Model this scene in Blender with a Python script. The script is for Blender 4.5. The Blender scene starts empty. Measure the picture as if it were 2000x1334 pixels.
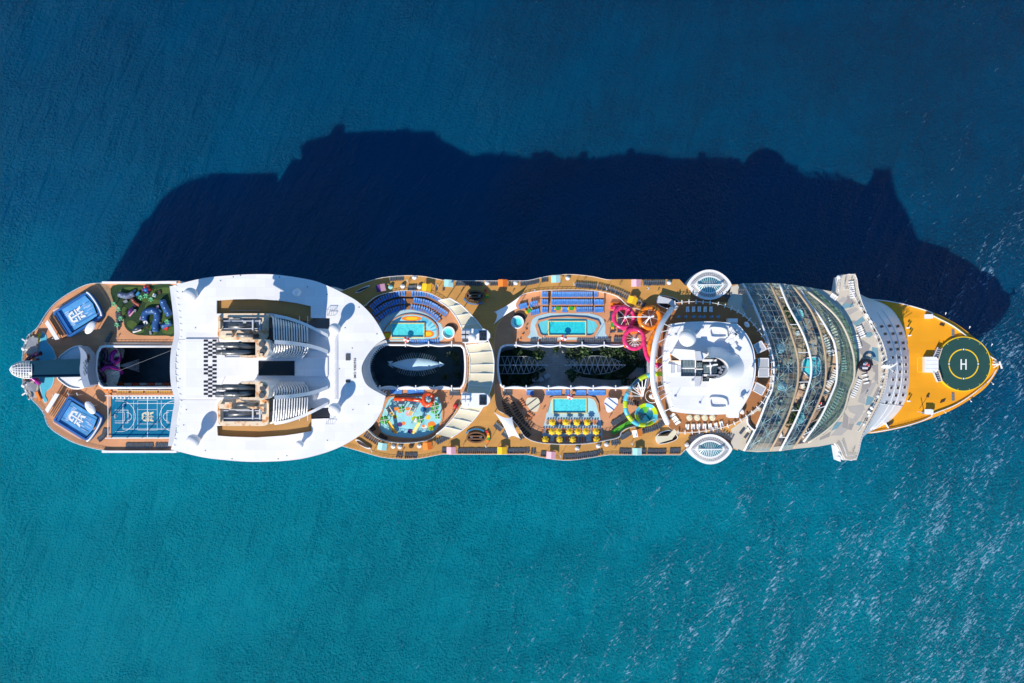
import bpy, bmesh, math, random
from mathutils import Vector, Matrix
from mathutils.geometry import tessellate_polygon
S = bpy.context.scene
COL = S.collection
random.seed(11)
PI = math.pi
# ---------------------------------------------------------------- camera, sky, sun, exposure
H, K = 415.0, 5.027e-4                     # drone height over the sea (m), metres per photo pixel per metre of distance
cd = bpy.data.cameras.new('camera'); cam = bpy.data.objects.new('camera', cd); COL.objects.link(cam)
cam.location = (0, 0, H); cd.sensor_width = 36; cd.lens = 18 / (K * 1000); cd.clip_start = 1; cd.clip_end = 20000
S.camera = cam
EL = math.radians(36.5); AX, AY = 0.514, 0.857   # shadows fall towards +x +y
sd = bpy.data.lights.new('sun', 'SUN'); sun = bpy.data.objects.new('sun', sd); COL.objects.link(sun)
sd.energy = 4.8; sd.angle = math.radians(0.53); sd.color = (1.0, 0.90, 0.76)
sun.rotation_euler = Vector((AX * math.cos(EL), AY * math.cos(EL), -math.sin(EL))).to_track_quat('-Z', 'Y').to_euler()
sun.location = (-200, -330, 400)
wd = bpy.data.worlds.new('World'); S.world = wd; wd.use_nodes = True
nt = wd.node_tree; bg = nt.nodes['Background']
sk = nt.nodes.new('ShaderNodeTexSky'); sk.sky_type = 'NISHITA'; sk.sun_disc = False
sk.sun_elevation = EL; sk.sun_rotation = math.atan2(-AX, -AY) % (2 * PI)
sk.air_density = 1.2; sk.dust_density = 0.0; sk.ozone_density = 4.0
hs = nt.nodes.new('ShaderNodeHueSaturation'); hs.inputs['Saturation'].default_value = 1.22
nt.links.new(sk.outputs[0], hs.inputs['Color']); nt.links.new(hs.outputs[0], bg.inputs['Color'])
bg.inputs['Strength'].default_value = 0.13
S.view_settings.view_transform = 'Standard'; S.view_settings.look = 'None'
S.view_settings.exposure = 0.29; S.view_settings.gamma = 1.0; S.view_settings.use_curve_mapping = False
S.cycles.max_bounces = 8; S.cycles.transparent_max_bounces = 16; S.cycles.caustics_reflective = False; S.cycles.caustics_refractive = False

# ---------------------------------------------------------------- helpers
def W(px, py, z):
    s = K * (H - z)
    return Vector(((px - 1000) * s, (667 - py) * s, z))
def WP(pts, z): return [W(p[0], p[1], z if len(p) < 3 else p[2]) for p in pts]
def mpp(z): return K * (H - z)
def zz(ox, oy, pts, k=5.5556):             # points measured in an enlarged crop of the photo
    return [(ox + p[0] / k, oy + p[1] / k) + tuple(p[2:]) for p in pts]
def spl(pts, n=6, closed=False):
    P = [Vector(p) for p in pts]; out = []; m = len(P)
    if m < 3: return P
    for i in range(m if closed else m - 1):
        if closed: a, b, c, d = P[i - 1], P[i], P[(i + 1) % m], P[(i + 2) % m]
        else: a, b, c, d = P[max(i - 1, 0)], P[i], P[i + 1], P[min(i + 2, m - 1)]
        for j in range(n):
            t = j / n
            out.append(0.5 * ((2 * b) + (c - a) * t + (2 * a - 5 * b + 4 * c - d) * t * t + (3 * b - a - 3 * c + d) * t ** 3))
    if not closed: out.append(P[-1])
    return out
def resample(pts, n):                       # n points at equal distances along a polyline
    P = [Vector(p) for p in pts]; L = [0.0]
    for a, b in zip(P, P[1:]): L.append(L[-1] + (b - a).length)
    out = []; j = 0
    for i in range(n):
        s = L[-1] * (i / (n - 1) if n > 1 else 0.5)
        while j < len(P) - 2 and L[j + 1] < s: j += 1
        d = L[j + 1] - L[j]
        out.append(P[j].lerp(P[j + 1], (s - L[j]) / d if d > 1e-9 else 0))
    return out
def at_t(pts, t):
    P = [Vector(p) for p in pts]; L = [0.0]
    for a, b in zip(P, P[1:]): L.append(L[-1] + (b - a).length)
    s = L[-1] * t
    for j in range(len(P) - 1):
        if L[j + 1] >= s - 1e-9:
            d = L[j + 1] - L[j]
            return P[j].lerp(P[j + 1], (s - L[j]) / d if d > 1e-9 else 0)
    return P[-1]
def ellip(cx, cy, a, b, n=24, rot=0, a0=0, a1=2 * PI):
    full = abs(a1 - a0 - 2 * PI) < 1e-6
    out = []
    for i in range(n if full else n + 1):
        t = a0 + (a1 - a0) * i / n
        x, y = a * math.cos(t), b * math.sin(t)
        out.append((cx + x * math.cos(rot) - y * math.sin(rot), cy + x * math.sin(rot) + y * math.cos(rot)))
    return out
def rrect(cx, cy, a, b, r, rot=0, n=4):     # rounded rectangle, half sizes a, b
    out = []
    for sx, sy, t0 in ((1, 1, 0), (-1, 1, PI / 2), (-1, -1, PI), (1, -1, 1.5 * PI)):
        for i in range(n + 1):
            t = t0 + PI / 2 * i / n
            x, y = sx * (a - r) + r * math.cos(t), sy * (b - r) + r * math.sin(t)
            out.append((cx + x * math.cos(rot) - y * math.sin(rot), cy + x * math.sin(rot) + y * math.cos(rot)))
    return out

class MB:
    def __init__(s): s.v, s.f, s.m, s.s = [], [], [], []
    def add(s, vs, fs, mi=0, sm=False):
        o = len(s.v); s.v += [Vector(v) for v in vs]
        for f in fs: s.f.append([i + o for i in f]); s.m.append(mi); s.s.append(sm)
        return s
    def prism(s, outer, zt, zb, holes=(), mi=0, ms=None, bottom=False, hs=None):
        ms = mi if ms is None else ms
        loops = [[Vector((p[0], p[1], 0)) for p in outer]] + [[Vector((p[0], p[1], 0)) for p in h] for h in holes]
        flat = [p for l in loops for p in l]
        tri = tessellate_polygon(loops)
        up = []
        for t in tri:
            a, b, c = (flat[i] for i in t)
            if abs((b - a).cross(c - a).z) < 1e-9: continue
            up.append(tuple(t) if (b - a).cross(c - a).z > 0 else tuple(reversed(t)))
        s.add([(p.x, p.y, zt) for p in flat], up, mi)
        if bottom: s.add([(p.x, p.y, zb) for p in flat], [tuple(reversed(t)) for t in up], ms)
        if zb is not None and zb < zt:
            for k, l in enumerate(loops):
                n = len(l); ar = sum(l[i].x * l[(i + 1) % n].y - l[(i + 1) % n].x * l[i].y for i in range(n))
                ccw = (ar > 0) == (k == 0)
                vs = [(p.x, p.y, zt) for p in l] + [(p.x, p.y, zb) for p in l]
                fs = [((i, i + n, (i + 1) % n + n, (i + 1) % n) if ccw else (i, (i + 1) % n, (i + 1) % n + n, i + n)) for i in range(n)]
                s.add(vs, fs, ms if (k == 0 or hs is None) else hs)
        return s
    def sheet(s, outer, z, mi=0, holes=()): return s.prism(outer, z, None, holes, mi)
    def box(s, c, sx, sy, sz, rot=0, mi=0, tilt=None):      # c: centre of the base
        vs = []
        for z in (0, sz):
            for x, y in ((-1, -1), (1, -1), (1, 1), (-1, 1)): vs.append(Vector((x * sx / 2, y * sy / 2, z)))
        R = Matrix.Rotation(rot, 3, 'Z')
        if tilt is not None: R = R @ tilt
        s.add([R @ v + Vector(c) for v in vs], [(3, 2, 1, 0), (4, 5, 6, 7), (0, 1, 5, 4), (1, 2, 6, 5), (2, 3, 7, 6), (3, 0, 4, 7)], mi)
        return s
    def slab(s, q, th, mi=0):                # a quad (ccw from above) given a thickness downwards
        a = [Vector(p) for p in q]; n = (a[1] - a[0]).cross(a[2] - a[0])
        n = n.normalized() if n.length > 1e-9 else Vector((0, 0, 1))
        if n.z < 0: a.reverse(); n = -n
        b = [p - n * th for p in a]; k = len(a)
        s.add(a + b, [tuple(range(k)), tuple(range(2 * k - 1, k - 1, -1))] + [(i, i + k, (i + 1) % k + k, (i + 1) % k) for i in range(k)], mi)
        return s
    def bar(s, a, b, w, h=None, mi=0):
        a, b = Vector(a), Vector(b); h = w if h is None else h
        d = b - a
        if d.length < 1e-6: return s
        q = d.to_track_quat('X', 'Z').to_matrix()
        vs = []
        for p in (a, b):
            for y, z in ((-1, -1), (1, -1), (1, 1), (-1, 1)): vs.append(p + q @ Vector((0, y * w / 2, z * h / 2)))
        s.add(vs, [(3, 2, 1, 0), (4, 5, 6, 7), (0, 1, 5, 4), (1, 2, 6, 5), (2, 3, 7, 6), (3, 0, 4, 7)], mi)
        return s
    def tube(s, path, r, n=6, mi=0, closed=False, caps=True, mif=None):
        P = [Vector(p) for p in path]; m = len(P); vs = []
        for i, p in enumerate(P):
            a = P[i - 1] if (i or closed) else p; b = P[(i + 1) % m] if (i < m - 1 or closed) else p
            t = (b - a).normalized() if (b - a).length > 1e-9 else Vector((1, 0, 0))
            u = t.cross(Vector((0, 0, 1)))
            u = u.normalized() if u.length > 1e-4 else Vector((1, 0, 0))
            w = u.cross(t); rr = r(i / max(1, m - 1)) if callable(r) else r
            vs += [p + (u * math.cos(2 * PI * k / n) + w * math.sin(2 * PI * k / n)) * rr for k in range(n)]
        o = len(s.v); s.v += vs
        for i in range(m if closed else m - 1):
            j = (i + 1) % m
            for k in range(n):
                s.f.append([o + i * n + k, o + i * n + (k + 1) % n, o + j * n + (k + 1) % n, o + j * n + k])
                s.m.append(mif(i) if mif else mi); s.s.append(True)
        if caps and not closed:
            s.f.append([o + k for k in range(n)][::-1]); s.m.append(mi); s.s.append(False)
            s.f.append([o + (m - 1) * n + k for k in range(n)]); s.m.append(mi); s.s.append(False)
        return s
    def lathe(s, c, prof, n=20, mi=0, sm=True, sx=1, sy=1, rot=0):
        c = Vector(c); vs = []
        for r, z in prof:
            for k in range(n):
                x, y = sx * r * math.cos(2 * PI * k / n), sy * r * math.sin(2 * PI * k / n)
                vs.append(c + Vector((x * math.cos(rot) - y * math.sin(rot), x * math.sin(rot) + y * math.cos(rot), z)))
        fs = [(i * n + k, i * n + (k + 1) % n, (i + 1) * n + (k + 1) % n, (i + 1) * n + k) for i in range(len(prof) - 1) for k in range(n)]
        s.add(vs, fs, mi, sm)
        o = len(s.v) - n; s.f.append([o + k for k in range(n)]); s.m.append(mi); s.s.append(False)
        return s
    def cyl(s, c, r, h, n=16, mi=0, r2=None, mt=None):
        s.lathe(c, [(r, 0), (r if r2 is None else r2, h)], n, mi)
        if mt is not None: s.m[-1] = mt
        return s
    def ball(s, c, r, n=10, m=6, mi=0, sz=1.0):
        return s.lathe(c, [(max(1e-3, r * math.cos(-PI / 2 + PI * i / m)), r * sz * math.sin(-PI / 2 + PI * i / m)) for i in range(m + 1)], n, mi)
    def loft(s, rings, mi=0, closed=False, sm=False):
        n = len(rings[0]); vs = [v for r in rings for v in r]
        fs = []
        for i in range(len(rings) - 1):
            for k in range(n if closed else n - 1):
                fs.append((i * n + k, i * n + (k + 1) % n, (i + 1) * n + (k + 1) % n, (i + 1) * n + k))
        s.add(vs, fs, mi, sm); return s
    def mesh(s, name, mats, org=Vector()):
        me = bpy.data.meshes.new(name)
        me.from_pydata([v - org for v in s.v], [], s.f)
        for m in mats: me.materials.append(m)
        me.polygons.foreach_set('material_index', s.m); me.polygons.foreach_set('use_smooth', s.s)
        me.update(); return me
    def build(s, name, mats, parent=None, org=None):
        mats = mats if isinstance(mats, (list, tuple)) else [mats]
        if parent is not None: w = WO[parent.name]
        else: w = Vector(org) if org is not None else base(s.v)
        o = bpy.data.objects.new(name, s.mesh(name, mats, w)); COL.objects.link(o)
        if parent is None: o.location = w
        else: o.parent = parent
        WO[o.name] = w.copy(); return o
WO = {}
def base(vs):
    n = len(vs); return Vector((sum(v.x for v in vs) / n, sum(v.y for v in vs) / n, min(v.z for v in vs)))
def tag(o, label, cat, group=None):
    o['label'] = label; o['category'] = cat
    if group: o['group'] = group
    return o
def thing(name, label, cat, loc, group=None):
    o = bpy.data.objects.new(name, None); COL.objects.link(o); o.location = loc; o.empty_display_size = 0.5
    WO[o.name] = Vector(loc); return tag(o, label, cat, group)
def dup(root, loc, rot=0.0, label=None, group=None):
    r = root.copy(); COL.objects.link(r); r.location = loc; r.rotation_euler = (0, 0, rot); WO[r.name] = Vector(loc)
    if label: r['label'] = label
    if group: r['group'] = group
    for ch in root.children:
        c = ch.copy(); COL.objects.link(c); c.parent = r
        for g in ch.children:
            d = g.copy(); COL.objects.link(d); d.parent = c
    return r
def share(mesh, name, parent, loc, rot=0.0):   # a piece that shares its mesh with its like
    o = bpy.data.objects.new(name, mesh); COL.objects.link(o); o.parent = parent
    o.location = Vector(loc) - WO[parent.name]; o.rotation_euler = (0, 0, rot); WO[o.name] = Vector(loc); return o

# ---------------------------------------------------------------- materials
def mat(name, col, rough=0.55, var=0.10, scale=0.6, bump=0.0, bscale=4.0, metal=0.0, spec=0.5, brick=None, stain=None):
    m = bpy.data.materials.new(name); m.use_nodes = True
    N, L = m.node_tree.nodes, m.node_tree.links; b = N['Principled BSDF']
    b.inputs['Roughness'].default_value = rough; b.inputs['Metallic'].default_value = metal
    b.inputs['Specular IOR Level'].default_value = spec
    g = N.new('ShaderNodeNewGeometry')
    n1 = N.new('ShaderNodeTexNoise'); n1.inputs['Scale'].default_value = scale; n1.inputs['Detail'].default_value = 5
    L.new(g.outputs['Position'], n1.inputs['Vector'])
    mr = N.new('ShaderNodeMapRange'); mr.inputs[1].default_value = 0.3; mr.inputs[2].default_value = 0.7
    mr.inputs[3].default_value = 1 - var; mr.inputs[4].default_value = 1 + var
    L.new(n1.outputs['Fac'], mr.inputs[0])
    src = None
    if brick:                                # seams between deck boards, plates or tiles: (width, height, mortar, darkness, turned)
        w, h, mo, dk, turn = brick
        mp = N.new('ShaderNodeMapping'); mp.inputs['Rotation'].default_value = (0, 0, turn)
        L.new(g.outputs['Position'], mp.inputs['Vector'])
        bt = N.new('ShaderNodeTexBrick'); bt.inputs['Scale'].default_value = 1
        bt.inputs['Brick Width'].default_value = w; bt.inputs['Row Height'].default_value = h; bt.inputs['Mortar Size'].default_value = mo
        bt.inputs['Color1'].default_value = (1, 1, 1, 1); bt.inputs['Color2'].default_value = (0.9, 0.9, 0.9, 1); bt.inputs['Mortar'].default_value = (dk, dk, dk, 1)
        L.new(mp.outputs[0], bt.inputs['Vector'])
        mu = N.new('ShaderNodeMath'); mu.operation = 'MULTIPLY'; L.new(bt.outputs['Color'], mu.inputs[0]); L.new(mr.outputs[0], mu.inputs[1]); src = mu.outputs[0]
    else: src = mr.outputs[0]
    vm = N.new('ShaderNodeVectorMath'); vm.operation = 'SCALE'; vm.inputs[0].default_value = col
    L.new(src, vm.inputs['Scale']); out = vm.outputs[0]
    if stain:                                # (colour, threshold, scale) patches of wear
        n2 = N.new('ShaderNodeTexNoise'); n2.inputs['Scale'].default_value = stain[2]; n2.inputs['Detail'].default_value = 6; n2.inputs['Roughness'].default_value = 0.65
        L.new(g.outputs['Position'], n2.inputs['Vector'])
        r2 = N.new('ShaderNodeMapRange'); r2.inputs[1].default_value = stain[1]; r2.inputs[2].default_value = stain[1] + 0.12; L.new(n2.outputs['Fac'], r2.inputs[0])
        mx = N.new('ShaderNodeMix'); mx.data_type = 'RGBA'; L.new(r2.outputs[0], mx.inputs['Factor']); L.new(out, mx.inputs['A']); mx.inputs['B'].default_value = (*stain[0], 1); out = mx.outputs['Result']
    L.new(out, b.inputs['Base Color'])
    if bump:
        n3 = N.new('ShaderNodeTexNoise'); n3.inputs['Scale'].default_value = bscale; n3.inputs['Detail'].default_value = 4; L.new(g.outputs['Position'], n3.inputs['Vector'])
        bp = N.new('ShaderNodeBump'); bp.inputs['Strength'].default_value = 1; bp.inputs['Distance'].default_value = bump; L.new(n3.outputs['Fac'], bp.inputs['Height']); L.new(bp.outputs[0], b.inputs['Normal'])
    return m
def glass(name, tint, gloss=0.18, rough=0.04, body=0.0, bodycol=(.3, .4, .4), bump=0.0, bscale=0.8):
    m = bpy.data.materials.new(name); m.use_nodes = True
    N, L = m.node_tree.nodes, m.node_tree.links; N.remove(N['Principled BSDF']); o = N['Material Output']
    t = N.new('ShaderNodeBsdfTransparent'); t.inputs[0].default_value = (*tint, 1)
    g = N.new('ShaderNodeBsdfGlossy'); g.inputs['Roughness'].default_value = rough; g.inputs['Color'].default_value = (.9, .95, 1, 1)
    mx = N.new('ShaderNodeMixShader'); mx.inputs[0].default_value = gloss; L.new(t.outputs[0], mx.inputs[1]); L.new(g.outputs[0], mx.inputs[2]); out = mx.outputs[0]
    if body:
        d = N.new('ShaderNodeBsdfDiffuse'); d.inputs[0].default_value = (*bodycol, 1)
        m2 = N.new('ShaderNodeMixShader'); m2.inputs[0].default_value = body; L.new(out, m2.inputs[1]); L.new(d.outputs[0], m2.inputs[2]); out = m2.outputs[0]
    if bump:
        ge = N.new('ShaderNodeNewGeometry'); n3 = N.new('ShaderNodeTexNoise'); n3.inputs['Scale'].default_value = bscale; n3.inputs['Detail'].default_value = 3
        L.new(ge.outputs['Position'], n3.inputs['Vector']); bp = N.new('ShaderNodeBump'); bp.inputs['Distance'].default_value = bump
        L.new(n3.outputs['Fac'], bp.inputs['Height']); L.new(bp.outputs[0], g.inputs['Normal'])
    L.new(out, o.inputs['Surface']); return m

WHITE = mat('white_paint', (.80, .80, .82), .42, .03, .15, brick=(7, 3.2, .04, .86, 0), stain=((.68, .66, .62), .66, .16))
WHITE2 = mat('white_gloss', (.80, .80, .81), .3, .03, .4)
HULLW = mat('hull_white', (.78, .79, .80), .4, .04, .1)
GREYW = mat('pale_grey_paint', (.52, .54, .58), .45, .05, .3)
TAN = mat('tan_deck', (.53, .265, .062), .7, .10, .12, .004, 3, brick=(6, 1.6, .03, .82, 0))
PEACH = mat('peach_deck', (.60, .28, .135), .7, .10, .15, .004, 3, brick=(5, 1.3, .03, .85, 0))
TEAK = mat('teak_deck', (.36, .145, .045), .65, .12, .25, .004, 3, brick=(4, .8, .03, .8, 0))
SPORT = mat('sport_tan_floor', (.42, .22, .065), .7, .06, .1)
YELLOW = mat('yellow_deck_paint', (.80, .335, .004), .5, .05, .12, brick=(9, 4.5, .03, .95, 0), stain=((.62, .27, .02), .68, .35))
HGREEN = mat('helideck_green', (.012, .060, .050), .6, .10, .25, stain=((.02, .075, .06), .62, .4))
HYEL = mat('helideck_yellow_line', (.85, .55, .01), .5, .04)
LINEW = mat('marking_white', (.78, .78, .76), .5, .03)
BEIGE = mat('beige_deck', (.55, .49, .40), .7, .05, .2)
BEIGE2 = mat('beige_grey_deck', (.40, .375, .345), .7, .05, .2)
BEIGE3 = mat('grey_deck', (.30, .28, .265), .7, .05, .2)
TEALP = mat('blue_grey_deck', (.16, .30, .36), .7, .05, .2)
CANV = mat('cream_canvas', (.66, .60, .44), .75, .06, .2, stain=((.42, .33, .19), .70, .3))
SAIL = mat('white_sail_fabric', (.82, .82, .84), .6, .02)
NAVY = mat('navy_sling', (.046, .062, .088), .6, .25, .9)
FRAME = mat('lounger_frame', (.09, .09, .10), .4, .1)
BLUEF = mat('blue_sling', (.05, .21, .58), .6, .2, .9)
WHITEF = mat('white_cushion', (.78, .77, .75), .7, .05)
STRIPE = mat('striped_sling', (.42, .14, .05), .7, .45, 2.5)
BROWN = mat('brown_wicker', (.055, .030, .018), .7, .25, 2)
WOOD = mat('brown_wood', (.16, .075, .032), .6, .2, 1)
BLACK = mat('black_paint', (.012, .013, .016), .45, .2, 1)
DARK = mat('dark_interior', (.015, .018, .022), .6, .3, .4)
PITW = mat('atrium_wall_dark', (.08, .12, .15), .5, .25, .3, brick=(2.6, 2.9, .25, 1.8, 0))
GREYD = mat('dark_grey_metal', (.10, .105, .11), .4, .15, .6, metal=.3)
GREYM = mat('grey_metal', (.30, .31, .33), .4, .1, .6, metal=.3)
PIPE = mat('sooty_steel_pipe', (.16, .165, .17), .35, .3, .5, metal=.6, stain=((.03, .03, .03), .55, .4))
SOOT = mat('soot', (.006, .006, .007), .8, .2)
RUST = mat('rust_stained_paint', (.74, .60, .44), .6, .10, .4, stain=((.52, .20, .04), .51, .45))
PINK = mat('pink_fabric', (.72, .36, .44), .7, .05)
YELF = mat('yellow_fabric', (.88, .54, .006), .7, .06)
TEALF = mat('aqua_fabric', (.34, .66, .64), .7, .05)
ORGF = mat('orange_fabric', (.82, .22, .02), .7, .06)
RED = mat('red_paint', (.65, .03, .03), .5, .08)
PINKS = mat('pink_slide', (.74, .035, .17), .22, .06)
ORGS = mat('orange_slide', (.84, .22, .008), .22, .06)
ORGR = mat('orange_red_slide', (.72, .075, .015), .22, .12, 1)
LIME = mat('lime_slide', (.42, .56, .012), .25, .06)
CYAN = mat('cyan_slide', (.09, .46, .62), .25, .06)
TEALD = mat('teal_slide', (.006, .13, .20), .25, .1)
GREENS = mat('green_chute', (.08, .36, .015), .3, .15, .6)
MAG = mat('magenta_slide', (.38, .012, .26), .25, .1)
DPUR = mat('dark_purple_slide', (.018, .006, .03), .25, .1)
COURT = mat('court_blue', (.003, .165, .31), .7, .05, .3, spec=.15)
SURFB = mat('surf_frame_blue', (.012, .12, .38), .5, .06)
SURFL = mat('surf_bed_blue', (.09, .32, .62), .35, .2, .25)
FOAMW = mat('foam_white', (.34, .52, .78), .6, .2, 2)
NAVYS = mat('navy_slope', (.003, .036, .072), .6, .06, .3, spec=.1)
POOLF = mat('pool_tiles_painted_ripple', (.25, .78, .80), .5, .20, 1.7, brick=(1.2, 1.2, .05, .9, 0))  # mottling is bright water ripples painted into the tile colour
POOLS = mat('pool_shelf_aqua', (.36, .66, .70), .5, .06, .3)
PALEB = mat('pale_blue_floor', (.40, .58, .64), .6, .05, .3)
SPLB = mat('splash_blue_floor', (.30, .66, .74), .5, .10, .35, stain=((.12, .44, .60), .56, .22))
DTEAL = mat('teal_pool_wall', (.02, .23, .30), .4, .08)
POOLY = mat('pool_edge_yellow', (.70, .60, .25), .5, .05)
TURF = mat('dark_turf', (.012, .042, .012), .9, .25, .8, .01, 8)
TURFL = mat('light_turf', (.055, .10, .018), .9, .2, .8, .01, 8)
LEAF = mat('leaf_green', (.030, .075, .018), .6, .45, 1.2)
LEAFD = mat('leaf_dark', (.028, .060, .024), .6, .45, 1.2)
PALM = mat('palm_pale_green', (.10, .42, .20), .6, .2, 2)
BARK = mat('bark', (.09, .06, .04), .8, .2)
PAVE = mat('park_paving', (.66, .60, .56), .8, .2, .3, brick=(3.0, .9, .06, .7, 0))
SOLB = mat('solar_panel', (.014, .020, .030), .25, .3, .4, brick=(1.1, 1.6, .05, 3.5, 0))
TRENCH = mat('grey_glass_panel', (.10, .14, .16), .3, .2, .4, brick=(1.1, 2.2, .06, 2.2, 0))
SCREEN = mat('black_panel', (.004, .005, .006), .25, .2)
GREEN = mat('bright_green_paint', (.03, .34, .04), .5, .15, 1)
YELP = mat('yellow_paint', (.80, .48, .01), .45, .08)
PURP = mat('purple_paint', (.09, .02, .16), .5, .1)
PINKP = mat('pale_pink_paint', (.70, .38, .46), .5, .1)
SKYB = mat('sky_blue_cloth', (.55, .80, .92), .6, .08, .3)
SEATB = mat('sea_blue_paint', (.02, .20, .42), .5, .1)
WINDOW = mat('window_glass_dark', (.010, .020, .036), .35, .2, .3, spec=.25)
SOLF = mat('solarium_floor', (.52, .34, .22), .7, .35, .16, stain=((.04, .06, .08), .49, .11))
MOSA = mat('mosaic_floor', (.80, .76, .62), .6, .3, 1.6, stain=((.6, .08, .12), .60, 1.1))
GLA = glass('roof_glass', (.80, .91, .92), .06, .05, 0, (.25, .38, .40))
GLB = glass('green_roof_glass', (.76, .90, .84), .06, .08, .08, (.26, .38, .33))
GLC = glass('clear_screen_glass', (.62, .85, .92), .16, .03)
GLP = glass('pod_glass', (.50, .86, .86), .14, .03, .22, (.16, .46, .50))
POOLW = glass('pool_water', (.62, .97, .98), .05, .08, bump=.03, bscale=1.6)
GLN = glass('nose_glass', (.85, .82, .76), .28, .05, .12, (.6, .55, .45))
# ---------------------------------------------------------------- the sea
def sea_material():
    m = bpy.data.materials.new('sea_water'); m.use_nodes = True
    N, L = m.node_tree.nodes, m.node_tree.links; b = N['Principled BSDF']
    def mth(op, a, c=None, d=None):
        n = N.new('ShaderNodeMath'); n.operation = op
        for i, x in enumerate((a, c, d)):
            if x is None: continue
            if isinstance(x, (int, float)): n.inputs[i].default_value = x
            else: L.new(x, n.inputs[i])
        return n.outputs[0]
    def rng(x, a, c, d, e):
        n = N.new('ShaderNodeMapRange'); n.interpolation_type = 'SMOOTHSTEP'; L.new(x, n.inputs[0])
        for i, v in enumerate((a, c, d, e)): n.inputs[i + 1].default_value = v
        return n.outputs[0]
    g = N.new('ShaderNodeNewGeometry'); pos = g.outputs['Position']
    sp = N.new('ShaderNodeSeparateXYZ'); L.new(pos, sp.inputs[0]); X, Y = sp.outputs[0], sp.outputs[1]
    def noise(sx, sy, ang, det=4, rough=.5, dist=0.0):
        mp = N.new('ShaderNodeMapping'); mp.vector_type = 'TEXTURE'; mp.inputs['Rotation'].default_value = (0, 0, ang); mp.inputs['Scale'].default_value = (sx, sy, 1)
        L.new(pos, mp.inputs[0]); n = N.new('ShaderNodeTexNoise'); n.noise_dimensions = '2D'; n.inputs['Scale'].default_value = 1; n.inputs['Detail'].default_value = det
        n.inputs['Roughness'].default_value = rough; n.inputs['Distortion'].default_value = dist; L.new(mp.outputs[0], n.inputs['Vector']); return n.outputs['Fac']
    # water colour: teal towards -x -y, blending to navy on the far side
    big = noise(160, 110, .5, 3)
    t = mth('ADD', mth('ADD', mth('MULTIPLY', X, .0005), mth('MULTIPLY', Y, .0030)), mth('MULTIPLY', mth('SUBTRACT', big, .5), .16))
    cr = N.new('ShaderNodeValToRGB'); L.new(rng(t, -.62, .62, 0, 1), cr.inputs[0]); e = cr.color_ramp.elements
    e[0].position = 0; e[0].color = (.0002, .165, .220, 1); e[1].position = 1; e[1].color = (.0005, .036, .092, 1)
    for p, c in ((.30, (.0004, .185, .265, 1)), (.54, (.0007, .068, .152, 1))):
        q = e.new(p); q.color = c
    # wind ripples, longer swell
    r1 = noise(3.6, 1.3, .80, 4, .6, .4); r2 = noise(24, 5.5, 1.12, 2, .5, .3); r3 = noise(1.1, .8, .70, 2, .6)
    calm = rng(mth('ADD', mth('MULTIPLY', X, .0022), mth('MULTIPLY', Y, -.0020)), -.55, .70, .40, 1.0)
    h = mth('ADD', mth('MULTIPLY', r1, 2.3), mth('ADD', mth('MULTIPLY', r2, 6.5), mth('MULTIPLY', r3, 2.1)))
    h = mth('MULTIPLY', h, mth('MULTIPLY', calm, rng(noise(75, 38, .9, 3), .32, .68, .55, 1.3)))
    bp = N.new('ShaderNodeBump'); bp.inputs['Distance'].default_value = 1.0; bp.inputs['Strength'].default_value = 1; L.new(h, bp.inputs['Height']); L.new(bp.outputs[0], b.inputs['Normal'])
    # glints on wave faces painted into the colour, mostly towards +x -y
    glint_side = rng(mth('ADD', mth('MULTIPLY', X, .0046), mth('MULTIPLY', Y, -.0052)), -.22, 1.25, 0, 1)
    f1 = noise(2.6, .80, .70, 5, .66, .5); f2 = noise(24, 5.5, 1.12, 2, .5, .3); f3 = noise(70, 40, .9, 2)
    ridge = mth('ADD', mth('MULTIPLY', f1, .68), mth('ADD', mth('MULTIPLY', f2, .26), mth('MULTIPLY', f3, .14)))
    thr = mth('SUBTRACT', .725, mth('MULTIPLY', glint_side, .150))
    d = mth('SUBTRACT', ridge, thr); painted_glint = mth('MULTIPLY', rng(d, 0, .12, 0, 1), mth('ADD', .35, mth('MULTIPLY', glint_side, .35)))
    mx = N.new('ShaderNodeMix'); mx.data_type = 'RGBA'; L.new(painted_glint, mx.inputs['Factor']); L.new(cr.outputs[0], mx.inputs['A']); mx.inputs['B'].default_value = (.32, .52, .70, 1)
    L.new(mx.outputs['Result'], b.inputs['Base Color'])
    b.subsurface_method = 'BURLEY'; b.inputs['Subsurface Weight'].default_value = .5; b.inputs['Subsurface Radius'].default_value = (.4, 1.0, 1.2); b.inputs['Subsurface Scale'].default_value = 4.0
    b.inputs['Roughness'].default_value = .10; b.inputs['IOR'].default_value = 1.33; b.inputs['Specular IOR Level'].default_value = .06
    return m
SEA = MB().sheet([(-6000, -6000), (6000, -6000), (6000, 6000), (-6000, 6000)], 0).build('sea', sea_material(), org=(0, 0, 0)); SEA['kind'] = 'structure'

# ---------------------------------------------------------------- the ship
ship = thing('cruise_ship', 'very long white cruise ship with yellow bow and crowded open decks on the sea', 'cruise ship', (0, -9.1, 0))
ZB, ZF, ZP, ZR, ZK, ZA, ZT = 22.0, 39.0, 42.0, 45.0, 47.5, 39.0, 53.6   # bow, forward, pool, rim, block, aft decks, aft roof
def rail(name, pts, z, parent=ship, h=1.1, post=2.2, r=.055, m=None, closed=False, glassy=False):
    P = [W(p[0], p[1], z) for p in pts]
    mb = MB(); up = Vector((0, 0, h)); Q = P + [P[0]] if closed else P
    mb.tube([p + up for p in Q], r, 4)
    mb.tube([p + up * .5 for p in Q], r * .6, 3)
    L = sum((b - a).length for a, b in zip(Q, Q[1:])); n = max(2, int(L / post))
    for p in resample(Q, n): mb.bar(p, p + up, r * 1.6)
    return mb.build(name, [m or WHITE2], parent)
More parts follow.
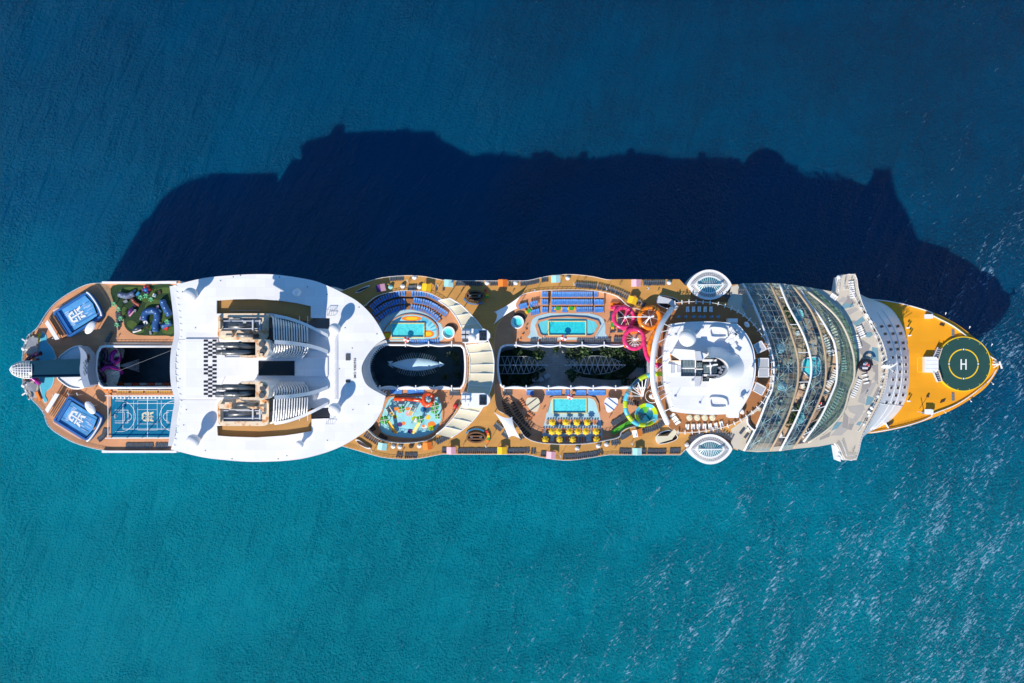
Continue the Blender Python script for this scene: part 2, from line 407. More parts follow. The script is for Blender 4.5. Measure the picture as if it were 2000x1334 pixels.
# hull
def hull():
    c = -9.1
    def ring(z, hb, bow, stern, fl):
        up = [(1690, 582), (1730, 588), (1775, 596), (1820, 609), (1870, 634), (1915, 668), (1940, 694), (1950, 713)]
        bowp = [W(p[0], p[1], ZB) for p in up]; out = []
        for p in bowp: out.append(Vector((p.x - (p.x - 130) * (1 - bow) if p.x > 130 else p.x, c + (p.y - c) * fl, z)))
        lo = [Vector((p.x, 2 * c - p.y, z)) for p in out[:-1]][::-1]
        st = [Vector((x, c + s * y * hb / 26, z)) for x, y, s in ((-150, 26, -1), (-163, 24.5, -1), (-172, 20, -1), (-176 + stern, 12, -1), (-176 + stern, 12, 1), (-172, 20, 1), (-163, 24.5, 1), (-150, 26, 1))]
        return st[::-1] if False else [Vector((-150, c + hb, z))] + out + lo + [Vector((-150, c - hb, z))] + st[1:-1]
    return [ring(-2, 22, .72, 6, .62), ring(4, 24, .80, 4, .74), ring(12, 25.5, .9, 2, .9), ring(ZB - .02, 26.2, 1, 0, 1)]
mb = MB(); mb.loft(hull(), closed=True); mb.build('hull', HULLW, ship)
# bow deck, its bulwark and the yellow ledge outside it
bow_o = spl([(1672, 588), (1700, 584.5), (1735, 589), (1775, 596), (1820, 609), (1870, 634), (1912, 667), (1938, 693), (1948, 705), (1951, 714), (1946, 728), (1925, 757), (1890, 783), (1850, 805), (1800, 824), (1750, 838), (1700, 846.5), (1672, 845)], 5)
mb = MB(); mb.prism(WP(bow_o, ZB), ZB, ZB - 1.2, mi=0, ms=1); bowdeck = mb.build('bow_deck', [YELLOW, HULLW], ship)
bl_u = spl([(1690, 583.5), (1735, 588.5), (1775, 597), (1818, 610.5), (1820, 616), (1862, 638), (1900, 668), (1930, 694), (1944, 703)], 5)
bl_l = spl([(1944, 722), (1930, 743), (1895, 772), (1860, 793), (1820, 808.5), (1818, 813), (1790, 825), (1745, 837), (1700, 845)], 5)
for pts in (bl_u, bl_l):
    P = WP(pts, ZB + .03); mb = MB()
    for a, b in zip(P, P[1:]): mb.bar(a + Vector((0, 0, .45)), b + Vector((0, 0, .45)), .28, .9)
    mb.build('bulwark', WHITE2, ship)
# forward house front: slopes from the bridge deck down to the bow deck
ftop = [(1676, 572), (1688, 604), (1708, 637), (1724, 670), (1734, 703), (1735.5, 730), (1730, 757), (1719, 789), (1703, 820), (1688, 846), (1680, 862)]
fbot = [(1690, 580), (1728, 594), (1750, 614), (1766, 645), (1774, 680), (1776.5, 714), (1775, 752), (1768, 783), (1752, 808), (1728, 829), (1690, 847)]
ft, fb = resample(spl(ftop, 6), 53), resample(spl(fbot, 6), 53)
rows = 8
rings = [[W(*(a.lerp(b, i / rows)), (ZF - .6) + (ZB - ZF + .6) * (i / rows)) for a, b in zip(ft, fb)] for i in range(rows + 1)]
mb = MB(); mb.loft([r for r in rings]); front = mb.build('house_front', WHITE2, ship)
def front_pt(u, t, off=0.0):              # u along the arc 0..1, t down the slope 0..1
    a, b = at_t(ft, u), at_t(fb, u); p = W(*a.lerp(b, t), (ZF - .6) + (ZB - ZF + .6) * t); n = Vector((.55, 0, .83)); return p + n * off
for t in (.40, .64):                       # storey ledges
    mb = MB(); mb.tube([front_pt(u / 40, t, .1) for u in range(6, 38)], .16, 4); mb.build('ledge', WHITE2, front)
for u in (.735,):
    mb = MB(); mb.tube([front_pt(u, t / 8, .05) for t in range(9)], .14, 4); mb.build('ledge', WHITE2, front)
wys = [637, 652, 669, 682, 698, 712, 726, 742, 757, 772, 787]
for wy in wys:
    for t in (.24, .53, .82):
        u = min(range(0, 201), key=lambda k: abs(at_t(ft, k / 200).lerp(at_t(fb, k / 200), t).y - wy)) / 200
        mb = MB(); q = [front_pt(u + du, t + dt, .07) for du, dt in ((-.0085, -.066), (-.0085, .066), (.0085, .066), (.0085, -.066))]
        mb.slab(q, .12, 0); w = mb.build('window', WINDOW, front)
        mb = MB(); mb.bar(q[0], q[3], .16); mb.bar(q[1], q[2], .16); mb.bar(q[0], q[1], .1); mb.bar(q[3], q[2], .1)
        # frame stays with its window
        o = mb.build('window_frame', WHITE2, front)
# forward deck (bridge deck and solarium floor level) with the two bridge wings
fwd = [(1437, 557), (1450, 553.5), (1500, 553), (1530, 554), (1560, 558), (1592, 563), (1632, 571), (1641, 537), (1671, 534.5), (1676, 560), (1684, 590), (1700, 624), (1718, 655), (1729, 683), (1735, 714), (1734, 738), (1727, 766), (1715, 796), (1700, 824), (1688, 846), (1681, 866), (1673, 898.5), (1647, 899), (1638, 878), (1631, 866), (1600, 872), (1550, 877), (1524, 881), (1480, 883), (1452, 881), (1437, 875)]
mb = MB(); mb.prism(WP(fwd, ZF), ZF, ZF - 2.6, mi=0, ms=1, bottom=True); mb.build('forward_deck', [BEIGE, HULLW], ship)
body = [(1437, 562), (1600, 572), (1672, 590), (1700, 636), (1722, 690), (1722, 740), (1700, 800), (1672, 845), (1600, 866), (1437, 872)]
mb = MB(); mb.prism(WP(body, ZF - 2.5), ZF - 2.5, ZB - .5, mi=0); mb.build('forward_house', HULLW, ship)
# angular coloured patches laid on the forward deck
patches = [(TEALP, zz(1420, 520, [(1265, 400), (1370, 410), (1380, 435), (1260, 465), (1235, 450)])), (BEIGE2, zz(1420, 520, [(1255, 330), (1310, 350), (1270, 395), (1200, 385)])),
 (BEIGE2, zz(1420, 520, [(1385, 445), (1430, 470), (1330, 530), (1290, 480)])), (TEALP, zz(1420, 520, [(1470, 545), (1500, 590), (1400, 650), (1365, 620)])),
 (BEIGE3, zz(1420, 520, [(1345, 590), (1400, 590), (1365, 625), (1335, 620)])), (TEALP, zz(1420, 520, [(1510, 715), (1570, 715), (1585, 745), (1545, 775), (1490, 760)])),
 (BEIGE2, zz(1420, 520, [(1500, 600), (1560, 660), (1570, 715), (1505, 712), (1480, 650)])), (BEIGE3, zz(1420, 520, [(1460, 790), (1560, 860), (1500, 1000), (1440, 940), (1430, 860)])),
 (TEALP, zz(1420, 520, [(1575, 875), (1640, 890), (1645, 1040), (1560, 1000)])), (BEIGE3, zz(1420, 520, [(1560, 1080), (1640, 1060), (1640, 1290), (1600, 1240), (1610, 1160)])),
 (BEIGE2, zz(1420, 700, [(1560, 280), (1640, 230), (1560, 400), (1480, 420), (1440, 380)])), (BEIGE3, zz(1420, 700, [(1470, 250), (1570, 235), (1560, 300), (1450, 390)])),
 (TEALP, zz(1420, 700, [(1520, 400), (1600, 430), (1560, 500), (1500, 510)])), (BEIGE2, zz(1420, 700, [(1300, 520), (1480, 500), (1500, 560), (1400, 610), (1330, 580)])),
 (BEIGE3, zz(1420, 700, [(1270, 580), (1320, 640), (1310, 770), (1245, 745)])), (BEIGE2, zz(1420, 700, [(1385, 620), (1450, 560), (1480, 590), (1390, 700), (1365, 660)])),
 (BEIGE3, zz(1420, 700, [(1320, 705), (1380, 710), (1350, 780), (1310, 770)])), (TEALP, zz(1420, 700, [(1185, 690), (1255, 690), (1195, 760), (1125, 790)])),
 (BEIGE2, zz(1420, 700, [(1250, 745), (1310, 775), (1240, 835), (1120, 840), (1180, 775)])), (TEALP, zz(1420, 700, [(1420, 690), (1470, 680), (1440, 730), (1400, 720)])), (BEIGE3, zz(1420, 700, [(1010, 860), (1130, 790), (1110, 850), (1000, 890)])),
 (BEIGE3, zz(1420, 520, [(1430, 640), (1480, 680), (1495, 760), (1430, 770), (1400, 700)])),
 (BEIGE2, zz(1420, 520, [(1560, 560), (1620, 640), (1640, 760), (1590, 740), (1575, 690), (1520, 600)])), (BEIGE2, zz(1420, 520, [(1500, 1000), (1560, 1010), (1640, 1050), (1560, 1075), (1520, 1060)])), (BEIGE3, zz(1420, 520, [(1310, 310), (1400, 400), (1375, 410), (1270, 400)])),
 (BEIGE2, zz(1420, 700, [(1560, 130), (1640, 110), (1640, 225), (1570, 235), (1610, 160)])), (BEIGE3, zz(1420, 700, [(1580, 420), (1640, 300), (1660, 330), (1610, 430)])), (BEIGE2, zz(1420, 700, [(1330, 640), (1365, 660), (1385, 710), (1325, 700)])), (BEIGE2, zz(1420, 700, [(1195, 760), (1250, 700), (1245, 745), (1180, 775)])), (BEIGE2, zz(1420, 700, [(1440, 390), (1500, 430), (1500, 500), (1420, 470)])), (BEIGE2, zz(1420, 700, [(1480, 600), (1560, 510), (1600, 520), (1500, 640), (1440, 700)]))]
for i, (m, p) in enumerate(patches):
    mb = MB(); mb.sheet(WP(p, ZF + .006 + .004 * (i % 6)), ZF + .006 + .004 * (i % 6)); mb.build('deck_patch', m, ship)
# slatted wooden walk and railings on the forward deck edge
edge = spl([(1636, 570), (1643, 540), (1669, 537.5), (1674, 561), (1682, 591), (1698, 625), (1716, 656), (1727, 684), (1732.5, 714), (1731.5, 738), (1725, 765), (1713, 795), (1698, 823), (1686, 845), (1679, 865), (1671, 895.5), (1649, 896), (1640, 877), (1634, 867)], 2)
rail('railing', edge, ZF, post=1.0, r=.09)
inner = [(x - (12 if 1660 < x else 0), y) for x, y in spl([(1672, 566), (1690, 600), (1709, 632), (1724, 664), (1733, 697), (1735, 722), (1731, 750), (1719, 785), (1702, 818), (1688, 842)], 4)]
rail('railing', inner, ZF, post=1.2, r=.07)
rail('railing', [(1650, 544), (1646, 566), (1656, 566), (1662, 544)], ZF, post=.9, r=.07); rail('railing', [(1644, 862), (1652, 890), (1668, 890)], ZF, post=.9, r=.07)
# lower docking cabins of the bridge wings
for cy, s in ((557, 1), (884, -1)):
    mb = MB(); mb.prism(WP([(1631, cy + 13 * s), (1636, cy - 16 * s), (1642, cy - 18 * s), (1640, cy + 13 * s)], 37.6), 37.6, 33, mi=0, bottom=True); mb.build('wing_cabin', WHITE2, ship)

# pool deck with the two open atrium wells
pd_o = [(640, 578), (700, 557), (760, 545), (900, 551), (1030, 551), (1110, 540), (1190, 549), (1320, 549), (1345, 560), (1437, 560), (1442, 874), (1345, 874), (1322, 885), (1190, 885), (1110, 895), (1030, 885), (900, 885), (780, 893), (700, 878), (640, 855)]
well1 = spl([(733, 677), (741, 673.5), (800, 673.5), (890, 674), (902, 677), (907, 686), (909, 716), (907, 744), (901, 756), (890, 758.5), (800, 758.5), (742, 758.5), (732, 753), (724, 736), (720.5, 716), (724, 694)], 3, True)
well2 = spl([(986, 675), (1010, 674), (1100, 674), (1200, 674), (1258, 674.5), (1264, 680), (1266, 716), (1264, 752), (1256, 757), (1200, 757.5), (1100, 757.5), (1000, 757.5), (984, 756), (977, 748), (972, 716), (976, 684)], 3, True)
mb = MB(); mb.prism(WP(pd_o, ZP), ZP, 19, [WP(well1, ZP), WP(well2, ZP)], 0, 1, hs=2)
mb.build('pool_deck', [PEACH, HULLW, PITW], ship)
mb = MB(); mb.sheet([(-12, -36), (62, -36), (62, 18), (-12, 18)], 29.5); mb.build('atrium_floor', PAVE, ship)
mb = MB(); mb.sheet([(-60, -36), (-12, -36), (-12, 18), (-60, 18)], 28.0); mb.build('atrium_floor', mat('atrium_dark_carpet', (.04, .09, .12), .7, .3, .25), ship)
# raised rim deck (running track) round the pools, with its two openings
rim_o = spl([(655, 573), (671, 566), (710, 552), (746, 541.6), (791, 537.5), (827, 539), (863, 546)], 3) + spl([(890, 547.5), (940, 547.5), (1000, 547.5), (1030, 547), (1055, 541.6), (1077, 537.5), (1113, 535), (1156, 539), (1183, 545), (1200, 545.5)], 3) + \
    WP([], 0) + [Vector(p) for p in [(1327, 545.5), (1338, 557), (1349, 558.5), (1349, 590), (1428, 590), (1430, 556), (1441, 555), (1452, 600), (1452, 838), (1441, 880), (1430, 876), (1428, 845), (1349, 845), (1345, 874), (1340, 877), (1328, 889)]] + \
    spl([(1200, 889), (1188, 889), (1156, 894), (1120, 899), (1093, 899), (1055, 893.5), (1030, 888.6), (1000, 888)], 3) + spl([(880, 888), (861, 888), (818, 896), (782, 897), (746, 893.5), (710, 883.6), (680, 875), (655, 868)], 3)
open1 = spl([(682, 625), (697, 608), (714, 596), (737, 578.5), (772, 569.5), (800, 568), (836, 572), (872, 592), (897, 628), (906, 662), (912, 690), (914, 716), (911, 745), (905, 768), (892, 800), (872, 828), (852, 849), (836, 859), (809, 864), (782, 865), (757, 862), (735, 854), (718, 839), (697, 822), (682, 800)], 3, True)
open2 = spl([(1016, 578), (1041, 570), (1075, 567), (1138, 566.5), (1174, 570), (1206, 579), (1224, 596), (1246, 604), (1275, 606), (1300, 612), (1308, 640), (1308, 800), (1297, 822), (1275, 819), (1255, 830), (1228, 835), (1214, 843), (1208, 854), (1183, 860), (1147, 866), (1102, 867.5), (1052, 864), (1027, 854), (1018, 842), (1010, 830), (992, 812), (974, 802), (967, 780), (965, 716), (967, 650), (980, 622), (998, 598)], 3, True)
mb = MB(); mb.prism(WP(rim_o, ZR), ZR, ZP - .2, [WP(open1, ZR), WP(open2, ZR)], 0, 1, hs=2); mb.build('rim_deck', [TAN, WHITE, WHITE2], ship)
for part in (rim_o[2:19] + rim_o[19:46], rim_o[52:]):
    rail('railing', [(p[0], p[1] + (1.2 if p[1] < 700 else -1.2)) for p in part if p[0] < 1349], ZR, post=1.6, r=.075)
rail('railing', open1 + open1[:1], ZR, post=1.6, r=.085)
o2 = spl([(998, 598), (1016, 578), (1041, 570), (1075, 567), (1138, 566.5), (1174, 570), (1206, 579), (1224, 596), (1246, 604), (1275, 606)], 3)
rail('railing', o2, ZR, post=1.6, r=.085)
o3 = spl([(1300, 818), (1275, 819), (1255, 830), (1228, 835), (1214, 843), (1208, 854), (1183, 860), (1147, 866), (1102, 867.5), (1052, 864), (1027, 854), (1018, 842), (1010, 830), (992, 812), (974, 802)], 3)
rail('railing', o3, ZR, post=1.6, r=.085)
# white scalloped edges of the atrium wells
def well_edge(x0, x1, y, n, sgn, m=WHITE2):
    mb = MB(); xs = [x0 + (x1 - x0) * i / n for i in range(n + 1)]
    for a, b in zip(xs, xs[1:]):
        mb.tube([W(a + (b - a) * k / 8, y - sgn * 3.2 * math.sin(PI * k / 8), ZP + .9) for k in range(9)], .36, 6)
    for x in xs: mb.bar(W(x, y - 6, ZP + .9), W(x, y + 5, ZP + 1.1), .4, .5)
    mb.build('well_edge', m, ship)
well_edge(1008, 1266, 673.5, 6, -1); well_edge(984, 1246, 758.5, 6, 1); well_edge(792, 882, 672.5, 2, -1); well_edge(742, 882, 758.5, 4, 1)
for w_, a, b in ((well2, None, None), (well1, None, None)):
    mb = MB(); mb.tube(WP(w_ + w_[:1], ZP + .55), .42, 6); mb.build('well_rim', WHITE2, ship)
mb = MB()                                   # crescent fairing at the after end of the first well
a = spl([(753, 664), (733, 674), (719, 692), (708, 716), (712, 742), (724, 760), (752, 775)], 5); b = spl([(756, 668), (741, 677), (727, 694), (720, 716), (723, 740), (733, 756), (755, 771)], 5)
mb.loft([WP(a, 50), WP(b, ZP + 1.2)], sm=True); mb.build('atrium_fairing', WHITE2, ship)
mb = MB()
for i in range(1, len(a) - 1):
    p, q = W(*b[i], ZP + 1.2), W(b[i][0] + 3.4, b[i][1] * .9 + 71.6, ZP + .6); mb.bar(p, q, .25)
mb.tube(WP(b, ZP + 1.25), .22, 5); mb.build('fairing_ribs', WHITE2, ship)
# ---------------------------------------------------------------- aft deck with the open stern well
aft_o = spl([(352, 549), (260, 551), (200, 553), (172, 556), (140, 571), (110, 592), (92, 613), (75, 640), (58, 655), (50, 672), (46, 700), (46, 735), (50, 760), (60, 775), (85, 803), (97, 832), (125, 853), (158, 868), (205, 879), (260, 881), (352, 882)], 4)
well3 = [(352, 676), (205, 676), (197, 678), (191, 688), (187.5, 704), (187, 722), (190, 740), (196, 752), (203, 757), (352, 757)]
mb = MB(); mb.prism(WP(aft_o, ZA), ZA, 16, [WP(well3, ZA)], 0, 1, hs=2); mb.build('aft_deck', [PEACH, HULLW, PITW], ship)
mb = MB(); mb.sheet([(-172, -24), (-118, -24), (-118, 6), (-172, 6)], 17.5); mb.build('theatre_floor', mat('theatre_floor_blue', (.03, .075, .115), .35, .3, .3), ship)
blk_o = [(345, 553), (652, 560), (700, 600), (725, 660), (705, 716), (725, 775), (700, 835), (652, 872), (345, 878)]
slot_u = [(423, 587), (460, 584.5), (500, 584), (545, 587), (580, 592), (607, 598), (607, 621), (644, 621.5), (644, 642.5), (600, 640), (560, 618), (530, 612), (423, 612.5)]
slot_l = [(423.5, 832), (530, 826), (560, 821), (595, 806), (608, 797), (644, 796), (644, 817), (608.5, 818.5), (608.5, 842), (588, 846), (554, 851), (500, 854.5), (450, 853), (425, 851)]
mb = MB(); mb.prism(WP(blk_o, 46), 46, 16, mi=1, ms=1); mb.build('after_house', [BROWN, HULLW], ship)
mb = MB(); mb.sheet(WP([(420, 578), (608, 578), (608, 627), (420, 627)], ZT - 1.75), ZT - 1.75); mb.build('sports_deck', SPORT, ship)
mb = MB(); mb.sheet(WP([(420, 800), (608, 800), (608, 858), (420, 858)], ZT - 1.75), ZT - 1.75); mb.build('sports_deck', SPORT, ship)
aft_line = [(203, 757), (352, 757)]
rail('railing', aft_o, ZA, post=1.3, r=.08)
rail('railing', [(205, 670), (338, 670)], ZA, post=1.3, r=.08); rail('railing', [(230, 762), (338, 762)], ZA, post=1.3, r=.08)
mb = MB(); mb.tube(WP(well3, ZA + .7), .55, 6); mb.build('well_rim', WHITE2, ship)
for y in (552, 882): mb = MB(); mb.bar(W(200, y, ZA + .6), W(345, y, ZA + .6), .8, 1.1); mb.build('bulwark', WHITE2, ship)

# ---------------------------------------------------------------- the white after roof
roof_o = spl([(333.5, 559), (395.6, 543.5), (455, 537.5), (500, 535.5), (545, 537), (608, 547), (644, 560), (668.6, 572), (697, 588), (721, 610), (739, 635), (752.5, 661)], 5) + \
    spl([(735, 672), (719, 691), (706.5, 716), (710, 740), (721, 756), (753, 774)], 4)[0:] + \
    spl([(746, 801), (728, 830), (695.6, 855), (656.6, 876.5), (608, 892), (563, 899.5), (500, 902), (455, 900), (395.6, 893), (333.5, 878)], 5) + \
    spl([(343, 850), (350, 812), (353, 784), (346, 752), (344, 718), (346, 684), (353, 655), (350, 620), (341, 580)], 3)
mb = MB(); mb.prism(WP(roof_o, ZT), ZT, ZT - 1.0, [WP(slot_u, ZT), WP(slot_l, ZT)], 0, 0, bottom=True)
# inner walls of the two slots reach down to the sports deck
for sl in (slot_u, slot_l):
    P = WP(sl, ZT - 1.0); Q = [Vector((p.x, p.y, 46)) for p in P]; mb.loft([P, Q], 1, closed=True)
mb.build('after_roof', [WHITE, BROWN], ship)
# dropped lip along the after edge with its row of brackets
lo = spl([(331, 559), (337, 605), (340, 640), (339.5, 659), (334, 684), (332, 718), (334, 752), (340.5, 781), (336, 812), (328, 871)], 5)
hi = [(x + 11.0, y) for x, y in lo]
mb = MB(); mb.loft([WP(lo, ZT - 1.2), WP(hi, ZT - .3)], 0); mb.loft([WP(lo, ZT - 1.2), WP(lo, ZT - 2.0)], 0); mb.build('roof_lip', GREYW, ship)
me = None
for i, p in enumerate(resample(hi, 26)):
    q = W(p[0], p[1], ZT)
    if me is None:
        b = MB().slab([(0, 0, 0), (1.0, .1, .0), (1.0, .2, .0), (0, .2, .4)], .1); me = b.mesh('bracket', [WHITE2])
    share(me, 'bracket', ship, q)
# raised middle strip of the roof and the panels near the atrium
mb = MB(); mb.prism(WP([(362, 662), (425, 662), (425, 668), (440, 698), (640, 698), (640, 735), (440, 735), (425, 766), (425, 778), (362, 778)], ZT + .5), ZT + .5, ZT + .004, mi=0); mb.build('roof_step', WHITE, ship)
# hatches
def panel(name, x0, y0, x1, y1, z, h, m, parent=ship):
    mb = MB(); mb.prism([W(x0, y0, z), W(x0, y1, z), W(x1, y1, z), W(x1, y0, z)], z + h, z, mi=0); return mb.build(name, m, parent)
panel('skylight', 505, 705, 575.5, 733.5, ZT + .5, .25, SCREEN)
panel('hatch', 675.5, 691.5, 684, 704, ZT, .3, GREYD); panel('hatch', 675.5, 742.5, 684, 747, ZT, .3, BLACK)
# chequered strip of vent plates
me = MB().box((0, 0, 0), 8 * mpp(ZT), 4.0 * mpp(ZT), .12).mesh('vent_plate', [BLACK])
for r in range(28):
    y = 665.5 + r * 4.0
    for c in range(3):
        if (r + c) % 2 == 0 and not (700 < y < 712 and c == 1) and not (735 < y < 741 and c != 2):
            share(me, 'vent_plate', ship, W(402 + c * 8.5, y, ZT + .5))
# drains and small fittings on the roof plating
rd = random.Random(21); me = MB().cyl((0, 0, 0), .22, .08, 8).mesh('roof_drain', [GREYD])
for x, y in ((358, 570), (430, 548), (455, 541), (546, 541), (640, 575), (700, 600), (735, 652), (640, 690), (640, 735), (664, 720), (690, 680), (640, 860), (560, 890), (455, 896), (400, 880), (360, 830), (365, 800), (372, 700), (380, 640), (610, 700), (620, 715), (600, 560), (676, 640), (690, 800), (720, 790), (545, 896), (468, 538), (352, 740)): share(me, 'roof_drain', ship, W(x + rd.uniform(-2, 2), y, ZT))
for y in (663, 781): mb = MB(); mb.bar(W(348, y, ZT + .03), W(424, y, ZT + .03), .1, .06); mb.build('roof_seam', GREYM, ship)
# ladder-like gantry and rails on the roof
mb = MB()
for x in (650.5, 655.5): mb.bar(W(x, 650, ZT + 1), W(x, 786, ZT + 1), .12)
for i in range(34): mb.bar(W(650.5, 651 + i * 4, ZT + 1), W(655.5, 653.5 + i * 4, ZT + 1), .09)
for i in range(9): mb.bar(W(653, 652 + i * 16, ZT), W(653, 652 + i * 16, ZT + 1), .1)
mb.build('roof_gantry', WHITE2, ship)
mb = MB()
for cx, cy, s in ((648, 610, 1), (646, 822, -1)):
    for k in range(4): mb.bar(W(cx - 8 + k * 4, cy - 5, ZT + 1.4), W(cx - 9 + k * 4, cy + 6, ZT + 1.4), .1)
    for d in (-5, 6): mb.bar(W(cx - 9, cy + d, ZT + 1.4), W(cx + 6, cy + d, ZT + 1.4), .12)
    for d, e in ((-9, -5), (6, 6), (-9, 6), (6, -5)): mb.bar(W(cx + d, cy + e, ZT), W(cx + d, cy + e, ZT + 1.4), .1)
mb.build('access_ladder', GREYM, ship)
# the identification number painted on the roof
def text_part(name, body, px, py, z, size, rot, m, parent):
    cu = bpy.data.curves.new(name, 'FONT'); cu.body = body; cu.size = size; cu.align_x = 'CENTER'; cu.align_y = 'CENTER'; cu.extrude = .02; cu.offset = .025; cu.space_character = 1.08
    o = bpy.data.objects.new(name, cu); COL.objects.link(o); bpy.context.view_layer.update()
    me = bpy.data.meshes.new_from_object(o.evaluated_get(bpy.context.evaluated_depsgraph_get())); COL.objects.unlink(o); bpy.data.objects.remove(o)
    me.materials.clear(); me.materials.append(m); q = bpy.data.objects.new(name, me); COL.objects.link(q); q.parent = parent
    q.location = W(px, py, z) - WO[parent.name]; q.rotation_euler = (0, 0, rot); return q
text_part('roof_lettering', 'IMO 9383936', 693.5, 719, ZT + .03, 1.2, PI / 2, BLACK, ship)

# ---------------------------------------------------------------- two funnels
def funnel(s):                              # s = +1 the upper one in the picture, -1 the lower; mirrored about y = 722
    fy = (lambda y: y) if s > 0 else (lambda y: 1444 - y)
    def F(x, y, z): return W(x, fy(y), z)
    f = MB(); ring = rrect(475, 638, 50, 26, 11)
    f.prism([F(x, y, 57.5) for x, y in ring], 57.5, ZT - .5, [[F(x, y, 57.5) for x, y in rrect(474, 633, 38, 12, 1)]], 0, 0, hs=1)
    fun = f.build('funnel', [RUST, GREYM], ship)
    g = MB(); r2 = rrect(494, 681, 31, 18, 13); z2 = 73.5
    g.prism([F(x, y, z2) for x, y in r2], z2, ZT - .4, [[F(x, y, z2) for x, y in rrect(482, 681, 17, 13, 2)]], 0, 1, hs=2); g.build('funnel_top', [RUST, WHITE2, BLACK], fun)
    b = MB(); b.sheet([F(x, y, 69) for x, y in rrect(482, 681, 17.5, 13.5, 2)], 69, 0); b.build('funnel_well', BLACK, fun)
    b = MB(); b.sheet([F(x, y, 55.5) for x, y in rrect(474, 633, 38.5, 12.5, 1)], 55.5, 0); b.build('funnel_well', GREYW, fun)
    for (x0, y0, x1, y1, z0, z1, r) in ((500, 638, 446, 636, 56.8, 59.4, 1.05), (505, 656, 462, 654, 57.4, 59.6, .75), (503, 672, 421, 674, 70, 75, .95), (503, 675, 437, 674.5, 71, 75.4, .95),
        (503, 681, 453, 673, 70.5, 74.5, .8), (503, 685, 422, 688, 70, 75, .85), (503, 688, 434.5, 688, 71, 75.4, 1.0), (500, 680, 441, 681, 70, 74.5, .75), (503, 692, 450, 681.5, 70, 74.2, .7)):
        p = MB(); A, B = F(x0, y0, z0), F(x1, y1, z1); d = (B - A).normalized()
        p.tube([A, A.lerp(B, .5), B], r, 12, 0); e = MB(); e.tube([B - d * .25, B + d * .1], r * .9, 12, 1)
        p.tube([B + d * -.15, B + d * .02], r * .86, 12, 1); pp = p.build('exhaust_pipe', [PIPE, SOOT], fun)
    b = MB()
    for y in (627, 642): b.bar(F(437, y, 59.0), F(512, y, 59.0), .3, .5)
    for x in (494, 508): b.bar(F(x, 625, 59.4), F(x, 645, 59.4), .5, .8)
    b.build('pipe_frame', GREYW, fun)
    for x, y, w, d, h, z in ((443, 651, 24, 9, 1.6, 57.5), (430, 631, 4, 24, 1.2, 57.5), (511, 693, 7, 6, 1.2, z2), (449, 657, 13, 4, 2.2, 57.5)):
        b = MB(); b.box(F(x, y, z), w * mpp(z), d * mpp(z), h); b.build('casing_box', RUST, fun)
    for x, y in ((512, 672), (514, 686)): b = MB(); b.cyl(F(x, y, z2), 1.0, .8, 12); b.build('vent_cowl', GREYD, fun)
    # curved ribs of the two wind scoops, dark inside
    for k in range(14):
        x = 528 + k * 5.0; t = k / 13
        pts = [(x + 1, 617 + t * 15, 54.6), (x + 5, 620 + t * 15, 59 - t * 3), (x + 6.5, 634 + t * 9, 66 - t * 8), (x + 7, 650 + t * 6, 67 - t * 9), (x + 7.5, 664 + t * 4, 67 - t * 9.5)]
        r = MB(); P = [F(*p) for p in spl(pts, 4)]
        for a, c in zip(P, P[1:]): r.bar(a, c, .42, .55)
        r.build('scoop_rib', WHITE2, fun)
        pts = [(x + 6, 671 + t * 1.5, 70 - t * 12), (x + 8, 680 + t, 69.6 - t * 12), (x + 5, 690, 65 - t * 9), (x - 3, 698, 55)]
        r = MB(); P = [F(*p) for p in spl(pts, 4)]
        for a, c in zip(P, P[1:]): r.bar(a, c, .42, .55)
        r.build('scoop_rib', WHITE2, fun)
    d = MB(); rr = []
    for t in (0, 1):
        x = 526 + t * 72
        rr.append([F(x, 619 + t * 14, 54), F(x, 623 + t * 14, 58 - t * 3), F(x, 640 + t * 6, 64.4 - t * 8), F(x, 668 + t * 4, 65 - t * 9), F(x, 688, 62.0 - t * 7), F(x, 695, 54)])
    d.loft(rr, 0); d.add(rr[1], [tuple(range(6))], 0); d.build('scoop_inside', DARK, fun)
    # three blades: outer fin, web between, inner fin
    b = MB()
    def blade(top, bot, th):
        T, B = WP([(p[0], fy(p[1]), p[2]) for p in top], 0), WP([(p[0], fy(p[1]), p[2]) for p in bot], 0)
        off = Vector((0, -th * s, 0)); b.loft([B, T, [p + off for p in T], [p + off for p in B]], 0, sm=False)
    t1 = spl([(536, 614, 59), (560, 618, 58.8), (590, 628, 57.6), (618, 641, 56.6), (641, 653, 54.2)], 4)
    blade(t1, [(p[0], p[1] + .5, 53.4) for p in t1], 1.1)
    t2 = spl([(536, 664, 72.5), (565, 666, 68.5), (595, 670, 62), (620, 676, 57.6), (641, 684, 54.4)], 4)
    blade(t2, [(p[0], p[1] + .5, 53.4) for p in t2], 1.3)
    b.build('funnel_fin', WHITE2, fun)
funnel(1); funnel(-1)

# ---------------------------------------------------------------- radar and satellite domes
def dome(px, py, r, z, label, h=2.0, ped=True):
    c = W(px, py, z); t = thing('radome', label, 'radar dome', c, 'white radomes on the ship roofs')
    R = 1.1 * r * mpp(z + h); h *= 1.35
    b = MB(); n = 10; zc = h + R * .9
    b.lathe(c, [(R * math.cos(a), zc + R * math.sin(a)) for a in [-PI / 2 * .55 + (PI / 2 * 1.55) * i / n for i in range(n)]] + [(.02, zc + R)], 24); b.build('shell', WHITE2, t)
    b = MB(); b.lathe(c, [(R * .42, 0), (R * .40, h * .5), (R * .62, zc - R * .7)], 20); b.build('pedestal', WHITE2, t)
    return t
dome(382, 577, 12.5, ZT, 'white radome by the upper after corner of the white roof beside the mini golf', 2.6)
dome(584, 572, 7.2, ZT, 'small white radome inside the blue shadow near the upper edge of the white roof', 1.6)
dome(659, 643, 10.5, ZT, 'white radome at the end of the upper roof slot, near the amphitheatre', 2.6)
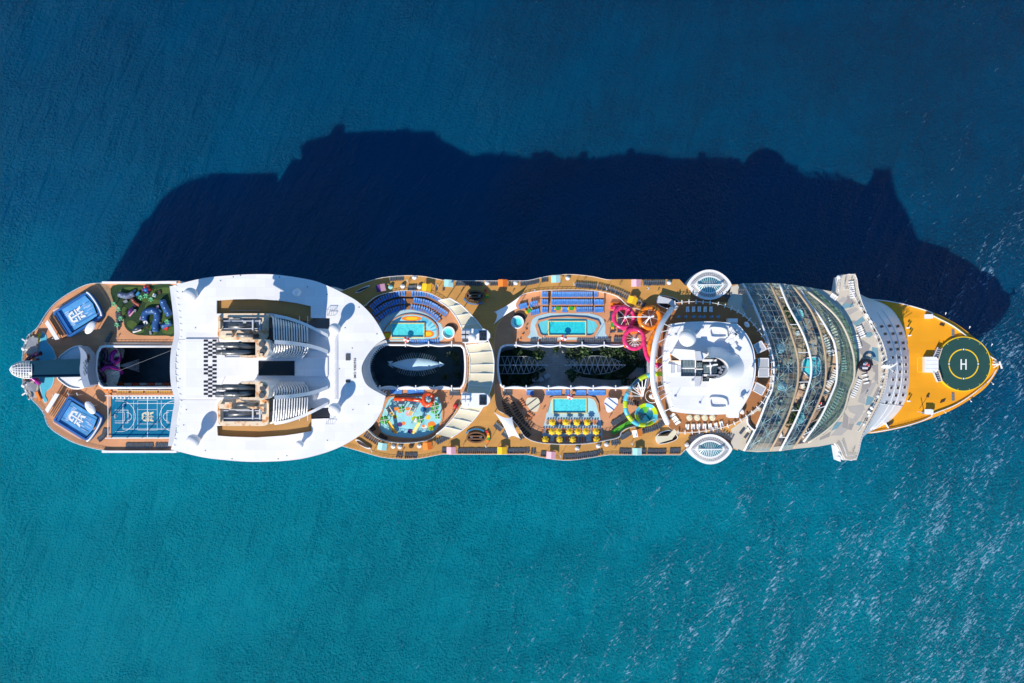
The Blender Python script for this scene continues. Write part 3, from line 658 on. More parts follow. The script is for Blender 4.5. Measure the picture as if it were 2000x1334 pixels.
dome(659, 797, 11.2, ZT, 'white radome at the end of the lower roof slot, near the splash park', 2.6)
dome(387, 858, 11.8, ZT, 'white radome by the lower after corner of the white roof beside the sports court', 2.6)
dome(589, 866, 7.2, ZT, 'small white radome on the bare white lower edge of the roof', 1.6)
# railings, gear and loungers seen down in the roof slots
mb = MB()
for i in range(14): mb.bar(W(452 + i * 4, 606, ZT - 1.75), W(452 + i * 4, 606, ZT - .5), .12)
mb.bar(W(450, 606, ZT - .5), W(508, 606, ZT - .5), .12)
for x in (585, 601): mb.bar(W(x, 617, ZT + .3), W(x, 640, ZT + .3), .25); mb.bar(W(x, 797, ZT + .3), W(x, 822, ZT + .3), .25)
mb.build('slot_railing', GREYW, ship)
# balcony rows along the ship's sides
BALC = mat('balcony_glass', (.035, .055, .075), .3, .3, .3, brick=(2.7, 90, .16, 14, 0))
def balcony(pts, zs):
    for z in zs:
        P = [W(x, y, pts[2]) for x, y in pts[0]]; n = Vector((0, .06 * pts[1], 0)); A_ = [Vector((p.x, p.y, z)) + n for p in P]; B_ = [Vector((p.x, p.y, z + 1.7)) + n for p in P]
        mb = MB(); mb.loft([A_, B_]); mb.build('balcony_row', BALC, ship)
balcony(([(660, 860), (700, 878), (780, 893), (900, 885), (1030, 885), (1110, 895), (1190, 885), (1322, 885), (1340, 876)], -1, ZP), (21, 24, 27, 30, 33, 36, 39)); balcony(([(660, 572), (700, 557), (760, 545), (900, 551), (1030, 551), (1110, 540), (1190, 549), (1320, 549), (1340, 559)], 1, ZP), (21, 24, 27, 30, 33, 36, 39))
balcony(([(205, 879), (260, 881), (352, 882)], -1, ZA), (18, 21, 24, 27, 30, 33)); balcony(([(352, 549), (260, 551), (200, 553)], 1, ZA), (18, 21, 24, 27, 30, 33))
# ---------------------------------------------------------------- loungers and other repeated deck furniture (one of each kind, then copies)
def R3(a, ax): return Matrix.Rotation(a, 3, ax)
def lounger_mesh(name, fab, frame, pillow=None, L=1.95, w=.58):
    b = MB()
    b.slab([(-w / 2, -L * .5, .36), (w / 2, -L * .5, .36), (w / 2, L * .14, .36), (-w / 2, L * .14, .36)], .07, 0)
    b.slab([(-w / 2, L * .14, .36), (w / 2, L * .14, .36), (w / 2, L * .49, .70), (-w / 2, L * .49, .70)], .07, 0)
    for x in (-w / 2, w / 2):
        b.bar((x, -L / 2, .31), (x, L * .40, .31), .05, .07, 1)
        for y in (-L * .42, L * .34): b.bar((x, y, 0), (x, y, .3), .05, .05, 1)
    if pillow is not None: b.box((0, L * .36, .60), w * .8, .3, .1, mi=2, tilt=R3(.75, 'X'))
    return b.mesh(name, [fab, frame] + ([pillow] if pillow else []))
LM = {'navy': lounger_mesh('navy_lounger', NAVY, FRAME), 'blue': lounger_mesh('blue_lounger', BLUEF, GREYM), 'white': lounger_mesh('white_lounger', WHITEF, BROWN, WHITEF),
      'striped': lounger_mesh('striped_lounger', STRIPE, BROWN), 'brown': lounger_mesh('brown_lounger', BROWN, FRAME)}
COLW = {'navy': 'navy', 'blue': 'blue', 'white': 'white', 'striped': 'orange striped', 'brown': 'dark brown'}
ORD = ['first', 'second', 'third', 'fourth', 'fifth', 'sixth', 'seventh', 'eighth', 'ninth', 'tenth', 'eleventh', 'twelfth', 'thirteenth', 'fourteenth', 'fifteenth', 'sixteenth', 'seventeenth', 'eighteenth', 'nineteenth', 'twentieth', 'twenty-first', 'twenty-second', 'twenty-third', 'twenty-fourth']
def row(kind, pts, n, z, where, turn=0.0, flip=1, jit=.06, pair=0.0, step=True):
    P = [Vector((p[0], p[1])) for p in pts]; Q = resample(spl(P, 6) if len(P) > 2 else P, n)
    d0 = Q[-1] - Q[0] if n > 1 else P[-1] - P[0]
    side = 'left' if abs(d0.x) >= abs(d0.y) else 'top'
    if (side == 'left' and d0.x < 0) or (side == 'top' and d0.y < 0): Q.reverse()
    for i, q in enumerate(Q):
        a, b = Q[max(i - 1, 0)], Q[min(i + 1, n - 1)]
        if n == 1: a, b = P[0], P[-1]
        d = b - a; ang = math.atan2(-d.y, d.x)
        q = q + Vector((random.uniform(-.25, .25), random.uniform(-.4, .4)))
        if pair and n > 1: q = q + d.normalized() * pair * (1 if i % 2 == 0 else -1)
        o = bpy.data.objects.new(kind + '_lounger', LM[kind]); COL.objects.link(o); o.location = W(q.x, q.y, z + .004)
        o.rotation_euler = (0, 0, ang + turn + (0 if flip > 0 else PI) + random.uniform(-jit, jit))
        lab = f'{ORD[i]} {COLW[kind]} lounger from {side}, {where}' if n > 1 else f'single {COLW[kind]} lounger of {where}'
        tag(o, lab, 'sun lounger', 'row of ' + COLW[kind] + ' loungers: ' + where)
# rim deck, upper side
row('navy', [(763, 544.5), (786, 542.5)], 6, ZR, 'the rail row above the pink hut')
row('navy', [(892, 553), (941, 553)], 13, ZR, 'the rail row between aqua and orange huts')
row('navy', [(959, 553), (972, 553)], 4, ZR, 'the short row left of the orange hut')
row('navy', [(995, 554), (1000, 554)], 2, ZR, 'the pair right of the orange hut')
row('navy', [(1018, 554), (1034, 552), (1050, 548)], 9, ZR, 'the bent rail row before the second aqua hut')
row('navy', [(1059, 546.5), (1068, 545)], 3, ZR, 'the towel-covered trio beside the second aqua hut')
row('navy', [(1126, 556), (1163, 559)], 10, ZR, 'the straight row behind the upper pool')
row('navy', [(1169, 560), (1200, 568), (1225, 579)], 14, ZR, 'the curving row behind the upper pool')
row('navy', [(1258, 552.5), (1296, 552.5)], 10, ZR, 'the rail row right of the pink hut')
row('navy', [(1246, 590), (1258, 596)], 4, ZR, 'the group beside the tilted yellow hut')
# rim deck, lower side
row('navy', [(714, 848), (726, 856), (739, 864)], 8, ZR, 'the slanting row behind the splash park', flip=-1)
row('navy', [(776, 888), (785, 889)], 3, ZR, 'the trio at the lower rail by the roof', flip=-1); row('navy', [(792, 889), (813, 889)], 6, ZR, 'the lower rail row below the brown daybed', flip=-1)
row('navy', [(854, 863), (864, 858), (874, 853)], 6, ZR, 'the slanting row under the cream canopy')
row('navy', [(865, 879), (871, 879)], 3, ZR, 'the trio left of the lower pink hut', flip=-1)
row('navy', [(896, 880), (969, 880)], 19, ZR, 'the long rail row left of the yellow hut', flip=-1)
row('navy', [(993, 880), (1023, 880)], 9, ZR, 'the rail row right of the lower yellow hut', flip=-1)
row('navy', [(1027, 879.5), (1032, 879.5)], 2, ZR, 'the pair after the yellow hut row', flip=-1); row('navy', [(1039, 881), (1044, 881)], 2, ZR, 'the lone pair near the white sail', flip=-1)
row('navy', [(1058, 886), (1065, 886)], 3, ZR, 'the trio left of the second pink hut', flip=-1)
row('navy', [(1101, 892), (1130, 890.5), (1165, 885.5)], 17, ZR, 'the long rail row right of the pink hut', flip=-1)
row('navy', [(1170, 883), (1175, 882)], 2, ZR, 'the pair ending the long rail row', flip=-1)
row('navy', [(1211, 881), (1231, 881)], 6, ZR, 'the rail row left of the aqua hut', flip=-1); row('navy', [(1254, 881), (1260, 881)], 3, ZR, 'the trio right of the aqua hut', flip=-1)
row('navy', [(1266, 881.5), (1299, 881.5)], 10, ZR, 'the rail row below the ramp stairs', flip=-1); row('navy', [(1310, 880), (1327, 880)], 6, ZR, 'the last rail row before the pod', flip=-1)
row('navy', [(1195, 865), (1209, 863)], 4, ZR, 'the group below the green chute'); row('navy', [(1213, 855), (1229, 845)], 7, ZR, 'the slanting row left of the white-orange hut')
row('navy', [(1256, 842), (1278, 836), (1296, 825)], 11, ZR, 'the curving row right of the white-orange hut')
row('navy', [(1347, 858), (1360, 852), (1373, 849)], 7, ZR, 'the fan left of the lower pod'); row('navy', [(1388, 842), (1408, 845), (1429, 856)], 10, ZR, 'the fan right of the lower pod')
row('navy', [(968, 829), (979, 838)], 5, ZR, 'the group at the sail, upper one'); row('navy', [(983, 845), (993, 853)], 5, ZR, 'the group at the sail, lower one'); row('navy', [(1015, 855), (1020, 852)], 2, ZR, 'the pair at the tip of the sail')
row('navy', [(852, 563), (866, 563)], 2, ZR, 'the dark pair right of the yellow hut'); row('navy', [(798, 563), (811, 563)], 5, ZR, 'the row between the daybeds and yellow hut')
# after deck
row('navy', [(248, 870), (298, 870)], 15, ZA, 'the row below the blue sports court', flip=-1); row('navy', [(306, 870), (330, 870)], 7, ZA, 'the short row below the sports court', flip=-1)
row('navy', [(194, 859), (203, 851), (207, 838)], 9, ZA, 'the stack beside the lower surf pool', jit=.02)
row('navy', [(231, 610), (233, 632)], 6, ZA, 'the stack beside the mini golf turf', jit=.02)
# amphitheatre by the first pool
AMP = 'the amphitheatre'
row('blue', [(806, 574), (830, 574.5), (850, 580), (863, 588)], 13, ZP + 2.0, 'the sunlit top tier of ' + AMP); row('blue', [(809, 587), (830, 590), (850, 599), (871, 613)], 16, ZP + 1.2, 'the sunlit middle tier of ' + AMP)
row('blue', [(804, 600), (825, 604), (843, 612), (856, 624)], 13, ZP + .5, 'the sunlit front tier of ' + AMP)
row('blue', [(726, 600), (745, 585), (770, 576), (790, 573)], 15, ZP + 2.0, 'the shaded top tier of ' + AMP); row('blue', [(730, 612), (748, 600), (770, 591), (790, 588)], 14, ZP + 1.2, 'the shaded middle tier of ' + AMP)
row('blue', [(739, 623), (754, 612), (770, 605), (790, 601)], 12, ZP + .5, 'the shaded front tier of ' + AMP)
row('blue', [(803, 668), (855, 668)], 13, ZP, 'the row between amphitheatre pool and well')
# rows above the upper pool
UP = 'the upper pool terrace'
for y, z, nm in ((575, 1.6, 'back'), (590, 1.0, 'middle'), (605, .4, 'front')):
    row('blue', [(1060, y), (1068.5, y)], 3, ZP + z, f'the left block, {nm} row, {UP}')
    if nm == 'front':
        row('blue', [(1078, y), (1083, y)], 2, ZP + z, f'the {nm} row left of the green tables'); row('blue', [(1100, y), (1107, y)], 3, ZP + z, f'the {nm} row between the green tables'); row('blue', [(1127, y), (1155, y)], 8, ZP + z, f'the {nm} row right of the green tables')
    else: row('blue', [(1079, y), (1155, y)], 21, ZP + z, f'the long {nm} row, {UP}')
    row('blue', [(1162, y), (1176 if nm != 'back' else 1166, y)], 5 if nm != 'back' else 2, ZP + z, f'the right block, {nm} row, {UP}')
row('blue', [(1015, 600), (1028, 596)], 5, ZP + .4, 'the slanted block beside the white sail'); row('blue', [(1036, 595), (1049, 592)], 4, ZP + .8, 'the block above the hot tub, upper'); row('blue', [(1038, 611), (1052, 608)], 5, ZP + .4, 'the block above the hot tub, lower')
row('navy', [(1037, 667), (1048, 667)], 4, ZP, 'the left group along the upper pool edge'); row('navy', [(1058, 667), (1085, 667)], 8, ZP, 'the row left of the red-white parasol')
row('navy', [(1128, 666), (1191, 666)], 17, ZP, 'the long row along the park well rim'); row('navy', [(1200, 663), (1215, 663)], 5, ZP, 'the row left of the lower pink ring')
row('navy', [(1196, 611), (1196, 627)], 5, ZP, 'the column right of the upper pool', turn=0); row('navy', [(1211, 611), (1211, 648)], 9, ZP, 'the column inside the pink ring', turn=0)
row('navy', [(1196, 642), (1196, 648)], 2, ZP, 'the pair below the yellow-green table', turn=0); row('navy', [(1241, 613), (1241, 640)], 6, ZP, 'the column between pink and orange rings', turn=0)
# lower pool
row('blue', [(1068, 767), (1095, 767)], 9, ZP, 'the shaded row above the lower pool, left part'); row('blue', [(1105, 767), (1110, 767)], 2, ZP, 'the pair in the shade above the lower pool')
row('blue', [(1125, 767), (1143, 767)], 7, ZP, 'the shaded row above the lower pool, middle'); row('blue', [(1150, 767), (1180, 767)], 11, ZP, 'the shaded row above the lower pool, right part')
row('blue', [(1030, 767), (1041, 767)], 4, ZP, 'the short row above the cream canopy table'); row('navy', [(983, 767), (998, 767)], 5, ZP, 'the group in the corner of the well')
row('brown', [(985, 782), (992, 803), (1006, 822), (1022, 840), (1033, 851)], 18, ZP, 'the long shaded curve left of the lower pool'); row('brown', [(1001, 788), (1010, 805), (1024, 822), (1038, 834)], 12, ZP, 'the short shaded curve left of the lower pool')
row('striped', [(1014, 784), (1022, 795)], 4, ZP, 'the lit group by the left cream canopy'); row('striped', [(1029, 809), (1039, 816)], 4, ZP, 'the lit group left of the lower pool')
row('navy', [(1196, 828), (1222, 811)], 10, ZP, 'the slanted row by the green chute'); row('navy', [(1214, 783), (1245, 788)], 8, ZP, 'the row behind the bowl slide')
row('striped', [(1069, 824), (1166, 824)], 20, ZP, 'the first row under the yellow parasols'); row('striped', [(1061, 840.5), (1171, 840.5)], 22, ZP, 'the second row under the yellow parasols'); row('striped', [(1084, 857.5), (1143, 857.5)], 12, ZP, 'the back row under the yellow parasols')
row('striped', [(1059, 856), (1073, 857)], 4, ZP, 'the back left group under a yellow parasol'); row('striped', [(1157, 857), (1172, 856)], 4, ZP, 'the back right group under a yellow parasol')
# splash park edge
row('blue', [(765, 764), (784, 764)], 7, ZP, 'the left row above the orange tube'); row('blue', [(797, 764), (827, 764)], 11, ZP, 'the right row above the orange tube'); row('navy', [(880, 767), (896, 767)], 6, ZP, 'the group above the red barrel')
row('brown', [(723, 828), (730, 839)], 5, ZP, 'the shaded stack left of the splash park', turn=0); row('brown', [(742, 850), (754, 857)], 5, ZP, 'the shaded stack below the splash park')
# white loungers: block deck, solarium, bridge deck
row('white', [(1340, 604), (1391, 604)], 10, ZK, 'the shaded pairs above the white house', pair=1.1); row('white', [(1339, 833), (1388, 832), (1411, 827)], 14, ZK, 'the sunlit pairs below the white house', pair=.8)
row('white', [(1312, 810), (1324, 827)], 8, ZK, 'the stack by the white arch foot', turn=0, pair=.6)
row('white', [(1661, 551), (1665, 581)], 8, ZF, 'the column on the upper bridge wing', turn=0, jit=0); row('white', [(1677, 638), (1685, 657)], 6, ZF, 'the column on the blue-grey patch', turn=0)
row('white', [(1670, 656), (1677, 679)], 7, ZF, 'the column beside the glass roof', turn=0); row('white', [(1678, 742), (1664, 775)], 9, ZF, 'the lower column beside the glass roof', turn=PI)
row('white', [(1623, 577), (1632, 583)], 4, ZF, 'the group below the upper wing'); row('white', [(1687, 733), (1691, 748)], 3, ZF, 'the trio below the round bar')
SO = 'under the solarium glass'
row('white', [(1608, 657), (1617, 673), (1624, 694)], 9, ZF, f'the upper left file {SO}', turn=0); row('white', [(1609, 612), (1628, 645), (1643, 676)], 13, ZF, f'the upper outer file {SO}', turn=0)
row('white', [(1631, 724), (1625, 740), (1616, 755)], 9, ZF, f'the middle open file {SO}', turn=PI); row('white', [(1614, 762), (1609, 769)], 3, ZF, f'the lower trio {SO}', turn=PI)
row('white', [(1643, 760), (1632, 785), (1612, 812), (1592, 833), (1566, 851)], 22, ZF, f'the lower outer file {SO}', turn=PI); row('white', [(1646, 700), (1649, 725)], 6, ZF, f'the middle pair file {SO}', turn=0)
row('navy', [(1443, 569), (1456, 569)], 4, ZR, 'the dark group behind the upper pod'); row('navy', [(1416, 574), (1424, 579)], 3, ZR, 'the trio beside the upper pod')

# gabled cloth huts along the rails
def hut(px, py, z, f1, f2, label, rot=0.0, size=18):
    c = W(px, py, z); t = thing('cabana', label, 'cabana', c, 'coloured cabanas along the rails'); s = size * mpp(z); d = s * .78; h = 2.0
    M3 = R3(rot, 'Z')
    def T(x, y, zz_): return c + M3 @ Vector((x, y, zz_))
    b = MB(); b.slab([T(-s / 2, -d / 2, h), T(0, -d / 2, h + .7), T(0, d / 2, h + .7), T(-s / 2, d / 2, h)], .06); b.build('roof_half', f1, t)
    b = MB(); b.slab([T(0, -d / 2, h + .7), T(s / 2, -d / 2, h), T(s / 2, d / 2, h), T(0, d / 2, h + .7)], .06); b.build('roof_half', f2, t)
    for x in (-1, 1):
        for y in (-1, 1): b = MB(); b.bar(T(x * s * .46, y * d * .46, 0), T(x * s * .46, y * d * .46, h + .02), .1); b.build('post', WHITE2, t)
    b = MB(); b.box(T(0, 0, .01), s * .8, d * .6, .5, rot); b.build('daybed', WHITEF, t)
PINK2 = mat('pale_pink_fabric', (.80, .48, .54), .7, .05); TEAL2 = mat('pale_aqua_fabric', (.45, .72, .70), .7, .05); ORG2 = mat('deep_orange_fabric', (.80, .17, .015), .7, .06); YEL2 = mat('deep_yellow_fabric', (.80, .46, .006), .7, .06)
for px, py, f1, f2, rot, lab in ((745, 563, PURP, PINK, .22, 'pink and purple cabana nearest the white roof on the upper rim deck'), (834, 562, YELF, YEL2, -.12, 'yellow cabana on the upper rim deck behind the amphitheatre'),
    (877, 554, TEALF, TEAL2, -.08, 'aqua cabana at the upper rail above the oval bar'), (982, 553.5, ORGF, ORG2, 0, 'orange cabana at the upper rail between two lounger rows'), (1085, 545.5, TEALF, TEAL2, .04, 'aqua cabana at the upper rail beside towel-covered loungers'),
    (1241, 553.5, PINK2, PINK, 0, 'pink cabana at the upper rail by a short white figure row'), (1234, 587, YELF, YEL2, -.35, 'tilted yellow cabana above the pink slide ring'), (748, 871, TEAL2, TEALF, -.15, 'aqua cabana on the lower rim deck below the splash park'),
    (836, 870, ORGF, ORG2, .12, 'orange cabana on the lower rim deck right of the daybeds'), (882, 879, PINK2, PINK, 0, 'pink cabana at the lower rail below the pentagon shadow'), (980.5, 879, YELF, YEL2, 0, 'yellow cabana at the lower rail near the white sail'),
    (1076, 888, PINK2, PINK, -.05, 'pink cabana at the lower rail below the yellow parasols'), (1243, 845, WHITEF, ORGF, .25, 'white and orange cabana beside the bowl slide'), (1243, 881, TEALF, TEAL2, 0, 'aqua cabana at the lower rail below the bowl slide')):
    hut(px, py, ZR, f1, f2, lab, rot)
# round daybeds: a drum with a half hood
def daybed(px, py, z, label, r=4.6, a=0.0, m=WHITEF):
    c = W(px, py, z); R = r * mpp(z); t = thing('daybed', label, 'round daybed', c, 'round daybeds on the rim deck')
    b = MB(); b.cyl(c, R, .45, 18); b.build('base', BROWN, t)
    b = MB(); b.cyl(c + Vector((0, 0, .45)), R * .95, .16, 18); b.build('mattress', m, t)
    b = MB(); rings = []
    for j in range(5):
        e = PI / 2 * j / 4 * .9
        rings.append([c + Vector((R * 1.04 * math.cos(e) * math.cos(a + PI * k / 10), R * 1.04 * math.cos(e) * math.sin(a + PI * k / 10), .45 + 1.1 * math.sin(e))) for k in range(11)])
    b.loft(rings, sm=True); b.build('hood', m if m is not BROWN else WOOD, t)
for px, py, a, m, lab in ((763, 561, .3, TEALF, 'blue-tinted round daybed in the shade by the pink cabana'), (786.5, 559.5, .3, WHITEF, 'white round daybed standing behind the amphitheatre centre'), (819, 561, .2, WHITEF, 'white round daybed left of the upper yellow cabana'),
    (809.5, 542.5, .1, WHITEF, 'white round daybed at the upper rail above the amphitheatre'), (951, 553, 0, WHITEF, 'white round daybed at the upper rail above the rainbow bar'), (1007, 553, 0, WHITEF, 'white round daybed at the upper rail right of the orange cabana'),
    (1108.5, 543.5, 0, WHITEF, 'white round daybed at the upper rail right of the aqua cabana'), (1306, 552.5, 0, WHITEF, 'white round daybed near the upper pod'), (768, 872, 0, WHITEF, 'white round daybed right of the lower aqua cabana'),
    (781, 873, 0, WHITEF, 'white round daybed left of the brown one'), (803, 871, 0, BROWN, 'brown round daybed in the row below the splash park'), (819, 871, .4, WHITEF, 'white round daybed left of the lower orange cabana'),
    (1127, 876, 0, WHITEF, 'white round daybed with a figure beside it, below the lower pool'), (1168, 871, 0, WHITEF, 'white round daybed below the lower pool, left of a pair'), (1184, 868, 0, WHITEF, 'white round daybed below the lower pool, right of a pair'), (1341, 869, 0, WHITEF, 'white round daybed beside the lower pod')):
    daybed(px, py, ZR, lab, a=a, m=m)
for i, x in enumerate((1346, 1361, 1376, 1391)): daybed(x, 816, ZK, f'large cream clamshell daybed, {ORD[i]} from the left below the white house', 6.2, 0, CANV)
# ---------------------------------------------------------------- pools (basin, coping and a real sheet of water over a tiled floor)
def sheet_part(name, pts, z, m, parent, zb=None, holes=()):
    mb = MB(); mb.prism(WP(pts, z), z, z if zb is None else zb, [WP(h, z) for h in holes]); return mb.build(name, m, parent)
def umbrella(px, py, z, label, group, m1, m2, r=5.4, n=8, star=True, h=2.5, hue=None):
    c = W(px, py, z); R = r * mpp(z); t = thing('parasol', label, 'parasol', c, group)
    b = MB(); top = c + Vector((0, 0, h + .75)); rim = []
    for k in range(n * 2):
        a = PI * k / n + .2; q = R if k % 2 == 0 else R * (.72 if star else .95)
        rim.append(c + Vector((q * math.cos(a), q * math.sin(a), h + (0 if k % 2 == 0 else .12))))
    for k in range(n):
        b.add([top, rim[2 * k - 1], rim[2 * k], rim[2 * k + 1]], [(0, 1, 2), (0, 2, 3)], k % 2)
    b.build('canopy', [m1, m2], t)
    b = MB(); b.cyl(c, .07, h + .8, 8); b.build('pole', WHITE2, t); b = MB(); b.cyl(c, .42, .18, 10); b.build('foot', GREYM, t)
RW = 'red and white parasols at the pools'
# amphitheatre pool (D-shaped stage pool with a rectangular basin)
AZ = ZP + .02
t = thing('stage_pool', 'rectangular turquoise pool on a sun-painted round floor facing the blue amphitheatre', 'pool', W(822, 642, ZP))
fl = spl([(745, 660), (752, 640), (770, 622), (790, 614), (812, 613), (836, 620), (852, 634), (856, 650), (850, 662), (800, 664), (760, 664)], 4, True)
ring = spl([(727, 655), (738, 634), (760, 614), (790, 604), (815, 605), (842, 615), (862, 634), (866, 655), (858, 666), (800, 667), (745, 667)], 4, True)
sheet_part('outer_floor', ring, ZP + .06, PALEB, t, ZP); sheet_part('coping', fl, ZP + .5, PEACH, t, ZP)
fl2 = [(802 + (x - 802) * .94, 640 + (y - 640) * .92) for x, y in fl]
sheet_part('shelf_floor', fl2, ZP + .51, SPLB, t)
for k, (cx, cy, a, b_) in enumerate(((804, 622, 20, 5), (836, 652, 12, 7), (757, 655, 10, 8))): sheet_part('sun_motif', ellip(cx, cy, a, b_, 20), ZP + .52 + .004 * k, ORGF, t); sheet_part('sun_motif_core', ellip(cx, cy, a * .62, b_ * .6, 20), ZP + .54 + .004 * k, YELF, t)
for k in range(11):
    a = PI * (.98 - k * .088); q = [(822 + rr * math.cos(a + d) * 1.0, 652 - rr * math.sin(a + d) * .9) for rr, d in ((22, -.05), (33, -.07), (33, .07), (22, .05))]
    sheet_part('ray_motif', q, ZP + .516, CYAN, t)
def basin(t, x0, y0, x1, y1, z, edge=POOLY, water=True, fl=POOLF):
    o = [(x0, y0), (x1, y0), (x1, y1), (x0, y1)]; e = 2.0
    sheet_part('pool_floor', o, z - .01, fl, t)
    mb = MB(); mb.prism(WP([(x0 - e, y0 - e), (x1 + e, y0 - e), (x1 + e, y1 + e), (x0 - e, y1 + e)], z + .55), z + .55, z - .3, [WP(o, z + .55)], 0, 0, hs=1); mb.build('pool_edge', [edge, DTEAL], t)
    sheet_part('water', [(x0 - .2, y0 - .2), (x1 + .2, y0 - .2), (x1 + .2, y1 + .2), (x0 - .2, y1 + .2)], z + .42, POOLW, t)
basin(t, 765, 632.5, 827, 658, ZP + .6)
for x, y in ((825, 637), (825, 654)):
    mb = MB(); mb.bar(W(x, y, ZP + 1.1), W(x + 3, y, ZP + 1.9), .12); mb.build('pool_handrail', GREYM, t)
umbrella(795.5, 663, ZP, 'red and white striped lifeguard parasol between amphitheatre pool and first well', RW, RED, WHITEF, 6.2, 6, False)
# upper pool
t = thing('upper_pool', 'long turquoise pool with angled ends below rows of blue loungers', 'pool', W(1108, 637, ZP))
o = spl([(1036, 650), (1038, 628), (1048, 618), (1075, 611), (1108, 609), (1145, 611), (1172, 618), (1181, 630), (1182, 650), (1176, 662), (1042, 662)], 4, True)
sheet_part('outer_floor', o, ZP + .06, PALEB, t, ZP)
o = [(1045, 636), (1050, 626), (1075, 620), (1108, 618), (1145, 620), (1168, 626), (1173, 636), (1163, 656), (1158, 659), (1056, 659), (1051, 656)]
o2 = [(1050, 634), (1054, 629), (1076, 623), (1108, 621.5), (1144, 623), (1163, 628.5), (1167, 637), (1159, 652), (1154, 654.5), (1060, 654.5), (1056, 652)]
mb = MB(); mb.prism(WP(o, ZP + .7), ZP + .7, ZP, [WP(o2, ZP + .7)], 0, 0, hs=1); mb.build('coping', [PEACH, DTEAL], t)
sheet_part('shelf_floor', o2, ZP + .16, POOLS, t)
for x, s in ((1052, 1), (1063, 1), (1157, -1), (1164, -1)): sheet_part('shelf_stripe', [(x, 650), (x + 3, 650), (x + 3 + 6 * s, 625), (x + 6 * s, 625)], ZP + .172, PALEB, t)
sheet_part('water', o2, ZP + .5, POOLW, t)
basin(t, 1072.5, 628.5, 1143, 654, ZP + .2, POOLY)
umbrella(1100.5, 660, ZP, 'red and white striped lifeguard parasol at the lower edge of the upper pool', RW, RED, WHITEF, 6.4, 6, False)
# lower pool (trapezoid with the yellow parasol terrace)
t = thing('lower_pool', 'turquoise pool with pale blue terraces under the yellow parasols', 'pool', W(1117, 815, ZP))
o = [(1058, 858), (1060, 838), (1066, 815), (1070, 790), (1074, 780), (1082, 776), (1152, 776), (1162, 779), (1168, 790), (1172, 815), (1176, 838), (1177, 858), (1150, 863), (1102, 864), (1070, 862)]
sheet_part('terrace', o, ZP + .06, PALEB, t, ZP)
for y0, y1, z in ((830, 862, .02), (846, 864, .03)): pass
o2 = [(1073, 787), (1077, 780), (1084, 777.5), (1151, 777.5), (1160, 780.5), (1165, 787), (1169, 806), (1069, 806)]
mb = MB(); mb.prism(WP([(1069, 787), (1073, 777), (1083, 773), (1152, 773), (1163, 777), (1169, 788), (1171, 806), (1168.8, 806), (1164.5, 788), (1160, 780.5), (1151, 777.5), (1084, 777.5), (1077, 780), (1073.5, 788), (1069.2, 806), (1066.5, 806)], ZP + .55), ZP + .55, ZP + .06); mb.build('coping', PEACH, t)
sheet_part('shelf_floor', o2, ZP + .08, POOLS, t)
basin(t, 1081, 779.5, 1144, 806, ZP + .1, POOLY)
umbrella(1113, 774.5, ZP, 'red and white striped lifeguard parasol at the upper edge of the lower pool', RW, RED, WHITEF, 6.2, 6, False)
YG = 'yellow parasols at the lower pool'
for r_, (y, xs) in zip(('front row nearest the pool', 'middle row', 'back row by the rim'), ((824, (1078, 1104, 1125.5, 1146)), (842, (1077.5, 1090.5, 1111, 1127.5, 1143, 1163)), (857, (1064.5, 1092, 1117.5, 1164)))):
    for i, x in enumerate(xs): umbrella(x, y, ZP, f'{ORD[i]} yellow star-shaped parasol from left in the {r_}', YG, YELF, YEL2, 7.5, 7)
# hot tubs
def hot_tub(px, py, z, r, label):
    c = W(px, py, z); R = r * mpp(z); t = thing('hot_tub', label, 'hot tub', c, 'round hot tubs')
    b = MB(); b.lathe(c, [(R, 0), (R, .9), (R * .93, 1.0), (R * .84, 1.0), (R * .80, .5), (R * .6, .5), (R * .56, .12), (.02, .1)], 28); b.build('shell', WHITE2, t)
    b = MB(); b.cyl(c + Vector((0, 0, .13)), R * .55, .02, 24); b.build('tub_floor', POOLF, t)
    b = MB(); b.cyl(c + Vector((0, 0, .82)), R * .83, .012, 28); b.build('water', POOLW, t)
hot_tub(876, 649.5, ZP, 12.5, 'round white hot tub beside the amphitheatre pool'); hot_tub(1010.5, 629, ZP, 13, 'round white hot tub left of the upper pool')
for cx, cy, x in ((882, 640, 1), (1017, 616, 1)):
    mb = MB(); mb.sheet(WP(ellip(cx, cy, 13, 10, 20), ZP + .03), ZP + .03); mb.build('hot_tub_surround', BROWN, ship)
# half-moon cream shades by the lower pool
for lab, p in (('cream half-moon shade with dark stripes left of the lower pool', zz(940, 700, [(505, 428), (560, 425), (610, 428), (635, 470), (630, 520), (610, 570), (585, 580), (545, 570), (500, 520), (485, 470)])), ('white half-moon shade with blue stripes right of the lower pool', zz(940, 700, [(1360, 428), (1420, 430), (1470, 432), (1485, 460), (1475, 500), (1440, 550), (1405, 582), (1365, 582), (1345, 520), (1335, 470)]))):
    z = ZP + 2.6; P = WP(spl(p, 3, True), z); t = thing('half_moon_shade', lab, 'sun shade', base([Vector((q.x, q.y, ZP)) for q in P]), 'half-moon shades by the lower pool')
    b = MB(); b.prism(P, z, z - .12, bottom=True); b.build('canopy', CANV if 'cream' in lab else SAIL, t)
    c = sum(P, Vector()) / len(P); s = -1 if 'cream' in lab else 1
    for k in (-1, 1):
        b = MB(); d = Vector((1.0, .75 * -s, 0)).normalized(); n = Vector((-d.y, d.x, 0)); b.bar(c + n * k * 1.1 - d * 2.2 + Vector((0, 0, .03)), c + n * k * 1.1 + d * 2.2 + Vector((0, 0, .03)), .4, .05); b.build('stripe', GREYD if s < 0 else SURFB, t)
    for q in P[::8]: b = MB(); b.bar(Vector((q.x, q.y, ZP)).lerp(Vector((c.x, c.y, ZP)), .15), q.lerp(c, .15) - Vector((0, 0, .1)), .12); b.build('post', WHITE2, t)
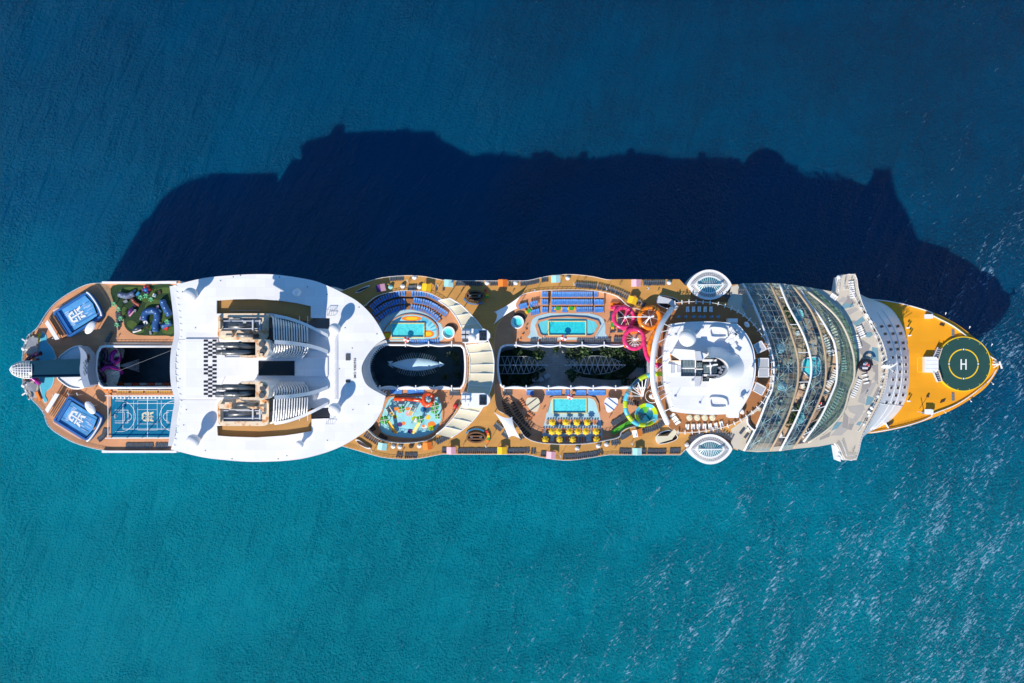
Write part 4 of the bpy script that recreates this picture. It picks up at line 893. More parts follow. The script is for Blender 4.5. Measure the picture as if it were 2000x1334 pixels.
# white tensioned sails
def sail(label, pts, z):
    P = WP(pts, 0); c = base([W(p[0], p[1], z) for p in pts]); t = thing('shade_sail', label, 'shade sail', c, 'white shade sails')
    Q = [W(p[0], p[1], z + p[2]) for p in pts]; n = 10; g = []
    for i in range(n + 1):
        r = []
        for j in range(n + 1):
            u, v = i / n, j / n
            uu = .5 + (u - .5) * (1 - .22 * math.sin(PI * v) * 1); vv = .5 + (v - .5) * (1 - .22 * math.sin(PI * u))
            r.append(Q[0] * (1 - uu) * (1 - vv) + Q[1] * uu * (1 - vv) + Q[2] * uu * vv + Q[3] * (1 - uu) * vv)
        g.append(r)
    b = MB(); b.loft(g, sm=True); b.build('fabric', SAIL, t)
    for q in Q: b = MB(); b.bar(Vector((q.x, q.y, z)), q + Vector((0, 0, .3)), .2); b.build('mast', WHITE2, t)
sail('white four-pointed shade sail at the upper left of the upper pool', [(965.5, 632, 2.6), (966, 609, 5.0), (1016, 578.5, 4.2), (1010, 602, 2.6)], ZR - 1)
sail('white four-pointed shade sail at the left of the lower pool', [(966, 806, 4.6), (1000, 815, 3.0), (1016, 857, 4.6), (994, 855, 2.8)], ZR - 1)

# ---------------------------------------------------------------- splash park
t = thing('splash_park', 'rounded splash park with pale blue floor, coloured spots and climbing toys', 'splash park', W(800, 815, ZP))
sp_o = spl([(742, 845), (739, 824), (746, 800), (757, 778), (768, 773), (800, 771), (850, 772), (861, 778), (866, 800), (864, 822), (852, 843), (828, 855), (795, 858), (760, 853)], 4, True)
sp_i = [(803 + (x - 803) * .95, 815 + (y - 815) * .94) for x, y in sp_o]
mb = MB(); mb.prism(WP(sp_o, ZP + .45), ZP + .45, ZP, [WP(sp_i, ZP + .45)], 0, 0, hs=1); mb.build('coping', [PEACH, DTEAL], t)
sheet_part('wet_floor', sp_i, ZP + .05, SPLB, t)
spots = [(772, 814, 4, LIME), (771, 815, 3, ORGF), (810, 818, 6, LIME), (812, 821, 5, WHITEF), (788, 827, 4, ORGF), (781, 829, 5, PURP), (801, 842, 5, PURP), (798, 808, 6, PINKP), (843, 830, 8, ORGF), (842, 836, 6, LIME), (829, 834, 5, WHITEF), (827, 832, 3, ORGF), (836, 815, 5, YELF), (781, 803, 4, ORGF), (768, 842, 3, PURP), (847, 789, 3, PALEB), (827, 800, 6, SEATB)]
for i, (x, y, r, m) in enumerate(spots): sheet_part('floor_spot', ellip(x, y, r, r * .9, 14), ZP + .058 + .003 * i, m, t)
# toys in the splash park
def climb_frame(px, py, label, rot):
    c = W(px, py, ZP); t = thing('climbing_frame', label, 'play frame', c); M3 = R3(rot, 'Z'); T = lambda x, y, z: c + M3 @ Vector((x, y, z))
    for x in (-.8, .8): b = MB(); b.bar(T(x, -1.7, 2.2), T(x, 1.7, 2.6), .2); b.build('beam', WHITE2, t)
    for k in range(7): b = MB(); y = -1.6 + k * .53; b.bar(T(-.8, y, 2.2 + k * .06), T(.8, y, 2.2 + k * .06), .22 if k % 2 else .4, .1); b.build('rung', YELP if k < 3 else BROWN, t)
    for x in (-.8, .8):
        for y in (-1.6, 1.6): b = MB(); b.bar(T(x, y, 0), T(x, y, 2.4), .15); b.build('leg', WHITE2, t)
climb_frame(763, 803, 'white rope climbing frame at the left of the splash park', .55); climb_frame(806, 801, 'white rope climbing frame at the middle of the splash park', -.5)
def bucket_tree(px, py, label, r, m=GREEN):
    c = W(px, py, ZP); t = thing('spray_tower', label, 'spray tower', c); R = r * mpp(ZP)
    b = MB(); b.cyl(c, .25, 3.2, 10); b.build('column', WHITE2, t)
    b = MB()
    for k in range(5):
        a = 2 * PI * k / 5; b = MB(); b.ball(c + Vector((R * .55 * math.cos(a), R * .55 * math.sin(a), 3.3)), R * .6, 8, 5, 0, .55); b.build('leaf_cap', m, t)
    for k in range(2): b = MB(); a = PI * k / 2 + .2; d = Vector((math.cos(a), math.sin(a), 0)) * R * 1.25; b.bar(c - d + Vector((0, 0, 3.9)), c + d + Vector((0, 0, 3.9)), .16); b.build('spray_arm', WHITE2, t)
bucket_tree(753, 819, 'green leaf-topped spray tower at the lower left of the splash park', 8); bucket_tree(822, 818, 'green leaf-topped spray tower at the centre right of the splash park', 7)
bucket_tree(787, 798, 'green leaf-topped spray tower between the climbing frames', 6); bucket_tree(851, 792, 'large green spray tower beside the orange ring tube', 7); bucket_tree(850, 800, 'large green spray tower in the right bay of the splash park', 7); bucket_tree(856, 812, 'low green spray tower by the right edge of the splash park', 5)
def chute(pts, label, m, w=2.0, name='play_slide'):
    P = WP(pts, 0); c = base([Vector((p.x, p.y, ZP)) for p in P]); t = thing(name, label, 'slide', c)
    b = MB(); L, Rr, L2, R2 = [], [], [], []
    for i, p in enumerate(P):
        d = (P[min(i + 1, len(P) - 1)] - P[max(i - 1, 0)]); n = Vector((-d.y, d.x, 0)).normalized() * w / 2
        L2.append(p + n * 1.15 + Vector((0, 0, .5))); L.append(p + n); Rr.append(p - n); R2.append(p - n * 1.15 + Vector((0, 0, .5)))
    b.loft([L2, L, Rr, R2]); b.build('trough', m, t)
    for p in P[:-1:2]:
        if p.z > ZP + .8: b = MB(); b.bar(Vector((p.x, p.y, ZP)), p, .15); b.build('support', WHITE2, t)
chute([(758, 823, ZP + 2.4), (764, 832, ZP + 1.6), (770, 841, ZP + .9), (775, 846, ZP + .3)], 'yellow slide at the lower left of the splash park', YELP, .9)
chute([(820, 824, ZP + 2.4), (814, 834, ZP + 1.6), (809, 842, ZP + .9), (806, 847, ZP + .3)], 'yellow slide below the centre of the splash park', YELP, .9)
for x0, x1, lab in ((770, 782, 'orange play bridge by the left climbing frame'), (793, 804, 'orange play bridge by the middle climbing frame')):
    c = W((x0 + x1) / 2, 798.5, ZP); t = thing('play_bridge', lab, 'play bridge', c); b = MB(); b.bar(W(x0, 798.5, ZP + 2), W(x1, 798.5, ZP + 2), 1.1, .2); b.build('deck', ORGF, t)
    for x in (x0 + 1, x1 - 1): b = MB(); b.bar(W(x, 798.5, ZP), W(x, 798.5, ZP + 1.9), .2); b.build('post', YELP, t)
t = thing('net_bridge', 'blue net climbing bridge between the two right spray towers', 'play net', W(833, 806, ZP))
for k in range(6): b = MB(); b.bar(W(828 + k * 1.6, 803 + k * 1.2, ZP + 1.8), W(825 + k * 1.6, 808 + k * 1.2, ZP + 1.8), .14); b.build('slat', CYAN, t)
for k in (0, 1): b = MB(); b.bar(W(828 - 3 * k, 803 + 5 * k, ZP + 1.85), W(838 - 3 * k, 810 + 5 * k, ZP + 1.85), .14); b.build('side_rope', WHITE2, t)
# orange tube slide with its ring
t = thing('tube_slide', 'orange-red tube slide ending in a ring at the upper edge of the splash park', 'water slide', W(820, 784, ZP))
b = MB(); b.tube(WP([(770, 779, ZP + .7), (790, 779.5, ZP + 1), (808, 780, ZP + 1.5)], 0), .75, 10); b.build('run_out_tube', ORGR, t)
path = [(808, 780.3, ZP + 1.6), (822, 782.5, ZP + 2.0), (830, 791, ZP + 2.6), (839, 791, ZP + 3), (845, 783, ZP + 3.4), (843, 772, ZP + 3.8), (834, 769, ZP + 4.2), (828, 775, ZP + 4.6), (829, 785, ZP + 5), (837, 790, ZP + 5.4), (844, 786, ZP + 5.8)]
b = MB(); b.tube(WP(spl(path, 6), 0), .72, 10); b.build('ring_tube', ORGR, t)
b = MB(); b.cyl(W(837, 780, ZP), .25, 6, 8); b.build('centre_post', WHITE2, t)
for k in range(6): a = k * PI / 3; b = MB(); b.bar(W(837, 780, ZP + 4.5), W(837 + 7 * math.cos(a), 780 + 7 * math.sin(a), ZP + 4.5), .14); b.build('brace', WHITE2, t)
b = MB(); b.tube(WP([(837, 791, ZP + 2), (850, 798, ZP + 2.2)], 0), .16, 6); b.build('spray_pipe', YELP, t)

# ---------------------------------------------------------------- oval bars, rainbow seats, stools
def oval_bar(px, py, label, s):
    c = W(px, py, ZR); t = thing('oval_bar', label, 'bar', c, 'oval bars on the rim deck'); k = mpp(ZR)
    el = lambda a, b_: [c + Vector((x * k, y * k, 0)) for x, y in ellip(0, 0, a, b_, 32)]
    b = MB(); b.prism(el(19, 11), ZR + 1.15, ZR, [el(15.5, 8)], 0, 1, hs=2); b.build('counter', [WOOD, BROWN, BLACK], t)
    b = MB(); b.prism(el(15.5, 8), ZR + .02, ZR); b.build('pit_floor', BROWN, t)
    for y in (-2.8, 2.8): b = MB(); b.bar(c + Vector((-13 * k, y * k, .9)), c + Vector((13 * k, y * k, .9)), .5, .9); b.build('work_bench', WOOD, t)
    for x in (-9, 9): b = MB(); b.bar(c + Vector((x * k, 0, .3)), c + Vector((x * k, 0, 1.1)), .9); b.build('fridge', GREYM, t)
    return c, k
def stools(c, k, a0, a1, n, R, m, lab, s=1):
    me = MB(); me.cyl((0, 0, 0), .16, .6, 8, 1); me.cyl((0, 0, .6), .30, .12, 10, 0)
    me = me.mesh('bar_stool', [m, GREYM])
    for i in range(n):
        a = a0 + (a1 - a0) * i / max(1, n - 1); o = bpy.data.objects.new('bar_stool', me); COL.objects.link(o)
        o.location = c + Vector((R * k * 1.12 * math.cos(a), R * k * .82 * math.sin(a), .004)); tag(o, f'{ORD[i]} {lab}', 'bar stool', 'stools: ' + lab)
c, k = oval_bar(927.5, 578, 'dark oval bar with round counter on the upper rim deck', 1); stools(c, k, PI * 1.12, PI * 1.72, 13, 20, SEATB, 'blue stool from left below the upper oval bar')
c2, k2 = oval_bar(930, 854, 'dark oval bar with round counter on the lower rim deck', -1); stools(c2, k2, PI * .82, PI * .28, 12, 20, SEATB, 'blue stool from left above the lower oval bar')
for c_, s, nm in ((c, 1, 'upper'), (c2, -1, 'lower')):
    for i, m in enumerate((RED, ORGF, YELF, GREEN, ORGF)):
        a = (.62 - .26 * i) * .9; p = c_ + Vector((24 * k * math.cos(a), 20 * k * math.sin(a), .004)); b = MB(); b.box(p, .95, .8, .42, a, 0); b.box(p + Vector((.4 * math.cos(a), .4 * math.sin(a), .42)), .22, .8, .4, a, 0)
        tag(b.build('cube_seat', m), f'{["red", "orange", "yellow", "green", "amber"][i]} cube seat curving round the {nm} oval bar', 'seat', 'rainbow seats of the oval bars')
mesa = MB(); mesa.cyl((0, 0, 0), .08, .7, 8, 1); mesa.cyl((0, 0, .7), .5, .05, 14, 0); mesa = mesa.mesh('side_table', [CANV, GREYM])
ctr = MB(); ctr.box((0, 0, .32), .5, .5, .1); ctr.box((0, .24, .42), .5, .08, .45)
for x in (-.2, .2):
    for y in (-.2, .2): ctr.box((x, y, 0), .05, .05, .32, mi=1)
ctr = ctr.mesh('deck_chair', [ORGF, BROWN])
def place(me, name, px, py, z, label, cat, group=None, rot=0.0):
    o = bpy.data.objects.new(name, me); COL.objects.link(o); o.location = W(px, py, z + .004); o.rotation_euler = (0, 0, rot); return tag(o, label, cat, group)
n = 0
for px, py, w in ((1000, 655, 'orange chair near the corner of the park well'), (1016, 663, 'orange chair in front of the hot tub steps'), (1028, 644, 'orange chair with red cushion beside the pale blue pool floor'), (1003, 664, 'orange chair by the white well rim'), (1020, 654, 'orange chair between the hot tub and upper pool'),
                  (1031, 608, 'orange chair by the yellow cushions above the hot tub'), (1027, 604, 'orange chair beside the blue lounger block')): place(ctr, 'deck_chair', px, py, ZP, w, 'chair', 'orange deck chairs', random.uniform(0, 6))
tb = MB(); tb.box((0, 0, .66), 1.5, 1.3, .06); tb.box((0, 0, .3), .2, .2, .36, mi=1)
for x in (-1.15, 1.15): tb.box((x, 0, .3), .7, 1.2, .1, mi=2); tb.box((x, 0, 0), .5, .9, .3, mi=1)
tb = tb.mesh('lounge_table', [GREEN, GREYM, YELP])
for px, py, r, w in ((1090, 602.5, 0, 'yellow and green lounge table, left one in the blue front row'), (1116, 602.5, 0, 'yellow and green lounge table, right one in the blue front row'), (1196, 634.5, PI / 2, 'yellow and green lounge table in the column by the pink ring'), (1033, 607, .6, 'yellow and green lounge table above the hot tub')): place(tb, 'lounge_table', px, py, ZP + .4, w, 'lounge table', 'yellow and green lounge tables', r)
t = tag(MB().lathe(W(890, 793, ZP), [(.1, 0), (.8, .1), (.95, .8), (.8, 1.5), (.3, 1.6)], 16).build('red_barrel', RED), 'red rounded barrel toy beside the splash park deck', 'toy barrel')
# raised tier steps of the amphitheatre and stage of the terrace: brown risers below the lounger rows
for i, (pts, w, z) in enumerate((([(718, 612), (738, 588), (770, 575), (800, 574), (835, 576), (868, 594)], 11, ZP + 1.98), ([(726, 616), (748, 599), (772, 590), (803, 588), (838, 594), (873, 616)], 9, ZP + 1.18), ([(738, 625), (754, 611), (774, 603), (803, 601), (836, 610), (860, 628)], 8, ZP + .48))):
    P = spl(pts, 5); O, I = [], []
    for j, p in enumerate(P):
        d = P[min(j + 1, len(P) - 1)] - P[max(j - 1, 0)]; nn = Vector((-d.y, d.x)).normalized() * w / 2; O.append(p - nn); I.append(p + nn)
    mb = MB(); mb.prism(WP(O + I[::-1], z), z, ZP, mi=0, ms=1); mb.build('amphitheatre_tier', [TEAK, BROWN], ship)
for y, z in ((575, 1.58), (590, .98), (605, .38)):
    for x0, x1 in ((1054, 1071), (1076, 1158), (1160, 1180)):
        mb = MB(); mb.prism(WP([(x0, y - 7), (x1, y - 7), (x1, y + 7), (x0, y + 7)], ZP + z), ZP + z, ZP, mi=0, ms=1); mb.build('terrace_tier', [PEACH, WOOD], ship)

# ---------------------------------------------------------------- cream canopy and the two lift houses
cl = spl([(856, 587), (881, 606), (901, 639), (910, 675), (917.5, 700), (917, 727), (914, 760), (899, 797), (877, 826), (852, 848)], 6); cr_ = spl([(878, 582), (901, 596), (926, 621), (941, 640), (957, 672), (963, 691), (965, 713), (961, 752), (942, 797), (915, 830), (881, 855)], 6)
A, B = resample(cl, 55), resample(cr_, 55)
for (i0, i1, nn) in ((0, 17, 4), (19, 37, 5), (39, 54, 4)):
    cuts = [i0 + (i1 - i0) * j // nn for j in range(nn + 1)]
    for a, b in zip(cuts, cuts[1:]):
        mb = MB(); rings = []
        for i in range(a, b + 1):
            s = .45 * math.sin(PI * (i - a) / (b - a)); rings.append([W(A[i].x, A[i].y, 53.4), W(*A[i].lerp(B[i], .5), 54.1 - s), W(B[i].x, B[i].y, 53.4)])
        mb.loft(rings, sm=True); mb.build('canopy_panel', CANV, ship)
        mb = MB(); p = [W(A[a].x, A[a].y, 53.55), W(*A[a].lerp(B[a], .5), 54.25), W(B[a].x, B[a].y, 53.55)]
        for q, r in zip(p, p[1:]): mb.bar(q, r, .18)
        mb.build('canopy_beam', WHITE2, ship)
for e in (A, B):
    mb = MB(); mb.tube(WP(e, 53.45), .2, 5); mb.build('canopy_edge', WHITE2, ship)
    for i in range(2, 55, 7): mb = MB(); mb.bar(W(e[i].x, e[i].y, ZR), W(e[i].x, e[i].y, 53.4), .25); mb.build('canopy_post', WHITE2, ship)
def lift(py, s, label):
    c = W(930, py, ZR); t = thing('lift_house', label, 'lift house', c, 'white lift houses'); z = 57.0
    o = [(901, py - 12 + s * 2), (907, py - 13), (945, py - 13), (952, py - 10), (957, py - 3), (957, py + 4), (952, py + 11), (945, py + 14), (908, py + 16), (903, py + 14)]
    b = MB(); b.prism(WP(o, z), z, ZR, [], 0, 1); b.build('house', [WHITE2, WHITE2], t)
    b = MB(); b.prism(WP([(936, py - 9), (950, py - 9), (950, py + 10), (936, py + 10)], z + .3), z + .3, z); b.build('solar_panel', SOLB, t)
    b = MB(); b.prism(WP([(901.5, py - 4), (914, py - 4), (914, py + 13), (903, py + 13)], z + .35), z + .35, z); b.build('roof_plant', GREYD if s > 0 else WHITE2, t)
    for k in range(4): b = MB(); b.box(W(905 + (k % 2) * 9, py - 6 + (k // 2) * 9, z), 1.3, 1.1, .9); b.build('vent_box', WHITE2 if s < 0 else GREYW, t)
lift(655, 1, 'white lift house with solar panel and radome, upper end of the cream canopy'); lift(781, -1, 'white lift house with open plant roof, lower end of the cream canopy')
dome(923, 659, 7.4, 57.0, 'small white radome on the upper lift house roof', 1.2)
# ---------------------------------------------------------------- first atrium well: boat-shaped skylight
t = thing('boat_skylight', 'pale blue boat-shaped skylight with glass wings down in the first well', 'skylight', W(815, 712, 29.5))
top = [W(762 + 102 * i / 24, 712, 36.2 + 1.2 * math.sin(PI * i / 24)) for i in range(25)]
def lens(f, z): return [[W(762 + 102 * i / 24, 712 + sgn * f * (max(0, math.sin(PI * i / 24)) ** .75), z + .2 * math.sin(PI * i / 24)) for i in range(25)] for sgn in (-1, 1)]
l1 = lens(12, 35.6); b = MB(); b.loft([l1[0], top, l1[1]], sm=True); b.build('roof_shell', SKYB, t)
for sgn, k in ((-1, 0), (1, 1)):
    l2 = lens(23, 33.8)[k]
    for i in range(4, 21): b = MB(); b.bar(l1[k][i], l2[i] + Vector((.8 if i > 12 else -.8, 0, 0)), .16); b.build('glass_rib', GREYW, t)
    for i in range(4, 20): b = MB(); b.slab([l1[k][i], l2[i], l2[i + 1], l1[k][i + 1]], .05); b.build('glass_pane', GLA if i % 3 else GLP, t)
for s in (-1, 1):
    b = MB(); b.slab([W(762, 712, 36.2), W(757, 706 + 6 * (1 - s) / 2, 35.8), W(768, 705 if s > 0 else 719, 35.8)], .1); b.build('tail_fin', SKYB, t)
b = MB(); b.slab([W(858, 706, 36.2), W(868, 712, 36.2), W(858, 718, 36.2)], .15); b.build('bow_piece', SKYB, t)
# trees: tapered trunk and a crown of many small leaf clumps
def tree(px, py, z, R, h, label, m=LEAF, seed=0, group='trees in the open wells', n=150):
    rnd = random.Random(seed); c = W(px, py, z); t = thing('park_tree', label, 'tree', c, group)
    b = MB(); b.tube([c, c + Vector((.1, .05, h * .5)), c + Vector((0, 0, h * .85))], lambda u: .22 * (1 - .6 * u), 7); b.build('trunk', BARK, t)
    b = MB(); cl = [(rnd.uniform(-.55, .55) * R, rnd.uniform(-.55, .55) * R, rnd.uniform(.55, 1.0) * h, rnd.uniform(.35, .6) * R) for _ in range(7)]
    for i in range(n):
        x, y, zc, r = cl[i % 7]; v = Vector((rnd.gauss(0, 1), rnd.gauss(0, 1), rnd.gauss(0, 1))).normalized() * r * rnd.uniform(.6, 1); p = c + Vector((x + v.x, y + v.y, zc + v.z * .7))
        s = R * rnd.uniform(.10, .2); u = Vector((rnd.gauss(0, 1), rnd.gauss(0, 1), rnd.gauss(0, .6))).normalized(); w = u.cross(Vector((rnd.gauss(0, 1), rnd.gauss(0, 1), 1))).normalized()
        b.add([p + u * s, p + w * s, p - u * s, p - w * s], [(0, 1, 2, 3)])
    b.build('crown', m, t)
for i, (x, y, r, d) in enumerate(((884, 695, 2.6, 'in the first well right of the boat skylight'), (895, 730, 2.0, 'in the first well, lower right corner'), (870, 734, 1.8, 'in the first well below the bow of the boat skylight'), (893, 712, 1.6, 'in the first well at the right wall'))): tree(x, y, 29.5, r, 5, 'dark green tree ' + d, LEAFD, 40 + i)
# ---------------------------------------------------------------- park well: trees, planted beds, two glass-ribbed roofs
PK = [(1052, 694, 3.0, 'above the gap between the two glass roofs, left'), (1085, 684, 1.8, 'small, at the top wall of the park'), (1119, 692, 3.6, 'above the left tip of the right glass roof'), (1143, 690, 3.2, 'above the left part of the right glass roof'), (1180, 688, 2.6, 'above the middle of the right glass roof'), (1192, 690, 2.8, 'in the long upper hedge, centre'), (1206, 692, 3.0, 'in the long upper hedge, right part'), (1217, 697, 2.8, 'at the right end of the upper hedge'), (1228, 706, 3.0, 'right of the right glass roof'), (1240, 690, 3.0, 'in the far right corner of the park'), (1246, 706, 2.6, 'at the right wall of the park'),
      (1050, 729, 3.0, 'below the tip of the left glass roof'), (1118, 730, 3.2, 'below the left tip of the right glass roof'), (1140, 726, 2.6, 'below the left part of the right glass roof'), (1160, 728, 2.4, 'below the middle of the right glass roof'), (1182, 728, 2.6, 'in the lower hedge, centre'), (1203, 724, 2.6, 'in the lower hedge, right part'), (1222, 742, 2.4, 'near the bottom right of the park'), (1010, 684, 2.2, 'above the left glass roof'), (1000, 744, 2.6, 'in the dark lower left corner of the park'), (1025, 746, 2.2, 'below the left glass roof'), (1240, 745, 2.0, 'below the curved path at the right')]
for i, (x, y, r, d) in enumerate(PK): tree(x, y, 29.5, r, 4.5, 'park tree ' + d, LEAFD if i % 3 else LEAF, 60 + i)
for pts in ([(975, 690), (1040, 685), (1045, 712), (1040, 750), (978, 750)], [(1170, 684), (1215, 684), (1240, 700), (1244, 716), (1225, 735), (1200, 742), (1150, 738), (1130, 730), (1135, 696)]):
    mb = MB(); mb.prism(WP(spl(pts, 4, True), 29.9), 29.9, 29.5); mb.build('planting_bed', TURF, ship)
def park_roof(x0, x1, f, label, n, tipl, tipr):
    z = 34.5; t = thing('glass_roof', label, 'glass roof', W((x0 + x1) / 2, 713, 29.5), 'ribbed glass roofs in the park well')
    hw = lambda u: f * min(1, (1 - abs(u * 2 - 1) ** 2.2) if (tipl and tipr) else (1 if u < .55 else 1 - ((u - .55) / .45) ** 1.4))
    b = MB(); b.bar(W(x0, 713, z + 1), W(x1, 713, z + 1), .28); b.build('ridge_beam', GREYW, t)
    Q = {-1: [], 1: []}
    for i in range(n + 1):
        u = i / n; x = x0 + (x1 - x0) * u
        for s in (-1, 1): Q[s].append(W(x, 713 + s * hw(u), z - .8))
    R_ = [W(x0 + (x1 - x0) * i / n, 713, z + 1) for i in range(n + 1)]
    for s in (-1, 1):
        for i in range(n):
            if i % 2 == 0 and 0 < i: b = MB(); b.bar(R_[i], Q[s][i - 1], .2); b.bar(R_[i], Q[s][min(i + 1, n)], .2); b.build('rib', GREYW, t)
            b = MB(); b.slab([R_[i], Q[s][i], Q[s][i + 1], R_[i + 1]], .04); b.build('pane', GLA, t)
        b = MB(); b.tube(Q[s], .12, 4); b.build('eave', GREYW, t)
    for i in range(2, n, 4):
        for s in (-1, 1): b = MB(); b.bar(Vector((Q[s][i].x, Q[s][i].y, 29.5)), Q[s][i], .2); b.build('column', GREYW, t)
park_roof(975, 1071, 17, 'ribbed glass roof at the left half of the park well, pointed to the right', 18, False, True)
park_roof(1102, 1222, 18, 'lens-shaped ribbed glass roof at the right half of the park well', 22, True, True)
for x, y, w, h, r, lab in ((1046, 741, 12, 7, 0, 'left of three grey kiosk roofs below the left glass roof'), (1058, 740, 10, 8, .4, 'middle of three grey kiosk roofs below the left glass roof'), (1067, 735, 12, 8, .6, 'right one of three grey kiosk roofs beside the round plaza')):
    t = thing('park_kiosk', lab, 'kiosk', W(x, y, 29.5), 'grey park kiosks'); b = MB(); b.box(W(x, y, 29.5), w * .2, h * .2, 2.6, r); b.build('wall', GREYM, t); b = MB(); b.box(W(x, y, 32.1), w * .22, h * .22, .15, r); b.build('roof', GREYW, t)
for i, (x, y) in enumerate(((1085, 683), (1099, 688), (1090, 695), (1108, 708), (1232, 692), (1118, 718), (1068, 694))): umbrella(x, y, 29.5, f'pale parasol, {ORD[i]} from left among the cafe tables of the park well' if False else f'pale cafe parasol in the park well, {("above the plaza left", "above the plaza right", "at the plaza edge", "left of the lens roof", "in the right corner", "below the lens roof tip", "by the left roof tip")[i]}', 'pale cafe parasols in the park well', BEIGE, BEIGE2, 4.2, 6, False)
# ---------------------------------------------------------------- raised block deck with the white house
bd = spl([(1312, 604), (1320, 591.5), (1340, 590), (1360, 590), (1396, 593), (1432, 605), (1461, 624), (1482, 648), (1497, 673), (1504, 700), (1506, 718), (1504, 740), (1500, 763), (1484, 790), (1450, 817), (1414, 833), (1360, 843), (1324, 844), (1306, 832), (1295, 800), (1286, 760), (1284, 718), (1286, 680), (1297, 635)], 4, True)
mb = MB(); mb.prism(WP(bd, ZK), ZK, ZP, mi=0, ms=1); mb.build('block_deck', [TEAK, WHITE2], ship)
arc = spl([(1318, 591.5), (1340, 589.5), (1360, 589.5), (1396, 592.5), (1432, 604.5), (1461, 623.5), (1482, 647.5), (1497, 672.5), (1504, 700), (1506, 718), (1504, 740), (1500, 763), (1484, 790), (1450, 817.5), (1414, 833.5), (1360, 843.5), (1324, 844.5)], 3)
rail('railing', arc, ZK, post=1.2, r=.1)
n_ = resample(arc, 38)
me = MB().box((0, 0, 0), 1.5, .3, .35).mesh('wind_screen_bracket', [WHITE2])
for i, p in enumerate(n_):
    d = (n_[min(i + 1, 37)] - n_[max(i - 1, 0)]); share(me, 'wind_screen_bracket', ship, W(p.x + 2 * (1 if p.x > 1400 else 0), p.y, ZK + .9), math.atan2(-d.y, d.x) + PI / 2)
# forward part of the rim deck: beige floor and wooden screens
for p in ([(1428, 560), (1441, 556), (1450, 575), (1450, 600), (1470, 640), (1462, 640), (1440, 608), (1420, 596)], [(1428, 872), (1441, 879), (1456, 838), (1480, 800), (1470, 800), (1448, 824), (1428, 838)]):
    mb = MB(); mb.sheet(WP(p, ZR + .01), ZR + .01); mb.build('beige_floor', BEIGE, ship)
# house with white roof
HZ = 54.0
ho = spl([(1310, 633), (1330, 630), (1360, 628), (1396, 628), (1439, 632)], 3) + spl([(1447, 639), (1461, 657), (1472, 682), (1476, 711), (1475, 736), (1468, 763), (1455, 788), (1443, 806)], 4) + spl([(1440, 807), (1410, 809.5), (1378, 810), (1340, 807.5), (1313, 804)], 3) + [(1303, 775), (1296, 745), (1295, 700), (1298, 672)]
trench = [(1330, 703), (1372, 703), (1372, 695), (1398, 695), (1412, 700), (1418, 712), (1419, 718), (1416, 733), (1405, 745), (1372, 745), (1372, 735), (1330, 735)]
mb = MB(); mb.prism(WP(ho, HZ), HZ, ZK, [WP(trench, HZ)], 0, 1); house = mb.build('white_house', [WHITE, WHITE2], ship)
inn = [(1384 + (x - 1384) * .955, 718 + (y - 718) * .93) for x, y in ho]
inn = [(x, y if y > 640 else y + 0) for x, y in inn]
mb = MB(); mb.prism(WP(inn, HZ + .7), HZ + .7, HZ, [WP(trench, HZ + .7)], 0, 0); mb.build('house_roof', WHITE, house)
mb = MB(); mb.sheet(WP([(1326, 690), (1424, 690), (1424, 750), (1326, 750)], HZ - 2.5), HZ - 2.5); mb.build('trench_floor', GREYD, house)
# wind fairing: half cone round the mast
rgs = []
for r0, r1, z in ((1.0, 1.0, HZ + .7), (.72, .76, HZ + 3.4), (.50, .50, HZ + 6.6)):
    rgs.append([W(1392 + 62 * r0 * math.cos(a) * (1 if math.cos(a) > 0 else .5), 719 - 42 * r1 * math.sin(a), z) for a in [-PI * .62 + PI * 1.24 * i / 30 for i in range(31)]])
mb = MB(); mb.loft(rgs, sm=True); mb.loft([rgs[2], [p - Vector((0, 0, 6.5)) for p in rgs[2]]], sm=True); mb.build('wind_fairing', WHITE2, house)
mb = MB(); mb.prism(WP([(1318, 681), (1358, 684), (1384, 693), (1372, 703), (1330, 703), (1312, 692)], HZ + 4.4), HZ + 4.4, HZ + .6); mb.build('house_upper_block', WHITE2, house)
mb = MB(); mb.prism(WP([(1357, 686), (1368, 686), (1372, 704), (1359, 704)], HZ + 5.2), HZ + 5.2, HZ + .6); mb.build('equipment_house', GREYW, house)
mb = MB(); mb.prism(WP([(1357, 735), (1370, 735), (1367, 755), (1357, 755)], HZ + 1.6), HZ + 1.6, HZ + .6); mb.build('equipment_house', GREYW, house)
for i, (x0, y0, x1, y1) in enumerate(((1330, 703.5, 1357, 719), (1330, 720, 1357, 734.5), (1360, 708, 1371, 718), (1360, 723, 1371, 734), (1373, 712, 1386, 729), (1388, 712, 1399, 729), (1373, 738, 1404, 745), (1372, 694.5, 1398, 700))):
    mb = MB(); mb.prism([W(x0, y0, HZ - 1.2), W(x0, y1, HZ - 1.2), W(x1, y1, HZ - 1.2), W(x1, y0, HZ - 1.2)], HZ - .5, HZ - 2.4); mb.build('glass_panel', TRENCH, house)
for a, b in (((1328, 719.3), (1360, 719.3)), ((1358, 703), (1358, 735)), ((1372, 704), (1400, 704)), ((1372, 733), (1402, 733)), ((1360, 721), (1372, 721))):
    mb = MB(); mb.bar(W(*a, HZ - .6), W(*b, HZ - .6), .7 if a[1] > 703.5 and a[0] > 1365 else .4, .5); mb.build('gantry_beam', WHITE2, house)
